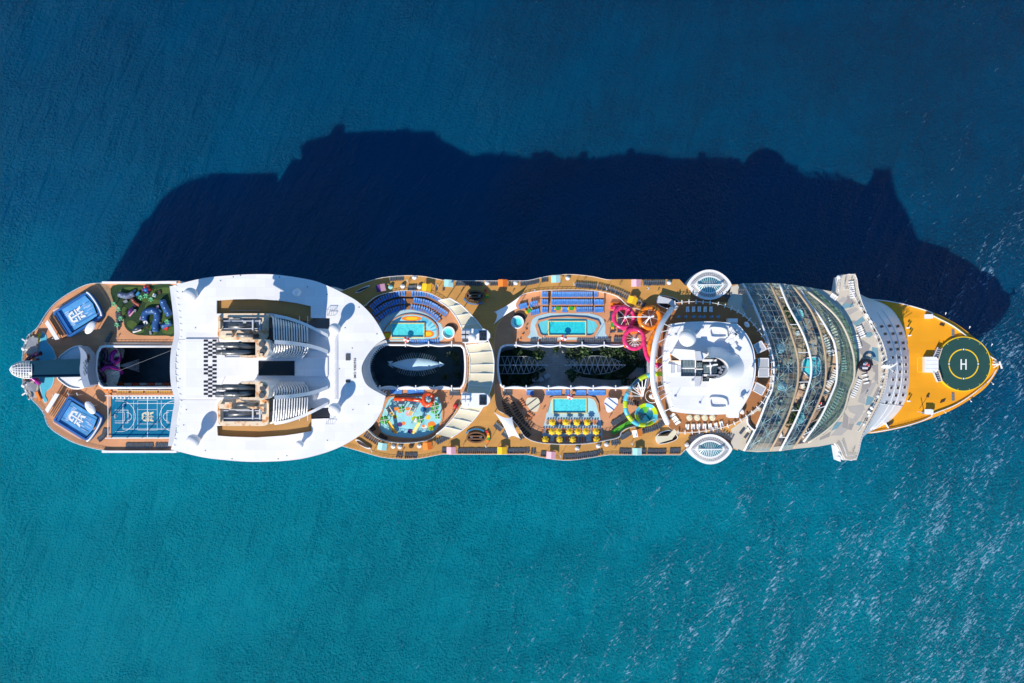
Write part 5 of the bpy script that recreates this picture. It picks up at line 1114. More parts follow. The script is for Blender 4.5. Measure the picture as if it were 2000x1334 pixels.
# mast with yard and radar
t = thing('radar_mast', 'white radar mast with yard arm standing in the dark trench of the white house', 'mast', W(1387, 719, HZ - 2.4))
b = MB(); b.tube([W(1387, 719, HZ - 2.4), W(1389, 716, HZ + 4), W(1390, 714, HZ + 8)], lambda u: .5 - .3 * u, 8); b.build('pole', WHITE2, t)
for z, L in ((HZ + 4, 9), (HZ + 6.4, 6)): b = MB(); b.bar(W(1389 - L, 715.5, z), W(1389 + L * 1.4, 712, z), .5, .35); b.build('yard', WHITE2, t)
b = MB(); b.bar(W(1387, 706, HZ + 5), W(1388, 731, HZ + 5), .4); b.build('scanner', WHITE2, t)
for x, y in ((1402, 718), (1406, 722), (1404, 727), (1399, 733), (1410, 716)):
    mb = MB(); mb.box(W(x, y, HZ - 2.5), .9, .7, 3.4); mb.build('equipment_box', WHITE2, house)
t = thing('roof_hatch', 'rust-edged open brown hatch where the orange slide enters the white house', 'hatch', W(1318, 697, HZ))
b = MB(); b.prism(WP([(1309, 690), (1329, 690), (1329, 706), (1309, 706)], HZ + 1.2), HZ + 1.2, HZ + .0, [WP([(1311, 692), (1327, 692), (1327, 704), (1311, 704)], HZ + 1.2)], 0); b.build('coaming', RUST, t)
b = MB(); b.sheet(WP([(1311, 692), (1327, 692), (1327, 704), (1311, 704)], HZ + .72), HZ + .72); b.build('opening', BROWN, t)
t = thing('slide_tower_hood', 'white stepped hood over the slide starts beside the white house', 'hood', W(1317, 720, ZK))
for k in range(4): b = MB(); x = 1305 + k * 6; b.prism(WP([(x, 710.5 + k * .9), (x + 6, 711.5 + k * .9), (x + 6, 729.5 - k * .9), (x, 730.5 - k * .9)], HZ + 1.6 - k * .25), HZ + 1.6 - k * .25, ZK + 2); b.build('hood_panel', GREYW if k % 2 else WHITE2, t)
for cx, cy, s, lab in ((1401, 650, 1, 'upper'), (1401, 787, -1, 'lower')):     # round-ended raised coamings
    mb = MB(); o = spl([(1386, cy - 10), (1405, cy - 11), (1418, cy - 7), (1421, cy + 2), (1419, cy + 9), (1392, cy + 9.5), (1386, cy + 5)], 4, True)
    i_ = [(1403 + (x - 1403) * .82, cy + (y - cy) * .78) for x, y in o]
    mb.prism(WP(o, HZ + 1.5), HZ + 1.5, HZ + .7, [WP(i_, HZ + 1.5)]); mb.build('roof_coaming', WHITE2, house)
dome(1339, 660, 15.5, HZ + .7, 'largest white radome, on the upper left of the white house roof', 1.0)
for x, y, r, d in ((1444, 664, 3.6, 'by the upper right corner of the white house roof'), (1446, 777, 4.2, 'by the lower right corner of the white house roof'), (1468, 718, 2.6, 'at the forward tip of the white house roof'), (1432, 655, 3.0, 'among the antennas of the white house roof')): dome(x, y, r, HZ + .7, 'very small white radome ' + d, .6)
for i, (x, y, l) in enumerate(((1362, 646, 6), (1371, 642, 9), (1319, 655, 9), (1352, 744, 6), (1366, 788, 5), (1318, 775, 6), (1458, 770, 4), (1425, 650, 8), (1437, 645, 7), (1312, 640, 6))):
    t = thing('antenna', f'thin white whip antenna {("left of the upper coaming, short", "left of the upper coaming, tall", "beside the largest radome", "at the lower equipment house", "in the bare lower roof middle", "near the lower left roof corner", "near the lower right radome", "right of the upper coaming", "at the upper right roof corner", "at the upper left roof corner")[i]}', 'antenna', W(x, y, HZ + .7), 'antennas on the white house roof')
    b = MB(); b.cyl(W(x, y, HZ + .7), .12, l * .5, 6, r2=.04); b.build('whip', WHITE2, t); b = MB(); b.box(W(x, y, HZ + .7), .7, .7, .5); b.build('base_box', GREYW, t)
mb = MB()
for a, b in (((1425, 640), (1446, 668)), ((1418, 668), (1434, 650)), ((1428, 672), (1440, 652)), ((1430, 681), (1444, 690))): mb.bar(W(*a, HZ + 1.6), W(*b, HZ + 1.6), 1.3, .8)
for x, y in ((1430, 655), (1437, 660), (1432, 675), (1427, 666)): mb.box(W(x, y, HZ + .7), 1.8, 1.6, 1.4, .5)
mb.build('antenna_platform', WHITE2, house)
for x0, y0, x1, y1 in ((1423, 622, 1441, 630), (1423, 806, 1443, 816)): mb = MB(); mb.prism([W(x0, y0, 52), W(x0, y1, 52), W(x1, y1, 52), W(x1, y0, 52)], 52, ZK); mb.build('side_cabin', WHITE2, house)
for x, y in ((1457, 634), (1447, 803)): tag(MB().lathe(W(x, y, ZK), [(.6, 0), (1.15, .6), (1.15, 1.6), (.7, 2.2)], 14, 0, True, 1, .7, -.9).build('liferaft_canister', WHITE2), 'white life raft canister at the ' + ('upper' if y < 700 else 'lower') + ' right of the white house', 'life raft')
# slatted sun pergolas forward of the house
def pergola(pts, label):
    z = ZK + 3; P = WP(pts, z); c = base([Vector((p.x, p.y, ZK)) for p in P]); t = thing('pergola', label, 'pergola', c, 'slatted pergolas forward of the white house')
    for i in range(4): b = MB(); b.bar(P[i], P[(i + 1) % 4], .3); b.build('frame_bar', WHITE2, t); b = MB(); b.bar(Vector((P[i].x, P[i].y, ZK)), P[i], .22); b.build('post', WHITE2, t)
    for k in range(1, 13): u = k / 13; b = MB(); b.bar(P[0].lerp(P[1], u), P[3].lerp(P[2], u), .2, .14); b.build('slat', GREYW, t)
    b = MB(); b.slab([p + (sum(P, Vector()) / 4 - p) * .06 - Vector((0, 0, .15)) for p in P], .05); b.build('shade_panel', GREYM, t)
pergola([(1472, 674), (1487, 666), (1497, 682), (1480, 690)], 'slatted pergola, upper tilted one forward of the white house'); pergola([(1481.5, 700), (1501, 700), (1501, 718), (1481.5, 718)], 'slatted pergola, upper half of the middle pair'); pergola([(1481.5, 718.6), (1501, 718.6), (1501, 736), (1481.5, 736)], 'slatted pergola, lower half of the middle pair'); pergola([(1477, 747), (1496, 757), (1488, 772), (1471, 763)], 'slatted pergola, lower tilted one forward of the white house')
for x in (1324, 1338, 1353, 1365, 1373, 1388, 1401): umbrella(x, 619, ZK, f'blue parasol in the shade above the white house, {ORD[(1324, 1338, 1353, 1365, 1373, 1388, 1401).index(x)]} from left', 'blue parasols above the white house', SEATB, SEATB, 3.4, 6, True)
# ---------------------------------------------------------------- white arch and water slides
ar = spl([(1312, 603, 49), (1296, 626, 53), (1285, 650, 55), (1278, 678, 56), (1274.5, 709, 56.3), (1274.5, 736, 56), (1277.5, 759, 55.3), (1284, 780, 54), (1294, 805, 51.5), (1304, 827, 48.5)], 5)
t = thing('slide_arch', 'great white curved arch beam between the slides and the white house', 'arch', W(1280, 716, ZK))
b = MB(); b.tube(WP(ar, 0), .95, 10); b.build('beam', WHITE2, t)
for q, (x, y) in ((6, (1318, 643)), (10, (1313, 643)), (14, (1312, 655)), (24, (1308, 700)), (30, (1308, 748)), (36, (1312, 765)), (40, (1315, 795)), (20, (1306, 685))):
    b = MB(); b.bar(W(*ar[min(q, len(ar) - 1)]), W(x, y, HZ + .7), .22); b.build('stay', WHITE2, t)
def slide(label, pts, r, mats, name='water_slide', mif=None, n=8):
    P = [W(*p) for p in spl(pts, 6)]; t = thing(name, label, 'water slide', base([Vector((p.x, p.y, ZP)) for p in P]))
    if mif is None:
        b = MB(); b.tube(P, r, n); b.build('tube', mats[0], t)
        L = resample(P, int(len(P) / 5) + 2)
        for i in range(1, len(L) - 1):
            d = (L[i + 1] - L[i - 1]).normalized() * .06; b = MB(); b.tube([L[i] - d, L[i] + d], r * 1.06, n, caps=False); b.build('joint_ring', mats[1], t)
    else:
        k = 7; i = 0
        while i < len(P) - 1:
            b = MB(); b.tube(P[i:i + k + 1], r, n); b.build('tube_section', mats[mif(i // k)], t); i += k
    return t
PK2 = mat('dark_pink_joint', (.42, .02, .10), .3); OR2 = mat('dark_orange_joint', (.5, .12, .005), .3)
def ringpts(cx, cy, r, a0, turns, z0, z1, n):
    return [(cx + r * math.cos(a0 + turns * 2 * PI * i / n), cy + r * math.sin(a0 + turns * 2 * PI * i / n), z0 + (z1 - z0) * i / n) for i in range(n + 1)]
pk = [(1305, 716, 50.5), (1290, 715, 50.2), (1277, 711, 49.9), (1266, 701, 49.6), (1261, 688, 49.3), (1258.5, 674, 49)] + ringpts(1238.5, 662, 19, .1, -1.22, 48.6, 46.6, 14) + [(1238, 640, 46.3)] + ringpts(1218, 620, 19.5, 1.35, 1.05, 46.0, 44.6, 13) + [(1226, 604, 44.3), (1212, 600, 43.8), (1198, 600.5, 43.4)]
t1 = slide('pink tube water slide looping through two rings beside the upper pool', pk, .78, [PINKS, PK2])
og = [(1311, 706, 51), (1296, 705.5, 50.7), (1283, 703, 50.4), (1272, 693, 50), (1268, 678, 49.7), (1273, 660, 49.3), (1284, 643, 49), (1289, 628, 48.8)] + ringpts(1269, 621, 20, .2, -1.9, 48.6, 46.0, 22) + [(1262, 645, 45.6), (1246, 646, 45.3), (1232, 650, 45), (1220, 662, 44.7), (1224, 678, 44.4)]
t2 = slide('orange tube water slide looping round the upper right ring', og, .82, [ORGS, OR2])
for (x0, x1, y, m, lab) in ((1192, 1212, 594, ORGS, 'orange run-out trough above the pink ring'), (1192, 1212, 601.5, PINKS, 'pink run-out trough above the pink ring')):
    t = thing('run_out_trough', lab, 'slide trough', W(1200, y, ZP)); b = MB(); P = [W(x0, y - 2.6, ZP), W(x0, y + 2.6, ZP), W(x1, y + 2.6, ZP), W(x1, y - 2.6, ZP)]
    b.prism(P, ZP + 1.3, ZP, [[W(x0 + 4, y - 1.6, ZP), W(x0 + 4, y + 1.6, ZP), W(x1 - .5, y + 1.6, ZP), W(x1 - .5, y - 1.6, ZP)]]); b.build('trough_wall', m, t)
    b = MB(); b.prism([W(x0 + 4, y - 1.6, ZP), W(x0 + 4, y + 1.6, ZP), W(x1 - .5, y + 1.6, ZP), W(x1 - .5, y - 1.6, ZP)], ZP + .3, ZP + .05); b.build('trough_floor', m, t)
def spoke(cx, cy, r, n, zt, label, stair=False):
    t = thing('slide_support', label, 'support mast', W(cx, cy, ZP), 'white slide supports'); b = MB(); b.cyl(W(cx, cy, ZP), .35, zt - ZP, 10); b.build('mast', WHITE2, t)
    b = MB(); b.ball(W(cx, cy, zt), .55, 10, 6); b.build('cap', WHITE2, t)
    for k in range(n): a = 2 * PI * k / n + .3; b = MB(); b.bar(W(cx, cy, zt - .3), W(cx + r * math.cos(a), cy + r * math.sin(a), zt - 3), .10); b.build('spoke', WHITE2, t)
spoke(1222, 619, 17, 7, 49.5, 'white mast with spokes inside the upper left pink ring'); spoke(1269, 619, 18, 6, 51.5, 'white mast with spokes inside the orange ring'); spoke(1240, 662, 17, 15, 50.5, 'white mast with many spokes inside the lower pink ring')
tag(MB().bar(W(1222, 619, 49.3), W(1269, 619, 51.2), .3).build('tie_beam', WHITE2), 'white tie beam joining the masts of pink and orange rings', 'beam'); tag(MB().bar(W(1269, 619, 51), W(1251, 645, 45), .3).build('tie_beam', WHITE2), 'white slanting beam from the orange ring mast down to the deck', 'beam')
t = thing('ring_landing', 'pale round landing under the lower pink ring at the well edge', 'landing', W(1240, 675, ZP)); b = MB(); b.prism(WP(ellip(1240, 672, 16, 10, 24, 0, 0, PI), ZP + .9), ZP + .9, ZP); b.build('floor', GREYW, t); b = MB(); b.tube(WP(ellip(1240, 672, 16, 10, 24, 0, 0, PI), ZP + 1.9), .12, 5); b.build('rail', WHITE2, t)
for k in range(7): a = PI * k / 6; b = MB(); b.bar(W(1240 + 16 * math.cos(a), 672 + 10 * math.sin(a), ZP + .9), W(1240 + 18 * math.cos(a), 672 + 12 * math.sin(a), ZP + 2), .14); b.build('bracket', WHITE2, t)
gb = [(1310, 731.5, 51), (1298, 730, 50.8), (1284, 730.5, 50.5), (1270, 732.5, 50.2), (1257, 736, 49.9), (1245, 744, 49.6), (1234, 755, 49.2), (1226, 767, 48.8), (1222, 780, 48.4), (1221, 792, 48), (1223, 804, 47.6), (1229, 815, 47.2), (1238, 824, 46.8), (1249, 829.5, 46.4), (1260, 830, 46)]
t = slide('lime and blue sectioned tube slide sweeping into the bowl', gb, .85, [CYAN, LIME, GLC], mif=lambda i: 2 if i in (4, 5) else i % 2)
t = thing('bowl_slide', 'round lime and blue bowl slide with dark teal floor', 'water slide', W(1259, 808, ZP))
R_ = 22.5 * mpp(46)
c = W(1259, 808, ZP)
for k in range(16):
    b = MB(); a0, a1 = 2 * PI * k / 16, 2 * PI * (k + 1) / 16; AA = [a0 + (a1 - a0) * j / 3 for j in range(4)]
    prof = [(1.0, 4.6), (1.0, 4.9), (.92, 4.7), (.80, 3.6), (.66, 3.0)]
    b.loft([[c + Vector((R_ * r * math.cos(a), R_ * r * math.sin(a), z)) for a in AA] for r, z in prof], sm=True); b.build('bowl_segment', (LIME, LIME, CYAN, CYAN)[k % 4], t)
for k in range(6):
    b = MB(); a0, a1 = 2 * PI * k / 6, 2 * PI * (k + 1) / 6; AA = [a0 + (a1 - a0) * j / 4 for j in range(5)]
    b.loft([[c + Vector((R_ * r * math.cos(a), R_ * r * math.sin(a), z)) for a in AA] for r, z in ((.66, 3.0), (.4, 2.5), (.08, 2.2))], sm=True); b.build('bowl_floor', (TEALD, GREENS, TEALD, TEALD, CYAN, TEALD)[k], t)
b = MB(); b.cyl(c + Vector((0, 0, 1.9)), R_ * .09, .35, 12); b.build('drain', BLACK, t)
for k in range(6): a = 2 * PI * k / 6; b = MB(); b.bar(c + Vector((R_ * .9 * math.cos(a), R_ * .9 * math.sin(a), 0)), c + Vector((R_ * .95 * math.cos(a), R_ * .95 * math.sin(a), 4.5)), .35); b.build('leg', WHITE2, t)
chute([(1237, 821, ZP + 2.2), (1222, 830, ZP + 1.5), (1208, 838, ZP + .9), (1195, 846, ZP + .5)], 'straight green exit chute below the bowl slide', GREENS, 1.5)
t = thing('spiral_stair', 'white-railed round spiral stair between the arch and the bowl slide', 'stair', W(1270, 773, ZP)); c = W(1270, 773, ZP)
b = MB(); b.cyl(c, .9, 7.5, 14); b.build('core', WHITE2, t)
for k in range(20): a = k * .42; b = MB(); p = c + Vector((0, 0, .35 * k)); b.slab([p + Vector((.9 * math.cos(a), .9 * math.sin(a), 0)), p + Vector((2.1 * math.cos(a), 2.1 * math.sin(a), 0)), p + Vector((2.1 * math.cos(a + .42), 2.1 * math.sin(a + .42), 0)), p + Vector((.9 * math.cos(a + .42), .9 * math.sin(a + .42), 0))], .08); b.build('tread', TEAK, t)
b = MB(); b.tube([c + Vector((2.3 * math.cos(k * .42), 2.3 * math.sin(k * .42), .35 * k + 1)) for k in range(21)], .12, 5); b.build('handrail', WHITE2, t)
t = thing('slide_mast', 'white mast with fanned struts holding the lime and blue slide', 'support mast', W(1256, 775, ZP)); b = MB(); b.bar(W(1256, 775, ZP), W(1255, 773, ZP + 4), .5); b.build('post', WHITE2, t)
for x, y in ((1235, 756), (1246, 746), (1254, 743), (1229, 762), (1226, 773), (1262, 740)): b = MB(); b.bar(W(1255.5, 774, ZP + 3.8), W(x, y, 49.4), .28); b.build('strut', WHITE2, t)
t = thing('slide_walkway', 'wooden curved walkway from the spiral stair to the white house', 'walkway', W(1295, 764, ZK)); P = spl([(1274, 774), (1290, 768), (1305, 760), (1316, 750), (1322, 735)], 4); L, Rr = [], []
for i, p in enumerate(P): d = P[min(i + 1, len(P) - 1)] - P[max(i - 1, 0)]; n = Vector((-d.y, d.x)).normalized() * 4; L.append(p + n); Rr.append(p - n)
b = MB(); b.prism(WP(L + Rr[::-1], 51), 51, 50.7, bottom=True); b.build('floor', PEACH, t)
for e in (L, Rr): b = MB(); b.tube(WP(e, 52), .1, 4); b.build('rail', WHITE2, t)
# boat-like stairs with awning at the forward end of the rim deck
for py, s, lab in ((857, 1, 'lower'), (588, -1, 'upper')):
    t = thing('ramp_stair', f'boat-shaped ramp stair with pale awning, {lab} end of the rim deck', 'stair', W(1303, py, ZR))
    o = spl(zz(1180, 700, [(560, 855), (620, 800), (720, 780), (800, 845), (770, 890), (660, 925), (585, 925)]), 4, True)
    if s < 0: o = [(x + 2, 1440 - y + 4) for x, y in o]
    b = MB(); b.prism(WP(o, ZR + 1.0), ZR + 1.0, ZR, [WP([(1303 + (x - 1303) * .93, py + (y - py) * .9) for x, y in o], ZR + 1.0)], 0, 0, hs=1); b.build('side_wall', [WHITE2, BROWN], t)
    b = MB(); b.sheet(WP(o, ZR + .02), ZR + .02); b.build('stair_floor', BROWN, t)
    q = zz(1180, 700, [(560, 845), (690, 840), (760, 765), (795, 800), (735, 880), (580, 925)]); q = [(x, y) if s > 0 else (x + 2, 1444 - y) for x, y in q]
    b = MB(); b.prism(WP(q, ZR + 2.6), ZR + 2.6, ZR + 2.5, bottom=True); b.build('awning', CANV if s > 0 else GREYW, t)
    for x, y in q[::2]: b = MB(); b.bar(W(x, y, ZR), W(x, y, ZR + 2.5), .12); b.build('post', WHITE2, t)
# ---------------------------------------------------------------- two glass-roofed pods over the ship's sides
def pod(cx, cy, s, label):
    z0 = 44.0; t = thing('glass_pod', label, 'glass pod', W(cx, cy, z0), 'glass-roofed pods over the sides')
    def V(a, b_, n=40, dy=0): return [(cx + a * math.cos(2 * PI * k / n), cy + dy + b_ * math.copysign(abs(math.sin(2 * PI * k / n)) ** 1.55, math.sin(2 * PI * k / n))) for k in range(n)]
    b = MB(); b.prism(WP(V(43.5, 29.5), z0 + 1.6), z0 + 1.6, z0 - 5, [WP(V(37, 24.5), z0 + 1.6)], 0, 0, bottom=False); b.build('outer_wall', WHITE2, t)
    b = MB(); b.sheet(WP(V(38, 25), z0), z0); b.build('floor', BLACK, t)
    for a, b_, z in ((35.5, 23.2, 1.6), (32.5, 20.8, 1.8), (29.6, 18.4, 2.0)): m = MB(); m.tube(WP(V(a, b_), z0 + z), .11, 4, closed=True); m.build('shade_ring', WHITE2, t)
    A_, B_ = V(36.5, 24, 52), V(28, 17.2, 52)
    me = None
    for k in range(52): m = MB(); m.bar(W(*A_[k], z0 + 1.7), W(*B_[k], z0 + 2.1), .10); m.build('shade_spoke', WHITE2, t)
    m = MB(); m.prism(WP(V(28.5, 17.5), z0 + 2.2), z0 + 2.2, z0, [WP(V(25, 14.6), z0 + 2.2)]); m.build('inner_rim', WHITE2, t)
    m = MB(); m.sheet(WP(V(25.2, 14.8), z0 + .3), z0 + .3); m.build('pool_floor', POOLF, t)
    m = MB(); m.bar(W(cx - 25, cy, z0 + 3.2), W(cx + 25, cy, z0 + 3.2), .3); m.build('roof_ridge', WHITE2, t)
    for k in range(-6, 7):
        x = cx + k * 3.6; h = 14.4 * (1 - abs(k * 3.6 / 25.5) ** 1.6)
        for q in (-1, 1): m = MB(); m.bar(W(x * .7 + cx * .3, cy, z0 + 3.2), W(x + k * .4, cy + q * h, z0 + 2.2), .16); m.build('roof_rib', WHITE2, t)
    E = V(25, 14.6, 24)
    for k in range(24): m = MB(); a, b_ = E[k], E[(k + 1) % 24]; m.slab([W(a[0], a[1], z0 + 2.2), W(b_[0], b_[1], z0 + 2.2), W(cx + (b_[0] - cx) * .8, cy, z0 + 3.1), W(cx + (a[0] - cx) * .8, cy, z0 + 3.1)] if abs(a[0] - b_[0]) > .5 else [W(a[0], a[1], z0 + 2.2), W(b_[0], b_[1], z0 + 2.2), W(cx + (b_[0] - cx) * .8, cy, z0 + 3.1)], .04); m.build('roof_pane', GLP, t)
pod(1385.5, 556, -1, 'glass-roofed white pod overhanging the upper side of the ship'); pod(1387, 877.5, 1, 'glass-roofed white pod overhanging the lower side of the ship')
# ---------------------------------------------------------------- solarium: stepped glass roof in three bands
z5 = lambda pts: zz(1420, 520, pts); z6 = lambda pts: zz(1420, 700, pts)
A0 = z5([(170, 190), (290, 420), (420, 740), (490, 970), (510, 1100)]) + z6([(490, 330), (440, 440), (330, 720), (185, 1000)])
A1 = z5([(470, 190), (600, 480), (700, 750), (760, 950), (775, 1100)]) + z6([(765, 280), (720, 450), (640, 680), (470, 1000)])
B0 = z5([(570, 190), (660, 420), (790, 660), (860, 820), (905, 980), (915, 1100)]) + z6([(905, 220), (850, 400), (740, 680), (575, 1000)])
B1 = z5([(720, 215), (900, 460), (1010, 700), (1065, 950), (1075, 1110)]) + z6([(1072, 200), (1040, 360), (880, 720), (720, 975)])
C0 = z5([(800, 250), (870, 380), (1000, 540), (1110, 720), (1170, 850), (1195, 1050)]) + z6([(1188, 230), (1150, 350), (1010, 650), (830, 905)])
C1 = z5([(880, 275), (1060, 420), (1200, 560), (1300, 730), (1370, 950), (1385, 1120)]) + z6([(1375, 230), (1330, 350), (1260, 580), (1100, 760), (880, 915)])
D1 = z5([(960, 262), (1120, 400), (1250, 530), (1345, 690), (1410, 900), (1425, 1050)]) + z6([(1400, 190), (1345, 350), (1272, 590), (1110, 772), (890, 925)])
mb = MB(); mb.sheet(WP(A0 + C1[::-1], ZF + .03), ZF + .03); mb.build('solarium_floor', SOLF, ship)
rp = random.Random(31); CARP = [mat('carpet_brown', (.30, .14, .07), .8, .25, .8), mat('carpet_navy', (.025, .04, .06), .8, .3, .8), mat('carpet_tan', (.58, .46, .33), .8, .15, .6), mat('carpet_dark_teal', (.03, .09, .11), .8, .3, .8)]
ea, eb, ec, ed = (resample(spl(q, 5), 21) for q in (A0, A1, B0, C0))
for k in range(34):                          # carpets and seating bays seen through the glass
    a, b = ((ea, eb), (ec, ed))[k % 3 == 2]; i = 1 + (k * 7) % 18; u = rp.uniform(.15, .6); c = a[i].lerp(b[i], u + .15); n = rp.randint(4, 7); R_ = rp.uniform(4.5, 9.5)
    z = ZF + .036 + .003 * k; mb = MB(); mb.sheet(WP([(c.x + R_ * rp.uniform(.7, 1) * math.cos(2 * PI * q / n), c.y + R_ * rp.uniform(.9, 1.5) * math.sin(2 * PI * q / n)) for q in range(n)], z), z); mb.build('carpet', CARP[k % 4], ship)
t_roof = thing('solarium_roof', 'curved stepped roof of glass bands with pale ribs behind the bridge deck', 'glass roof', W(1560, 716, ZF))
def arcz(t, zc): return zc - (zc - (ZF + 2.2)) * min(1, abs(t * 2 - 1) ** 2.6)
def band(a, b, za, zb, n, m, gl, ribm=GREYM):
    Aq, Bq = resample(spl(a, 5), n + 1), resample(spl(b, 5), n + 1)
    G = [[W(*Aq[i].lerp(Bq[i], j / m), arcz(i / n, za + (zb - za) * j / m)) for j in range(m + 1)] for i in range(n + 1)]
    for i in range(n):
        for j in range(m):
            mb = MB(); mb.slab([G[i][j], G[i][j + 1], G[i + 1][j + 1], G[i + 1][j]], .03); mb.build('glass_pane', gl, t_roof)
    up = Vector((0, 0, .06))
    for j in range(1, m):
        mb = MB()
        for i in range(n): mb.bar(G[i][j] + up, G[i + 1][j] + up, .11)
        mb.build('long_rib', ribm, t_roof)
    for i in range(0, n + 1, 1):
        mb = MB()
        for j in range(m): mb.bar(G[i][j] + up, G[i][j + 1] + up, .09)
        mb.build('cross_rib', ribm, t_roof)
    return G
def edge_beam(pts, zc, m, w=.42):
    P = resample(spl(pts, 5), 41); mb = MB(); mb.tube([W(p.x, p.y, arcz(i / 40, zc) + .1) for i, p in enumerate(P)], w, 6); mb.build('edge_beam', m, t_roof); return P
BM = mat('bronze_beam', (.46, .34, .22), .5, .1)
GA = band(A0, A1, 47.6, 46.6, 30, 5, GLA); GB = band(B0, B1, 45.4, 44.6, 26, 3, GLA); GC = band(C0, C1, 43.4, 42.6, 34, 4, GLB, GREYM)
for p, zc, m in ((A0, 47.6, WHITE2), (A1, 46.6, BM), (B0, 45.4, WHITE2), (B1, 44.6, BM), (C0, 43.4, WHITE2), (C1, 42.6, BEIGE)): edge_beam(p, zc, m)
rnd = random.Random(9)
for G, st in ((GA, 2), (GB, 3)):            # star-shaped truss nodes below the panes
    k = len(G[0]) - 1
    for i in range(1, len(G) - 1, st):
        j = 1 + (i // st * 2) % max(1, k - 1); nd = G[i][j] - Vector((0, 0, 1.1)); mb = MB()
        for di, dj in ((-1, -1), (-1, 1), (1, -1), (1, 1), (0, 1), (0, -1), (-1, 0), (1, 0)):
            q = G[min(max(i + di, 0), len(G) - 1)][min(max(j + dj, 0), k)]; mb.bar(nd, q - Vector((0, 0, .1)), .15)
        mb.ball(nd, .22, 6, 4); mb.build('truss_node', WHITE2, t_roof)
for a, b, za, zb in ((A1, B0, 46.6, 45.4), (B1, C0, 44.6, 43.4)):   # struts across the open slots
    P, Q = resample(spl(a, 5), 13), resample(spl(b, 5), 13)
    for i in range(1, 12): mb = MB(); mb.bar(W(P[i].x, P[i].y, arcz(i / 12, za)), W(Q[i].x, Q[i].y, arcz(i / 12, zb)), .28); mb.build('slot_strut', WHITE2 if i % 2 else BM, t_roof)
P, Q = resample(spl(C1, 5), 45), resample(spl(D1, 5), 45)              # sloping outer glass wall with its diagonals
for i in range(44):
    a, b, c_, d = W(P[i].x, P[i].y, arcz(i / 44, 42.6)), W(P[i + 1].x, P[i + 1].y, arcz((i + 1) / 44, 42.6)), W(Q[i + 1].x, Q[i + 1].y, ZF + .1), W(Q[i].x, Q[i].y, ZF + .1)
    mb = MB(); mb.slab([a, d, c_, b], .04); mb.build('wall_pane', GLB, t_roof)
    mb = MB(); mb.bar(a, c_ if i % 2 else d, .15); mb.build('wall_rib', GREYD, t_roof)
ri = resample(spl(A0, 5), 26)
for i in range(1, 25, 3): mb = MB(); mb.bar(W(ri[i].x, ri[i].y, ZF), W(ri[i].x, ri[i].y, arcz(i / 25, 47.6)), .3); mb.build('roof_column', WHITE2, t_roof)
# what stands below the glass
t = thing('solarium_pool', 'round turquoise pool in the middle under the solarium glass', 'pool', W(1585, 716, ZF))
o = spl(z5([(840, 1000), (900, 985), (990, 985), (1015, 1040), (1020, 1130), (990, 1190), (905, 1215), (850, 1175), (815, 1130), (815, 1050)]), 4, True)
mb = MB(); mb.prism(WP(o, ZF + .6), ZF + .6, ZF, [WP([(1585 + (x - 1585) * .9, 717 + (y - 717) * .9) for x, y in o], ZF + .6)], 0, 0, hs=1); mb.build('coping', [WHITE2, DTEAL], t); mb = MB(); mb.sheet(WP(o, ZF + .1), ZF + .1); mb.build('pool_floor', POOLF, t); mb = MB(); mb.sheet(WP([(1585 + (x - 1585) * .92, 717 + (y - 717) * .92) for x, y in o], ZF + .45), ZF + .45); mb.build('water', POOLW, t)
for (x, y, r, lab) in ((1561, 616, 9, 'oval turquoise whirlpool under the upper part of the solarium glass'), (1563, 815, 9, 'oval turquoise whirlpool under the lower part of the solarium glass'), (1519, 717, 4, 'tiny turquoise whirlpool at the after band of the solarium')):
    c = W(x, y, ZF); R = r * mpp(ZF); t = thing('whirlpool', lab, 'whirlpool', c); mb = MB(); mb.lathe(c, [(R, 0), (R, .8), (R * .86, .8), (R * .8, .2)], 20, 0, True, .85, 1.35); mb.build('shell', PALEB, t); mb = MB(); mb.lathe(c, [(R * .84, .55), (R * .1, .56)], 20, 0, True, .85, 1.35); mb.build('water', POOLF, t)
for (x, y, lab) in ((1524, 680, 'white octagonal dome under the after glass band, upper one'), (1527, 754, 'white octagonal dome under the after glass band, lower one')):
    c = W(x, y, 44.2); t = thing('dome_canopy', lab, 'canopy', W(x, y, ZF), 'octagonal domes in the solarium'); mb = MB(); mb.lathe(c, [(1.95, 0), (1.5, .5), (.8, .85), (.05, 1.0)], 8, 0, False); mb.build('cover', PALEB, t)
    for k in range(8): a = PI / 4 * k; mb = MB(); mb.bar(c + Vector((1.95 * math.cos(a), 1.95 * math.sin(a), .03)), c + Vector((0, 0, 1.05)), .1); mb.build('rib', GREYM, t)
    for k in range(0, 8, 2): a = PI / 4 * k; mb = MB(); mb.bar(W(x, y, ZF) + Vector((1.8 * math.cos(a), 1.8 * math.sin(a), 0)), c + Vector((1.8 * math.cos(a), 1.8 * math.sin(a), .05)), .15); mb.build('post', GREYM, t)
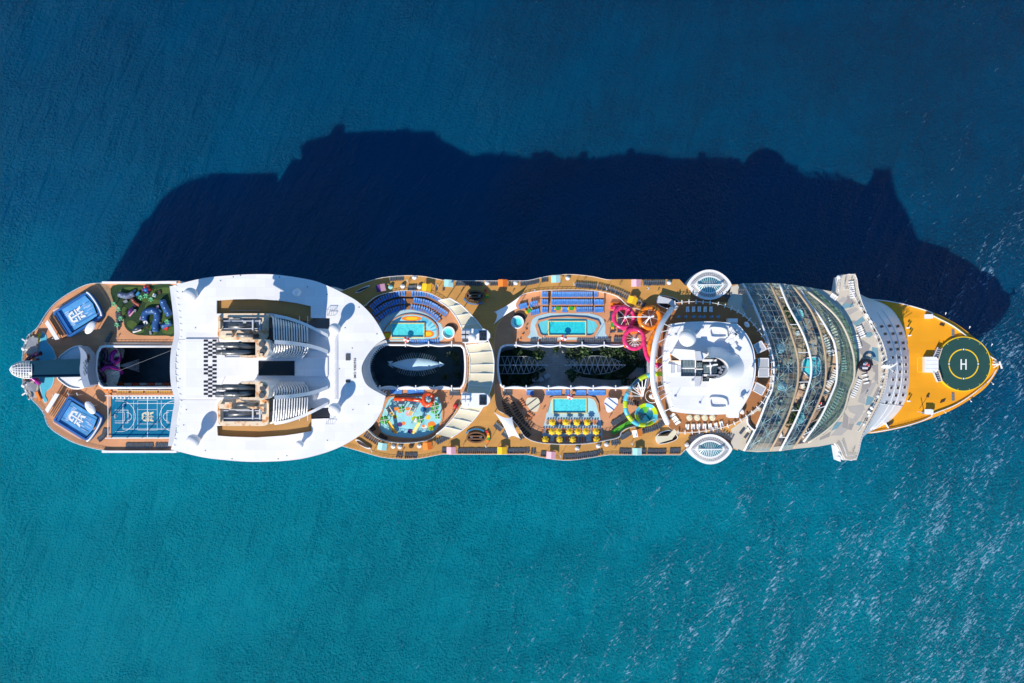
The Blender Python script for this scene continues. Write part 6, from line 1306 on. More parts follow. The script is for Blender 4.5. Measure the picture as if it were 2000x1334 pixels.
def bar_round(px, py, label, z=ZF):
    c = W(px, py, z); t = thing('round_bar', label, 'bar', c, 'round bars of the forward decks'); R = 2.35
    mb = MB(); mb.lathe(c, [(R, 0), (R, 1.1), (R * .82, 1.1), (R * .82, .05), (.02, .05)], 26); mb.build('counter', mat('dark_plum_counter', (.03, .012, .025), .4), t)
    mb = MB(); mb.prism([c + Vector((R * 1.04 * math.cos(a), R * 1.04 * math.sin(a), 0)) for a in [PI * .02 + PI * .98 * k / 14 for k in range(15)]] + [c + Vector((R * .62 * math.cos(a), R * .62 * math.sin(a), 0)) for a in [PI - PI * .98 * k / 14 for k in range(15)]], z + 2.7, z + 2.55, bottom=True); mb.build('crescent_roof', BLACK, t)
    for a in (.4, 1.57, 2.7): mb = MB(); mb.bar(c + Vector((R * .85 * math.cos(a), R * .85 * math.sin(a), 1.1)), c + Vector((R * .85 * math.cos(a), R * .85 * math.sin(a), 2.6)), .12); mb.build('post', GREYM, t)
    mb = MB(); mb.cyl(c + Vector((0, 0, .06)), R * .8, .02, 22); mb.build('bar_floor', LINEW, t)
    for k in range(5): a = PI * (.1 + .2 * k); mb = MB(); mb.box(c + Vector((R * .5 * math.cos(a), R * .5 * math.sin(a) - .2, .08)), .7, .45, .9, a); mb.build('bar_cabinet', (RED, PINKP, SEATB, WHITE2, BLACK)[k], t)
    for x in (-.7, 0, .7): mb = MB(); mb.box(c + Vector((x, -.95, .08)), .5, .7, .9); mb.build('ice_chest', WHITE2, t)
bar_round(1688, 714, 'round bar with dark crescent roof on the angular painted bridge deck'); bar_round(1595, 788, 'round bar under the lower middle band of the solarium glass')
for i, (x, y, r, d) in enumerate(((1539, 610, 1.9, 'in the open slot, topmost clump'), (1545, 622, 1.7, 'in the open slot beside the upper whirlpool'), (1552, 636, 1.6, 'in the open slot below the upper whirlpool'), (1573, 676, 1.5, 'in the open slot by the upper white table'), (1574, 757, 1.8, 'in the open slot by the lower white table'), (1560, 795, 2.0, 'in the open slot above the lower whirlpool'), (1552, 806, 2.2, 'palm-like, in the open slot beside the lower whirlpool'), (1544, 818, 2.2, 'palm-like, in the open slot below the lower whirlpool'), (1536, 828, 1.6, 'in the open slot, lowest clump'), (1456, 830, 1.5, 'in front of the curved bench after the glass roof'), (1531, 602, 1.3, 'in the open slot near the upper edge'), (1548, 630, 1.4, 'in the open slot between two larger clumps'))):
    tree(x, y, ZF, r, 3.2, 'dark green shrub ' + d, LEAF, 100 + i, 'shrubs in the solarium slots', 110)
for x, y, w in ((1490, 600, 'tan woven canopy sail under the upper after band of the solarium'),):
    t = thing('woven_sail', w, 'shade sail', W(1492, 612, ZF)); q = z5([(385, 415), (430, 470), (500, 545), (470, 600), (430, 605), (420, 540)]); mb = MB(); mb.slab(WP(q, ZF + 3.4), .06); mb.build('fabric', BEIGE, t)
    for p in q[::2]: mb = MB(); mb.bar(W(*p, ZF), W(*p, ZF + 3.4), .14); mb.build('post', GREYM, t)
# lounge furniture scattered below the glass (tables, sofas)
rnd = random.Random(5)
sofa = MB(); sofa.box((0, 0, 0), 1.7, .8, .42); sofa.box((0, .34, .42), 1.7, .16, .4); sofa = sofa.mesh('sofa', [BEIGE2])
sofa2 = MB(); sofa2.box((0, 0, 0), 1.5, .8, .42); sofa2.box((0, .34, .42), 1.5, .16, .4); sofa2 = sofa2.mesh('sofa', [TEAK])
Sa, Sb, Sc, Sd = resample(spl(A0, 5), 40), resample(spl(A1, 5), 40), resample(spl(B0, 5), 40), resample(spl(B1, 5), 40)
cnt = 0
for a, b, nm, N in ((Sa, Sb, 'after glass band', 24), (Sc, Sd, 'middle glass band', 16)):
    for i in range(N):
        u = 2 + (36 * i) // N; p = a[u].lerp(b[u], rnd.uniform(.2, .8))
        if abs(p.y - 717) < 26 and nm[0] == 'm': continue
        place((sofa, sofa2, mesa)[i % 3], ('sofa', 'sofa', 'cafe_table')[i % 3], p.x, p.y, ZF + .03, f'{("grey sofa", "brown sofa", "round cafe table")[i % 3]}, {ORD[i]} piece from the top under the {nm}', ('sofa', 'sofa', 'table')[i % 3], 'furniture under the ' + nm, rnd.uniform(0, 6))
for x, y, w in ((1557, 651, 'white square table in the upper open slot'), (1568, 754, 'white square table in the lower open slot'), (1547, 797, 'white lounge box in the lower open slot'), (1523, 849, 'white daybed at the lower end of the open slot'), (1459, 838, 'white daybed by the shrub after the glass roof')): tag(MB().box(W(x, y, ZF + .03), 1.4, 1.6, .7, .3).build('lounge_box', WHITEF), w, 'daybed', 'white boxes in the solarium slots')
t = thing('curved_bench', 'curved white-backed bench with brown seats at the lower after corner of the solarium', 'bench', W(1466, 826, ZR)); P = spl(zz(1420, 700, [(222, 648), (225, 700), (255, 745), (290, 775)]), 5)
mb = MB(); mb.tube(WP(P, ZR + .8), .35, 6); mb.build('backrest', WHITE2, t); mb = MB(); mb.tube(WP([(x + 3.5, y - 2) for x, y in P], ZR + .3), .45, 6); mb.build('seat', BROWN, t)
mb = MB(); mb.sheet(WP(zz(1420, 700, [(230, 640), (330, 570), (375, 580), (300, 770), (250, 720)]), ZR + .02), ZR + .02); mb.build('bench_floor', TEAK, ship)
for s, y0 in ((1, 566), (-1, 868)):
    for k in range(2): x, y = (1454 + 10 * k, (598, 590)[k]) if s > 0 else (1449 + 9 * k, (842, 850)[k]); tag(MB().box(W(x, y, ZR), 2.4, .9, .45, -.9 * s).build('deck_bench', GREYM if s > 0 else NAVY), f'grey deck bench {"upper" if s > 0 else "lower"} after corner of the solarium, {"left" if k == 0 else "right"} one', 'bench')
# furniture along the bridge deck's front railing
rl = resample(inner, 60); kinds = (WHITEF, BROWN, GREYM)
me_c = MB(); me_c.box((0, 0, 0), .75, .75, .4); me_c.box((0, .3, .4), .75, .15, .35); me_c = me_c.mesh('lounge_chair', [WHITEF])
me_d = MB(); me_d.box((0, 0, 0), .75, .75, .4); me_d.box((0, .3, .4), .75, .15, .35); me_d = me_d.mesh('lounge_chair', [BROWN])
WORDN = ['one', 'two', 'three', 'four', 'five', 'six', 'seven', 'eight', 'nine', 'ten']
for i, p in enumerate(rl):
    if 4 < i < 57 and i % 2 == 0:
        place((me_c, me_d)[(i // 2) % 2], 'lounge_chair', p.x + 2, p.y, ZF, f'{("white", "brown")[(i // 2) % 2]} lounge chair, {ORD[(i - 5) // 4] if (i - 5) // 4 < 24 else "last"} of its colour from the top, bridge deck railing', 'chair', 'lounge chairs along the bridge deck railing', rnd.uniform(-2, -1))
for i, (x, y) in enumerate(((1692, 614), (1700, 627), (1697, 804), (1702, 796))): daybed(x, y, ZF, f'white round daybed at the front railing of the bridge deck, {("topmost", "second from the top", "lowest", "second from the bottom")[i]}', 4.2, 2.2)
# mast and lights at the front of the bridge deck
t = thing('signal_mast', 'white signal mast leaning over the sloped house front at the centre line', 'mast', W(1730, 716, ZF)); b = MB(); b.bar(W(1722, 716, ZF), W(1738, 716, ZF + 3.5), .5); b.build('boom', WHITE2, t)
b = MB(); b.bar(W(1738, 717, ZF + 3.5), W(1753, 709, ZF + 3.9), .35); b.build('arm', WHITE2, t)
for k in range(8): b = MB(); a = W(1722 + k * 2.4, 708 + 1.9 * k, ZF); b.bar(a, a + Vector((1.1, 1.2 * (-1) ** k, 2.6)), .2); b.build('stay', WHITE2, t)
for k in range(3): b = MB(); b.box(W(1726 + 5 * k, 716, ZF + 1.0 + k), .9, 1.3, .6, .3); b.build('lamp_box', WHITE2, t)
# wing-end windows, searchlight and floats
for y, s in ((541, 1), (893, -1)): tag(MB().ball(W(1638, y, ZF + .6), .8, 10, 6).build('searchlight', WHITE2), f'white round searchlight on the {"upper" if s > 0 else "lower"} bridge wing', 'searchlight')

# ---------------------------------------------------------------- bow: helideck and fittings
t = thing('helideck', 'round dark green helicopter deck with yellow ring and white H on the yellow bow', 'helideck', W(1882, 711, ZB))
hz = ZB + 1.3
hc, hr = (1882, 711), 52.0
def circ(r, n=64): return [(hc[0] + r * math.cos(2 * PI * k / n), hc[1] + r * math.sin(2 * PI * k / n)) for k in range(n)]
mb = MB(); mb.prism(WP(circ(hr + 1.8), hz), hz, ZB); mb.build('edge_ring', HYEL, t)
mb = MB(); mb.prism(WP(circ(hr), hz + .02), hz + .02, hz - .1); mb.build('platform', HGREEN, t)
def arcstrip(r0, r1, a0, a1, n=20):
    A_ = [a0 + (a1 - a0) * k / n for k in range(n + 1)]
    return [(hc[0] + r1 * math.cos(a), hc[1] + r1 * math.sin(a)) for a in A_] + [(hc[0] + r0 * math.cos(a), hc[1] + r0 * math.sin(a)) for a in A_[::-1]]
for k in range(4): mb = MB(); mb.sheet(WP(arcstrip(27.4, 29.6, PI / 2 * k + .11, PI / 2 * (k + 1) - .11), hz + .03), hz + .03); mb.build('ring_marking', HYEL, t)
for k in range(4): a = PI / 2 * k; mb = MB(); x, y = hc[0] + 28.5 * math.cos(a), hc[1] + 28.5 * math.sin(a); mb.sheet(WP([(x - 1.4, y - 1.4), (x + 1.4, y - 1.4), (x + 1.4, y + 1.4), (x - 1.4, y + 1.4)], hz + .03), hz + .03); mb.build('white_marker', LINEW, t)
mb = MB(); H_ = [(1876.0, 701.5), (1878.6, 701.5), (1878.6, 709.8), (1885.4, 709.8), (1885.4, 701.5), (1888.0, 701.5), (1888.0, 722), (1885.4, 722), (1885.4, 712.4), (1878.6, 712.4), (1878.6, 722), (1876, 722)]
mb.sheet(WP(H_, hz + .035), hz + .035); mb.build('letter_h', LINEW, t)
for k in range(14): a = 2 * PI * k / 14; mb = MB(); mb.box(W(hc[0] + 50 * math.cos(a), hc[1] + 50 * math.sin(a), hz), .25, .25, .2); mb.build('deck_light', HYEL, t)
t = thing('boarding_platform', 'white boarding platform with two angled stairs at the after side of the helideck', 'platform', W(1817, 712, ZB))
mb = MB(); mb.prism(WP([(1806.5, 697), (1829, 697), (1833, 702), (1833, 722), (1829, 727.5), (1806.5, 727.5)], ZB + 2.3), ZB + 2.3, ZB); mb.build('cabin', WHITE2, t)
for y in (704, 712, 720): mb = MB(); mb.bar(W(1808, y, ZB + 2.32), W(1832, y, ZB + 2.32), .08, .06); mb.build('roof_seam', GREYW, t)
for s in (1, -1):
    f = lambda y: 712.2 - s * (712.2 - y) if s > 0 else 712.2 + (712.2 - y)
    mb = MB(); mb.prism(WP([(1824, f(697)), (1832, f(678)), (1840, f(681)), (1833, f(702)), (1829, f(697))], ZB + 1.7), ZB + 1.7, ZB + .1); mb.build('stair_block', GREYW, t)
    for k in range(5): mb = MB(); y0 = 680 + 4 * k; mb.bar(W(1831 - k * 1.4, f(y0), ZB + 1.8), W(1839 - k * 1.2, f(y0 + 2), ZB + 1.8), .35, .2); mb.build('stair_tread', GREYD, t)
    mb = MB(); mb.bar(W(1832, f(678), ZB + 2.3), W(1823, f(697), ZB + 2.6), .2); mb.build('handrail', WHITE2, t); mb = MB(); mb.bar(W(1840, f(680), ZB + 2.4), W(1833, f(702), ZB + 2.8), .3); mb.build('handrail', RUST, t)
for x, y, w, h, lab in ((1812, 618, 12.5, 8, 'white deck locker near the upper bulwark of the bow'), (1812.5, 804, 13, 9, 'white deck locker near the lower bulwark of the bow')):
    tt = thing('deck_locker', lab, 'locker', W(x, y, ZB), 'white lockers on the bow'); mb = MB(); mb.box(W(x, y, ZB), w * mpp(ZB), h * mpp(ZB), 2.0); mb.build('body', WHITE2, tt); mb = MB(); mb.box(W(x, y, ZB + 2.0), w * mpp(ZB) * 1.06, h * mpp(ZB) * 1.06, .12); mb.build('lid', WHITE, tt)
tt = thing('winch', 'grey winch with boom beside the lower bow locker', 'winch', W(1802, 806, ZB)); mb = MB(); mb.box(W(1803, 806, ZB), 1.1, .9, .8); mb.build('drum_housing', GREYM, tt); mb = MB(); mb.bar(W(1803, 806, ZB + .8), W(1792, 804, ZB + 4.5), .18); mb.build('boom', WHITE2, tt)
for x, y, w, h, r, lab in ((1840, 633.5, 9, 6, -.3, 'upper dark double mooring hatch on the bow'), (1841, 783, 9, 6, .4, 'lower dark double mooring hatch on the bow')):
    tt = thing('mooring_hatch', lab, 'hatch', W(x, y, ZB)); c = W(x, y, ZB)
    for k in (-1, 1): mb = MB(); mb.box(c + Vector((.15 * k, .32 * k, 0)), 1.8, .42, .3, r); mb.build('leaf', BROWN, tt)
for x, y, lab in ((1861.5, 651, 'upper grey grating beside the helideck'), (1861.5, 775, 'lower grey grating beside the helideck')):
    tt = thing('deck_grating', lab, 'grating', W(x, y, ZB)); mb = MB(); mb.prism(WP([(x - 2.6, y - 8), (x + 2.6, y - 8), (x + 2.6, y + 8), (x - 2.6, y + 8)], ZB + .25), ZB + .25, ZB); mb.build('panel', GREYM, tt)
    for k in range(5): mb = MB(); mb.bar(W(x - 2.4, y - 6 + 3 * k, ZB + .28), W(x + 2.4, y - 6 + 3 * k, ZB + .28), .12); mb.build('bar', GREYD, tt)
tag(MB().cyl(W(1811, 774, ZB), .45, .9, 12).build('mushroom_vent', BROWN), 'small dark mushroom vent on the open lower part of the bow', 'vent'); tag(MB().bar(W(1796, 798, ZB + .05), W(1811, 775, ZB + .05), .12).build('mooring_rope', BROWN), 'thin dark rope from the winch to the mushroom vent', 'rope')
tag(MB().box(W(1738, 827, ZB), 2.2, .8, .8, .6).build('rope_reel', BROWN), 'dark rope reel beside the lower edge of the yellow deck', 'reel')
tag(MB().bar(W(1729, 826, ZB + .6), W(1735, 836, ZB + .6), .35, 1).build('breakwater', WHITE2), 'short white breakwater wall at the lower edge of the bow', 'breakwater')
for i, (x, y) in enumerate(((1772, 640), (1775, 655), (1773, 783))): tag(MB().cyl(W(x, y, ZB), .25, 2.2, 8).ball(W(x, y, ZB + 2.3), .4, 8, 5).build('deck_lamp', WHITE2), f'white deck lamp at the foot of the sloped front, {("topmost", "second from the top", "lowest")[i]}', 'lamp', 'deck lamps at the sloped front')
for i, (x, y, u, v) in enumerate(((1846.5, 614.5, 1847.5, 611), (1893, 641.5, 1894.5, 638), (1936, 676, 1938, 672), (1936, 746, 1940, 750), (1893, 779, 1897, 784), (1843, 803, 1847, 806))): tag(MB().bar(W(x, y, ZB + .6), W(u, v, ZB + 1.2), .14).ball(W(u, v, ZB + 1.2), .3, 8, 5).build('bow_light', WHITE2), f'thin white light bracket on the bow edge, {ORD[i] if i < 3 else ORD[i - 3]} of the {"upper" if i < 3 else "lower"} side going {"right" if i < 3 else "left"}', 'light', 'light brackets on the bow edge')
t = thing('bow_mast', 'white T-shaped foremast with rusty foot at the very tip of the bow', 'mast', W(1944, 712, ZB))
for a, b, w, m in (((1938, 712, .6), (1956, 712, 3.2), .35, WHITE2), ((1952, 706, 3.4), (1957, 720, 3.4), .5, WHITE2), ((1940, 706, .5), (1950, 711, 2.6), .2, WHITE2), ((1940, 718, .5), (1950, 713, 2.6), .2, WHITE2)): b_ = MB(); b_.bar(W(a[0], a[1], ZB + a[2]), W(b[0], b[1], ZB + b[2]), w); b_.build('spar', m, t)
b_ = MB(); b_.box(W(1943, 709, ZB), 1.5, 2.0, .9, .3); b_.build('foot', RUST, t); b_ = MB(); b_.box(W(1946, 704, ZB), .9, .9, .6); b_.build('fairlead', WOOD, t)
rail('railing', [(1822, 812), (1860, 796), (1895, 775), (1925, 748)], ZB, post=1.2, r=.05, m=YELLOW)
rail('railing', [(1700, 843), (1745, 834), (1790, 822), (1816, 812)], ZB, post=1.2, r=.05, m=YELLOW)
mb = MB(); P = [(1790, 696), (1805, 696)]
for a, b in (((1792, 699), (1807, 699)), ((1792, 726.5), (1807, 726.5)), ((1792, 699), (1792, 726.5))): mb.bar(W(*a, ZB + .02), W(*b, ZB + .02), .25, .03)
mb.build('deck_marking', HYEL, ship)
# ---------------------------------------------------------------- after deck: surf pools, slide tower, mini golf, sports court, open stern theatre
EMB = [  # crown-and-anchor mark in unit coordinates (u across, v up), as separate bars
    [(-1.0, -.42), (-.72, -.62), (-.72, .62), (-1.0, .42)], [(-.72, .38), (-.18, .5), (-.18, .74), (-.72, .62)], [(-.72, -.62), (-.18, -.74), (-.18, -.5), (-.72, -.38)], [(-.36, .22), (-.18, .22), (-.18, .5), (-.36, .5)], [(-.36, -.5), (-.18, -.5), (-.18, -.22), (-.36, -.22)],
    [(-.72, -.09), (1.0, -.09), (1.0, .09), (-.72, .09)], [(.05, .14), (.24, .14), (.24, .74), (.05, .74)], [(.05, -.74), (.24, -.74), (.24, -.14), (.05, -.14)],
    [(.34, .3), (.95, .5), (1.0, .78), (.34, .62)], [(.34, -.62), (1.0, -.78), (.95, -.5), (.34, -.3)], [(.55, .16), (.8, .16), (.68, .34), (.5, .3)], [(.55, -.34), (.8, -.16), (.55, -.16), (.45, -.28)]]
def emblem(cx, cy, sx, sy, rot, z, m, parent, name='painted_emblem'):
    mb = MB()
    for q in EMB:
        mb.sheet(WP([(cx + sx * u * math.cos(rot) + sy * v * math.sin(rot), cy - (sx * u * math.sin(rot) - sy * v * math.cos(rot))) for u, v in q], z), z)
    return mb.build(name, m, parent)
def surf(cx, cy, s, label):                 # s = +1: long axis rises to the right
    rot = .555 * s; t = thing('surf_simulator', label, 'surf pool', W(cx, cy, ZA), 'blue surf simulators')
    def T(u, v): return (cx + u * math.cos(rot) + v * math.sin(rot), cy - u * math.sin(rot) + v * math.cos(rot))
    def PP(pts, z): return WP([T(*p) for p in pts], z)
    z = ZA
    end = [(38 + 5 * math.cos(a), 27 * math.sin(a)) for a in [PI / 2 * (1 - k / 5) for k in range(11)]]
    o = [(-40, -26), (-36, -29), (30, -29)] + [(p[0], p[1]) for p in end[::-1]] + [(30, 29), (-36, 29), (-40, 26)]
    b = MB(); b.prism(PP(o, z + 2.6), z + 2.6, z, [PP([(-36, -25), (34, -25), (39, 0), (34, 25), (-36, 25)], z + 2.6)], 0, 1); b.build('basin', [SURFB, SURFB], t)
    b = MB(); A_ = PP([(-36, -25), (34, -25), (39, 0), (34, 25), (-36, 25)], z); b.sheet([Vector((p.x, p.y)) for p in A_], z + 1.9); b.build('wave_bed', SURFL, t)
    b = MB(); b.prism(PP([(-34, -24), (-29, -24), (-29, 24), (-34, 24)], z + 2.75), z + 2.75, z + 1.9); b.build('crest_pad', SURFB, t)
    for v in (-14, 13): b = MB(); q = PP([(-30, v), (32, v + 3 * s), (32, v + 4.5 * s), (-30, v + 1.4)], z + 1.93); b.sheet(q, z + 1.93); b.build('water_crease', SURFB, t)
    rn = random.Random(cx)
    for k in range(20):
        u = 12 + rn.uniform(0, 14); v = rn.uniform(-13, 13); L = rn.uniform(3, 9); w = rn.uniform(.5, 1.3)
        zq = z + 1.94 + .004 * k; b = MB(); b.sheet(PP([(u, v - w), (u + L, v - w * .3), (u + L + 1.5, v), (u + L * .9, v + w * .5), (u, v + w)], zq), zq); b.build('foam_streak', FOAMW, t)
    for k in range(10):
        v = -15 + 3.2 * k; zq = z + 1.945 + .004 * k; b = MB(); b.sheet(PP([(-21 + rn.uniform(-2, 2), v - 1), (-14, v - 1.2), (-12 + rn.uniform(-2, 2), v + 1), (-20, v + 1.1)], zq), zq); b.build('foam_streak', FOAMW, t)
    emblem(cx - 3 * math.cos(rot), cy + 3 * math.sin(rot), 15, 16, rot, z + 2.06, LINEW, t)
    b = MB(); b.tube([p + Vector((0, 0, .5)) for p in PP(end, z + 2.6)], .35, 6); b.build('end_rim', WHITE2, t)
    b = MB(); b.loft([PP([(p[0] + 3, p[1] * 1.05) for p in end], z), PP([(p[0] + 3.5, p[1] * 1.05) for p in end], z + 4.2)]); b.build('end_screen', GLC, t)
    b = MB(); b.prism(PP([(-64, -19), (-56, -22), (-56, 22), (-64, 19)], z + 3.6), z + 3.6, z + 3.3, bottom=True); b.build('entry_canopy', WHITE2, t)
    for v in (-18, 18): b = MB(); p = PP([(-60, v)], z)[0]; b.bar(p, p + Vector((0, 0, 3.4)), .3); b.build('canopy_post', WHITE2, t)
    for k in range(4): b = MB(); b.prism(PP([(-55 + 4 * k, -23), (-51.6 + 4 * k, -23), (-51.6 + 4 * k, 23), (-55 + 4 * k, 23)], z + 2.4 - .3 * (3 - k)), z + 2.4 - .3 * (3 - k), z); b.build('entry_step', PEACH, t); b = MB(); b.bar(PP([(-51.3 + 4 * k, -22)], z + 2.7)[0], PP([(-51.3 + 4 * k, 22)], z + 2.7)[0], .18); b.build('step_rail', BROWN, t)
    q = [T(-38 + 8 * k, (31 if s > 0 else -31) * -1) for k in range(9)]
    b = MB(); b.tube(WP(q, z + 1.1), .1, 4); b.build('side_rail', WHITE2, t)
surf(152, 614, 1, 'blue surf simulator with white emblem near the mini golf, upper one at the stern'); surf(152, 818, -1, 'blue surf simulator with white emblem near the sports court, lower one at the stern')
for x, y, rot, lab in ((184, 640, .95, 'white oval canopy beside the upper surf simulator'), (184, 795, -.95, 'white oval canopy beside the lower surf simulator')):
    t = thing('oval_canopy', lab, 'canopy', W(x, y, ZA), 'white oval canopies'); c = W(x, y, ZA); cs = [Vector((p[0], p[1], 0)) for p in ellip(0, 0, 2.7, 1.5, 24, rot)]
    b = MB(); b.loft([[c + p * r + Vector((0, 0, zq)) for p in cs] for r, zq in ((1, 3.6), (.9, 3.9), (.6, 4.15), (.05, 4.3))], closed=True, sm=True); b.build('cover', WHITE2, t)
    for a in (0, 6, 12, 18): b = MB(); b.bar(c + cs[a] * .85, c + cs[a] * .85 + Vector((0, 0, 3.7)), .15); b.build('post', WHITE2, t)
# pale blue wading pool floors at the stern
for lab, pts in (('curved turquoise wading pool at the upper stern, mostly in shade', [(82, 648), (90, 655), (92, 668), (100, 676), (107, 690), (108, 703), (72, 706), (74, 680)]), ('curved turquoise wading pool at the lower stern in the sun', [(76, 736), (104, 734), (105, 745), (100, 757), (91, 764), (88, 775), (92, 783), (86, 786), (78, 760)])):
    t = thing('wading_pool', lab, 'pool', W(pts[0][0], pts[0][1], ZA)); o = spl(pts, 4, True)
    c_ = (sum(p[0] for p in pts) / len(pts), sum(p[1] for p in pts) / len(pts))
    mb = MB(); mb.prism(WP(o, ZA + .2), ZA + .2, ZA); mb.build('pale_edge', PALEB, t); mb = MB(); q = [(c_[0] + (x - c_[0]) * .86, c_[1] + (y - c_[1]) * .92) for x, y in o]; mb.sheet(WP(q, ZA + .21), ZA + .21); mb.build('pool_floor', CYAN, t)
# slide tower: white round plate, dark slope, grey cross band, glazed nose over the stern
t = thing('slide_tower', 'dark navy sloped slide tower with white round base and glazed nose over the stern', 'slide tower', W(120, 718, ZA))
zt = 43.2
o = spl([(114, 703), (125, 690), (140, 680), (155, 676), (166, 680), (174, 692), (177, 716), (174, 742), (166, 755), (152, 759), (136, 756), (122, 747), (112, 735)], 4, True)
mb = MB(); mb.prism(WP(o, zt), zt, zt - 1.0, bottom=True); mb.build('round_plate', WHITE2, t)
mb = MB(); mb.tube([W(x, y, zt + .2) for x, y in o] + [W(*o[0], zt + .2)], .3, 6); mb.build('plate_rim', WHITE2, t)
mb = MB(); mb.loft([[W(58, 706, zt + .6), W(62, 737, zt + .6), W(159, 735, zt + .3), W(157, 701, zt + .3)], [W(58, 706, zt + 3.6), W(62, 737, zt + 3.6), W(159, 735, zt + 5.0), W(157, 701, zt + 5.0)]], closed=True); mb.add([W(58, 706, zt + 3.6), W(62, 737, zt + 3.6), W(159, 735, zt + 5.0), W(157, 701, zt + 5.0)], [(0, 1, 2, 3)]); mb.build('dark_slope', NAVYS, t)
for y0, y1 in ((705.5, 701.5), (737, 735)): mb = MB(); mb.bar(W(60, y0, zt + 3.8), W(158, y1, zt + 5.2), .35, .8); mb.build('slope_side', NAVYS, t)
P = spl([(160, 680), (168, 690), (171, 705), (170, 722), (172, 738), (176, 752)], 4); Q = spl([(153, 676), (157, 690), (157, 706), (155.5, 722), (158, 738), (164, 757)], 4)
mb = MB(); mb.prism([W(x, y, zt + 5.6) for x, y in P + Q[::-1]], zt + 5.6, zt - 2); mb.build('cross_band', mat('band_shaded_blue_grey', (.24, .30, .40), .5, .06), t)  # shade of the tilted band put into its blue-grey colour
for x, y in ((173, 695), (172, 704), (174.5, 699)): mb = MB(); mb.box(W(x, y, zt + 6), .7, 1.5, .5); mb.build('black_box', BLACK, t)
for k in range(9): mb = MB(); mb.box(W(164 + (k % 3), 708 + k * 3, zt + 6), .3, .4, .3, k); mb.build('band_fitting', GREYD, t)
mb = MB(); mb.lathe(W(177, 747, zt - 3), [(1.7, 0), (1.7, 7), (1.2, 8)], 18, 0, True, 1.1, 1); mb.build('white_drum', WHITE2, t)
rs = []
for k in range(9):
    u = k / 8; x = 62 - 43 * u; w = 16.5 * (1 - u ** 2.6) ** .6 + .3; rs.append([W(x, 722 + w * math.cos(a), zt + 1.5 + 2.8 * (w / 16.5) * math.sin(a)) for a in [PI * j / 10 for j in range(11)]])
for i in range(8):
    for j in range(0, 10, 2): mb = MB(); mb.loft([rs[i][j:j + 3], rs[i + 1][j:j + 3]]); mb.build('nose_pane', GLN, t)
for i in range(0, 9, 1): mb = MB(); mb.tube(rs[i], .16, 5); mb.build('nose_rib', WHITE2, t)
for j in (0, 2, 4, 5, 6, 8, 10): mb = MB(); mb.tube([r[j] for r in rs], .22 if j in (0, 10) else .14, 5); mb.build('nose_stringer', WHITE2, t)
mb = MB(); mb.prism([W(p[0], p[1], zt + 1) for p in [(62, 707), (50, 707), (32, 711), (20, 719), (20, 725), (32, 733), (50, 737), (62, 737)]], zt + 1.2, zt + .8, bottom=True); mb.build('nose_floor', WOOD, t)
for x, y in ((30, 722), (40, 716), (46, 729), (54, 721)): mb = MB(); mb.box(W(x, y, zt + 1.2), 1.5, .7, 1, .4); mb.build('nose_seat', GREYM, t)
for k in range(4): mb = MB(); mb.bar(W(60 + 30 * k, 720, ZA - 1), W(60 + 30 * k, 720, zt), 1.4); mb.build('tower_leg', GREYM, t)
# twisting purple slides either side of the nose
slide('dark purple tube slide coiling above the tower nose at the stern', [(80, 690, 44), (72, 692, 43.5), (62, 696, 43), (54, 703, 42.5), (50, 710, 42), (56, 714, 41), (66, 712, 40), (74, 705, 39), (76, 696, 38)], .85, [DPUR, MAG])
slide('magenta tube slide below the tower nose at the stern', [(58, 735, 44), (64, 739, 43.5), (71, 744, 43), (76, 748, 42), (70, 742, 41), (62, 740, 40)], .8, [MAG, DPUR])
# lower stern platforms with white posts
for s in (1, -1):
    f = (lambda y: y) if s > 0 else (lambda y: 1434 - y)
    nm = 'upper' if s > 0 else 'lower'
    tt = thing('stern_platform', f'grey stern platform with white poles, {nm} side of the tower nose', 'platform', W(62, f(673), 33)); P = [(46, f(690)), (50, f(668)), (60, f(655)), (74, f(658)), (75, f(680)), (70, f(692))]
    mb = MB(); mb.prism(WP(P, ZA + .6), ZA + .6, ZA - 4, bottom=True); mb.build('floor', BEIGE2, tt)
    mb = MB(); mb.slab([W(49, f(680), ZA + 2.8), W(58, f(658), ZA + 2.8), W(75, f(660), ZA + 3.2), W(70, f(675), ZA + 3.0)] if s > 0 else [W(52, f(688), ZA + 2.8), W(53, f(672), ZA + 2.8), W(68, f(668), ZA + 3.2), W(72, f(684), ZA + 3.0)], .2); mb.build('canopy', GREYM, tt)
    for a, b in (((43, f(662)), (52, f(668))), ((57, f(653)), (54, f(664))), ((46, f(680)), (54, f(684))), ((50, f(672)), (57, f(655)))): mb = MB(); mb.bar(W(*a, ZA + 1.8), W(*b, ZA + 1.8), .45); mb.build('pole', WHITE2, tt)
    mb = MB(); mb.ball(W(46, f(681), ZA + 1.8), .8, 8, 5); mb.build('float', WHITE2, tt)
    mb = MB(); mb.prism([W(68, f(668), ZA + .9), W(76, f(650), ZA + .9), W(80, f(652), ZA + .9), W(73, f(670), ZA + .9)], ZA + .9, ZA + .62); mb.build('bright_mat', YELF if s > 0 else ORGF, tt)
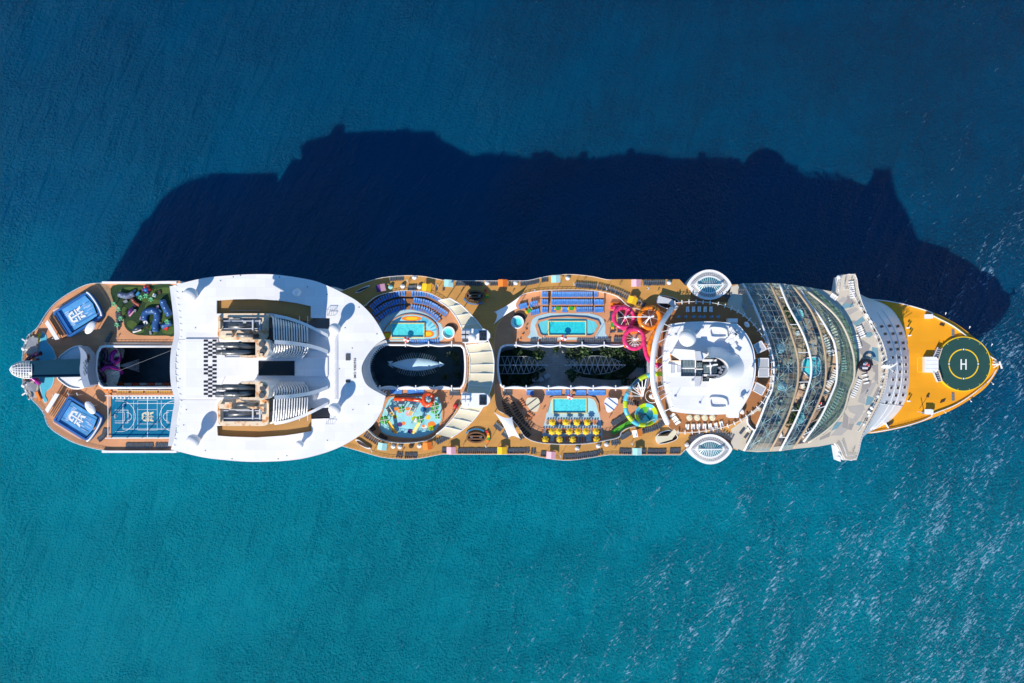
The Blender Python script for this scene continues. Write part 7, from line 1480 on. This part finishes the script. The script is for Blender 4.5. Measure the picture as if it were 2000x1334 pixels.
# ---------------------------------------------------------------- mini golf
t = thing('mini_golf', 'dark green mini golf course with lighter putting greens beside the white roof', 'mini golf', W(280, 605, ZA))
o = spl([(220, 558), (280, 557.5), (341, 558), (342, 605), (341, 653), (322, 655.5), (270, 654.5), (252, 647), (243, 636), (241, 621), (230, 599), (221, 588)], 4, True)
mb = MB(); mb.prism(WP(o, ZA + .12), ZA + .12, ZA); mb.build('turf', TURF, t)
for i, (x, y, a, b_, r) in enumerate(((260, 565, 22, 5, 0), (296, 570, 14, 9, .3), (322, 567, 16, 6, 0), (242, 573, 10, 6, .5), (303, 592, 14, 8, 0), (292, 600, 9, 11, .2), (314, 624, 12, 9, 0), (330, 645, 14, 8, 0), (300, 643, 8, 11, 0), (258, 634, 11, 8, .4), (286, 586, 12, 5, .2), (243, 608, 6, 9, 0), (320, 605, 7, 12, 0), (270, 645, 12, 6, 0))):
    mb = MB(); mb.prism(WP(ellip(x, y, a, b_, 18, r), ZA + .17 + .004 * i), ZA + .17 + .004 * i, ZA + .1); mb.build('putting_green', TURFL, t)
def golf(name, label, pts, m, w=1.3, h=.8):
    P = WP(spl(pts, 4), ZA + h); tt = thing(name, label, 'golf obstacle', base([Vector((p.x, p.y, ZA + .2)) for p in P]), 'obstacles of the mini golf')
    b = MB(); b.tube(P, w, 7); b.build('body', m, tt)
    for i in range(2, len(P), 4): b = MB(); b.ball(P[i] + Vector((0, 0, w * .8)), w * .26, 6, 4); b.build('wave_crest', FOAMW, tt)
GBLUE = mat('golf_blue', (.018, .085, .26), .5, .25, 1)
golf('wave_arch', 'blue wave-shaped arch obstacle in the lower middle of the mini golf', [(281, 626), (284, 612), (293, 607), (303, 608), (307, 618), (304, 632), (303, 648)], GBLUE); golf('wave_wall', 'blue wave wall with white crests at the right of the mini golf', [(317, 586), (321, 597), (326, 606), (332, 616)], GBLUE)
golf('wave_wall', 'short blue wave wall at the lower right of the mini golf', [(316, 638), (325, 634), (334, 630)], GBLUE, 1.0); golf('rock_stream', 'blue and grey rock stream at the upper left of the mini golf', [(232, 574), (240, 577), (250, 578), (262, 573)], mat('golf_rock', (.10, .13, .22), .7, .6, 1.2), 1.1)
golf('plank_bridge', 'red-brown plank bridge obstacle in the middle of the mini golf', [(258, 583), (264, 591), (273, 596)], mat('golf_red_brown', (.28, .06, .03), .6, .2), .7, .5)
for cx, cy, L, rot, lab, m in ((257, 608, 10, 1.0, 'dark dolphin-shaped figure lying left of centre in the mini golf', PURP), (271, 641, 13, .45, 'dark whale-shaped figure with white belly at the bottom of the mini golf', mat('whale_navy', (.015, .03, .07), .4, .1))):
    c = W(cx, cy, ZA + .25); tt = thing('whale_figure', lab, 'golf figure', c, 'obstacles of the mini golf'); M3 = R3(rot, 'Z'); k = mpp(ZA) * L; b = MB()
    b.loft([[c + M3 @ Vector((x * k, r * k * math.cos(a), .5 + .9 * r / .38 * (1 + math.sin(a)))) for a in [2 * PI * j / 10 for j in range(10)]] for x, r in ((-1, .02), (-.8, .16), (-.3, .34), (.3, .38), (.8, .2), (1.15, .03))], closed=True, sm=True); b.build('body', m, tt)
    b = MB(); b.slab([c + M3 @ Vector((1.0 * k, 0, .8)), c + M3 @ Vector((1.45 * k, .38 * k, 1)), c + M3 @ Vector((1.3 * k, 0, .9)), c + M3 @ Vector((1.45 * k, -.38 * k, 1))], .15); b.build('tail', m, tt)
    b = MB(); b.bar(c + M3 @ Vector((-1 * k, -.22 * k, .4)), c + M3 @ Vector((.3 * k, -.4 * k, .4)), .6, .5); b.build('belly', WHITE2 if L > 11 else PINKP, tt)
c = W(287, 566, ZA + .2); tt = thing('flower_figure', 'red and blue ball-shaped flower figure at the top of the mini golf', 'golf figure', c, 'obstacles of the mini golf'); b = MB(); b.ball(c + Vector((0, 0, .8)), .9, 12, 7); b.build('centre', SURFB, tt)
for k in range(6): a = k * PI / 3; b = MB(); b.ball(c + Vector((1.1 * math.cos(a), 1.1 * math.sin(a), .5)), .6, 8, 5); b.build('petal', RED if k < 3 else PURP, tt)
def palm(px, py, label, m=PALM, R=1.15):
    c = W(px, py, ZA + .15); tt = thing('toy_palm', label, 'palm', c, 'pale green palms of the mini golf'); b = MB(); b.cyl(c, .14, 2.2, 6); b.build('trunk', BARK, tt)
    for k in range(6): a = k * PI / 3 + px; d = Vector((math.cos(a), math.sin(a), 0)); n = Vector((-d.y, d.x, 0)) * .26; top = c + Vector((0, 0, 2.3)); b = MB(); b.add([top, top + d * R * .55 + n + Vector((0, 0, .25)), top + d * R - Vector((0, 0, .25)), top + d * R * .55 - n + Vector((0, 0, .25))], [(0, 1, 2, 3)]); b.build('leaf', m, tt)
for x, y, w in ((227, 594, 'at the left edge of the course'), (236, 604, 'below the left edge one'), (240, 622, 'above the stack of loungers'), (279, 581, 'left of the upper trio'), (289, 578, 'middle of the upper trio'), (299, 585, 'right of the upper trio'), (330, 628, 'at the lower right by the roof'), (233, 634, 'lowest at the left edge')): palm(x, y, 'pale green toy palm ' + w)
rn = random.Random(3)
for i, (x, y, m, w) in enumerate(((308, 600, PINKP, 'pink block by the wave wall'), (312, 607, WHITE2, 'white block by the wave wall'), (265, 607, GREYM, 'grey slab near the dolphin figure'), (246, 589, GREYM, 'small grey slab near the left palms'), (310, 630, GREYM, 'grey slab right of the wave arch'), (295, 650, GREYM, 'grey slab at the bottom edge'), (322, 637, ORGF, 'orange block at the lower right'), (325, 641, RED, 'red block at the lower right'), (302, 577, LINEW, 'white ball stand near the upper trio of palms'), (262, 569, GREYM, 'grey slab by the rock stream'), (270, 574, SEATB, 'blue block by the rock stream'), (312, 571, BROWN, 'dark block near the top right'), (278, 622, PINKP, 'pink block left of the wave arch'), (285, 630, WHITE2, 'white block under the wave arch'))):
    tag(MB().box(W(x, y, ZA + .25), rn.uniform(.8, 1.6), rn.uniform(.7, 1.3), rn.uniform(.3, .9), rn.uniform(0, 3)).build('golf_block', m), w + ' in the mini golf', 'golf obstacle', 'obstacles of the mini golf')
# ---------------------------------------------------------------- sports court
t = thing('sports_court', 'blue basketball court with white lines and cream emblem beside the white roof', 'sports court', W(280, 815, ZA)); cz = ZA + .1
mb = MB(); mb.prism(WP([(217, 774), (352, 774), (352, 855), (217, 855)], cz), cz, ZA); mb.build('court_floor', COURT, t)
LN = [0]
def cline(pts, w=.16, closed=False, m=LINEW):
    LN[0] += 1; z = cz + .004 + .0015 * LN[0]; Q = pts + pts[:1] if closed else pts; b = MB()
    for p, q in zip(Q, Q[1:]):
        A_, B_ = W(*p, z), W(*q, z); d = (B_ - A_); n = Vector((-d.y, d.x, 0)).normalized() * w / 2; b.add([A_ + n, A_ - n, B_ - n, B_ + n], [(0, 1, 2, 3)])
    b.build('court_line', m, t)
cline([(240, 788), (352, 788)]); cline([(240, 838), (352, 838)]); cline([(240, 788), (240, 838)]); cline([(288, 776), (288, 855)], .22)
cline([(224, 801), (250, 801), (250, 826), (224, 826)]); cline([(224, 805), (243, 805), (243, 822), (224, 822)], .12); cline(ellip(247, 814, 10, 8.5, 16, 0, -PI / 2, PI / 2))
cline([(225, 783)] + ellip(236, 813, 28, 30, 20, 0, -PI / 2, PI / 2) + [(225, 843)]); cline([(352, 783)] + ellip(341, 813, 29, 30, 20, 0, 1.5 * PI, .5 * PI) + [(352, 843)])
cline(ellip(330, 814, 11, 9, 16, 0, PI / 2, 1.5 * PI)); cline([(338, 802), (326, 802), (326, 826), (338, 826)]); cline([(269, 782), (307, 782), (307, 840), (269, 840)], .1, True); cline([(315, 782), (315, 840)], .1); cline([(261, 782), (261, 840)], .1); cline([(269, 800), (307, 800)], .1); cline([(269, 828), (307, 828)], .1)
cline([(217.5, 774.5), (352, 774.5)], .25); cline([(217.5, 854.5), (352, 854.5)], .25); cline([(226, 779), (352, 779)], .2)
emblem(288.5, 814, 11.5, 13, 0, cz + .06, CANV, t)
t = thing('court_fence', 'white fence posts and net rails around the blue sports court', 'fence', W(280, 855, ZA))
for y in (773, 856): mb = MB(); mb.bar(W(205, y, ZA + 1.2), W(350, y, ZA + 1.2), .25); mb.build('rail', WHITE2, t)
mb = MB(); mb.bar(W(211, 773, ZA + 1.2), W(211, 856, ZA + 1.2), .25); mb.build('rail', WHITE2, t)
for i, (x, y) in enumerate([(217, 855.5), (248, 855.5), (277, 855.5), (308, 855.5), (217, 814)]): mb = MB(); mb.bar(W(x, y, ZA), W(x, y, ZA + 6.5), .24); mb.build('post', GREYW, t)
mb = MB()
for z in (2.2, 3.6, 5, 6.4): mb.bar(W(217, 855.5, ZA + z), W(340, 855.5, ZA + z), .05); mb.bar(W(217, 855.5, ZA + z), W(217, 774, ZA + z), .05)
for k in range(48): mb.bar(W(217 + 2.6 * k, 855.5, ZA + .2), W(217 + 2.6 * k, 855.5, ZA + 2.4), .05)
mb.build('net', GREYM, t)
for k in range(16): mb = MB(); x = 221 + 7.5 * k; mb.bar(W(x, 775, ZA + .15), W(x, 779, ZA + .15), .5, .1); mb.build('seat_marking', LINEW, t)
tt = thing('basketball_hoop', 'basketball hoop with backboard at the left end of the sports court', 'hoop', W(226, 813, ZA)); mb = MB(); mb.bar(W(221, 813, ZA), W(224, 813, ZA + 3.6), .2); mb.build('arm', GREYM, tt); mb = MB(); mb.bar(W(225, 809, ZA + 3.6), W(225, 817, ZA + 3.6), .1, 1.1); mb.build('backboard', WHITE2, tt); mb = MB(); mb.tube(WP(ellip(228, 813, 1.6, 1.6, 10), ZA + 3.2), .05, 4, closed=True); mb.build('ring', ORGF, tt)
for i in range(4): x0 = 229 + i * 27.5; tag(MB().box(W(x0 + 12, 765, ZA), 4.6, 1.2, .5).build('wood_bench', mat('bench_amber', (.62, .30, .045), .6, .1, 1, brick=(.9, 3, .12, .5, 0)) if i == 0 else bpy.data.materials['bench_amber']), f'long amber slatted bench, {ORD[i]} from left between court and well', 'bench', 'slatted benches between court and well')
tag(MB().box(W(216, 766, ZA), .9, 1.2, .5, -.5).build('wood_box', ORGF), 'small tilted amber box at the left of the benches', 'box'); tag(MB().box(W(206, 762, ZA), 1.2, .8, .5, .2).build('wood_box', ORGF), 'amber box beside the corner of the stern well', 'box')
t = thing('deck_bar', 'dark long bench rail beside the upper surf pool', 'bench', W(212, 660, ZA)); mb = MB(); mb.bar(W(208, 668, ZA + .5), W(217, 652, ZA + .5), .9, .9); mb.build('seat', GREYD, t); mb = MB(); mb.tube(WP(ellip(219, 650, 3, 2.5, 10), ZA + .9), .1, 4, closed=True); mb.build('ring_rail', BLACK, t)
for k, (y0, y1, x0) in enumerate(((846, 818, 130), (587, 612, 130))): pass
# ---------------------------------------------------------------- open stern theatre and climbing loops in the well
fz = 33.5
mb = MB(); mb.sheet(WP([(183, 672), (226, 672), (234, 690), (234, 735), (226, 757), (183, 757)], fz), fz); mb.build('stage_floor', MOSA, ship)
for pts, lab, m in (([(190, 684, 38), (200, 680, 37), (207, 690, 36), (204, 705, 35), (196, 712, 34), (188, 708, 33)], 'dark loop slide at the upper left of the stern well', DPUR), ([(226, 686, 37), (219, 692, 36), (219, 704, 35), (227, 708, 34), (233, 700, 33), (231, 689, 32)], 'magenta loop slide at the right of the stage floor', MAG), ([(200, 704, 36), (210, 709, 35), (222, 707, 34), (230, 700, 33)], 'dark tube slide crossing the middle of the stern well', DPUR), ([(195, 726, 36), (206, 718, 35), (220, 717, 34), (232, 722, 33), (238, 730, 32)], 'magenta tube slide below the middle of the stern well', MAG), ([(188, 720, 37), (196, 726, 36), (203, 735, 35), (204, 746, 34)], 'black tube slide at the lower left of the stern well', DPUR)):
    slide(lab, pts, .85, [m, m if m is MAG else MAG])
for pts, m, z, nm in (([(226, 672), (237, 676), (243, 684), (240, 700), (236, 695), (230, 680)], BEIGE2, 31, 'side_screen'), ([(228, 702), (234, 706), (229, 709)], CYAN, 31, 'blue_sail'), ([(205, 677), (224, 681), (215, 690), (206, 684)], GREYD, 33, 'lamp_truss'), ([(200, 690), (222, 692), (222, 706), (206, 704)], PALEB, fz + .6, 'white_stage')):
    mb = MB(); mb.prism(WP(pts, z), z, z - .2, bottom=True); mb.build(nm, m, ship)
tt = thing('fan_net', 'grey fan-shaped net hanging in the stern well', 'net', W(255, 714, 24))
for k in range(9): b = MB(); b.bar(W(233, 714, 30), W(272, 702 + 3 * k, 27), .22); b.build('net_line', GREYM, tt)
for x in (246, 256, 266): b = MB(); b.bar(W(x, 714 - (x - 233) * .3, 28), W(x, 714 + (x - 233) * .3, 28), .2); b.build('cross_line', GREYM, tt)
b = MB(); b.slab([W(234, 714, 27.5), W(252, 719, 26.5), W(270, 722, 26), W(272, 706, 26), W(250, 708, 26.5)], .05); b.build('net_cloth', mat('net_cloth_grey', (.10, .14, .17), .7, .2), tt)
tag(MB().bar(W(210, 733, 36), W(338, 683, 50), .07).build('zip_line', GREYM), 'thin zip line wire crossing the stern well up to the white roof', 'zip line')
for i in range(7): tag(MB().box(W(236 + 15 * i, 750, 24), 2.6, .9, .9).build('balcony_block', (ORGR, GREYW)[i % 2]), f'{("rust-red", "grey")[i % 2]} balcony block, {ORD[i]} from left along the lower wall of the stern well', 'balcony', 'balcony blocks in the stern well')
# lamp posts on the decks
lp = MB(); lp.cyl((0, 0, 0), .09, 5.2, 6, r2=.06); lp.box((0, .35, 5.2), .3, 1.0, .12); lp = lp.mesh('lamp_post', [GREYW])
for i, (x, y, z, w) in enumerate(((799, 552, ZR, 'upper rim deck behind the amphitheatre'), (857, 560, ZR, 'upper rim deck right of the yellow cabana'), (1045, 571, ZR, 'upper rim deck above the left blue block'), (1120, 558, ZR, 'upper rim deck behind the upper pool'), (1183, 567, ZR, 'upper rim deck above the curving lounger row'), (1263, 566, ZR, 'upper rim deck below the pink cabana'), (950, 871, ZR, 'lower rim deck by the oval bar'), (1094, 890, ZR, 'lower rim deck right of the pink cabana'), (1232, 866, ZR, 'lower rim deck by the aqua cabana'), (1163, 660, ZP, 'lower edge of the upper pool, right'), (1062, 660, ZP, 'lower edge of the upper pool, left'), (730, 880, ZR, 'lower rim deck by the long boat bench'), (146, 770, ZA, 'after deck above the lower surf pool, left'), (163, 770, ZA, 'after deck above the lower surf pool, right'))):
    place(lp, 'lamp_post', x, y, z, 'thin grey lamp post, ' + w, 'lamp post', 'lamp posts on the open decks', .4)
for s, y in ((1, 868), (-1, 566)):
    t = thing('boat_bench', f'narrow boat-shaped dark skylight on the {"lower" if s > 0 else "upper"} rim deck near the white roof', 'skylight', W(708, y, ZR)); P = spl([(694, y - 8 * s), (700, y - 9 * s), (712, y - 1 * s), (724, y + 8 * s), (718, y + 9 * s), (704, y + 2 * s)], 4, True)
    if s < 0: P = [(x, y) for x, y in spl([(694, y + 6), (704, y + 4), (716, y - 3), (722, y - 9), (712, y - 6), (700, y + 0)], 4, True)]
    b = MB(); b.prism(WP(P, ZR + .8), ZR + .8, ZR); b.build('coaming', WHITE2, t); c_ = (708, y); b = MB(); b.prism(WP([(c_[0] + (px - c_[0]) * .85, c_[1] + (py - c_[1]) * .7) for px, py in P], ZR + .9), ZR + .9, ZR + .8); b.build('dark_glass', BROWN, t)
# people: small standing or walking figures spread over the decks
def person_mesh(skin, top, low, hair, stride=.12):
    me = bpy.data.meshes.new('person'); V = [(0, 0, .95), (0, 0, 1.2), (0, .01, 1.42), (0, .02, 1.55), (0, .03, 1.68), (-.10, 0, .9), (-.11, stride, .5), (-.11, stride * .6, .06), (.10, 0, .9), (.11, -stride, .5), (.11, -stride * 1.6, .08), (-.19, 0, 1.40), (-.26, -stride, 1.15), (-.26, -stride * .2, .90), (.19, 0, 1.40), (.26, stride, 1.15), (.26, stride * 2, .92), (-.11, stride * .6 + .14, .04), (.11, -stride * 1.6 + .14, .05)]
    Eg = [(0, 1), (1, 2), (2, 3), (3, 4), (0, 5), (5, 6), (6, 7), (0, 8), (8, 9), (9, 10), (2, 11), (11, 12), (12, 13), (2, 14), (14, 15), (15, 16), (7, 17), (10, 18)]
    Rd = [.14, .13, .14, .055, .10, .09, .065, .045, .09, .065, .045, .06, .045, .035, .06, .045, .035, .035, .035]
    me.from_pydata(V, Eg, []); o = bpy.data.objects.new('person', me); COL.objects.link(o)
    md = o.modifiers.new('skin', 'SKIN'); o.modifiers.new('smooth', 'SUBSURF').levels = 1
    for i, r in enumerate(Rd): me.skin_vertices[0].data[i].radius = (r, r * .8); me.skin_vertices[0].data[i].use_root = (i == 0)
    bpy.context.view_layer.update(); m2 = bpy.data.meshes.new_from_object(o.evaluated_get(bpy.context.evaluated_depsgraph_get())); bpy.data.objects.remove(o)
    m2.materials.clear()
    for m in (skin, top, low, hair): m2.materials.append(m)
    for p in m2.polygons:
        z = p.center.z; x = abs(p.center.x)
        p.material_index = 3 if z > 1.70 else 1 if (.95 < z < 1.48 and x < .22) else 2 if .62 < z <= .95 and x < .2 else 0; p.use_smooth = True
    return m2
SK = mat('skin', (.42, .24, .16), .6, .05); HR = mat('dark_hair', (.03, .02, .015), .7)
PM = [(person_mesh(SK, WHITE2, SEATB, HR), 'white top and blue shorts'), (person_mesh(SK, RED, GREYD, HR, .2), 'red top and dark shorts'), (person_mesh(SK, SEATB, CANV, HR, .05), 'blue top and cream shorts'), (person_mesh(SK, BLACK, GREYM, HR, .15), 'black top and grey shorts'), (person_mesh(SK, YELF, WHITE2, HR, .1), 'yellow top and white shorts')]
for i, (x, y, z, w) in enumerate(((700, 870, ZR, 'near the boat-shaped skylight'), (785, 882, ZR, 'among loungers at the lower rail'), (797, 550, ZR, 'behind the amphitheatre'), (868, 560, ZR, 'by the upper aqua cabana'), (900, 570, ZR, 'left of the upper oval bar'), (1000, 572, ZR, 'near the upper white sail'), (1090, 560, ZR, 'on the upper rim deck'), (1140, 548, ZR, 'at the wide upper rim deck'), (1210, 556, ZR, 'left of the pink cabana'), (1283, 570, ZR, 'near the orange ring'), (960, 660, ZR, 'in the shade by the upper lift house'), (1026, 640, ZP, 'beside the left hot tub'), (1186, 630, ZP, 'right of the upper pool'), (1190, 655, ZP, 'near the lower pink ring'), (1060, 800, ZP, 'left of the lower pool'), (1180, 800, ZP, 'right of the lower pool'), (1190, 815, ZP, 'by the green chute'), (1066, 845, ZP, 'left of the yellow parasols'), (1125, 884, ZR, 'beside the daybed below the lower pool'), (1200, 876, ZR, 'near the lower aqua cabana'), (1290, 862, ZR, 'left of the lower ramp stair'), (990, 868, ZR, 'right of the lower yellow cabana'), (905, 868, ZR, 'left of the lower oval bar'), (885, 800, ZP, 'beside the red barrel'), (880, 780, ZP, 'above the red barrel'), (762, 812, ZP + .05, 'in the splash park, left'), (805, 825, ZP + .05, 'in the splash park, centre'), (1430, 828, ZK, 'on the block deck by the loungers'), (1480, 650, ZK, 'in the shade right of the white house'), (1700, 700, ZF, 'on the bridge deck near the round bar'), (1690, 770, ZF, 'on the lower bridge deck'), (1665, 880, ZF, 'on the lower bridge wing'), (1660, 600, ZF, 'at the root of the upper bridge wing'), (150, 770, ZA, 'on the after deck by the lower surf pool'), (185, 760, ZA, 'at the corner of the stern well'), (230, 660, ZA, 'on the walkway below the mini golf'), (290, 640, ZA + .2, 'playing on the mini golf'), (265, 800, ZA + .1, 'playing on the sports court'), (310, 825, ZA + .1, 'standing right of the court emblem'), (120, 640, ZA, 'left of the upper surf pool steps'))):
    me, cl_ = PM[i % 5]; place(me, 'person', x, y, z, f'person in {cl_}, {w}', 'person', 'people on the open decks', random.uniform(0, 6.2))
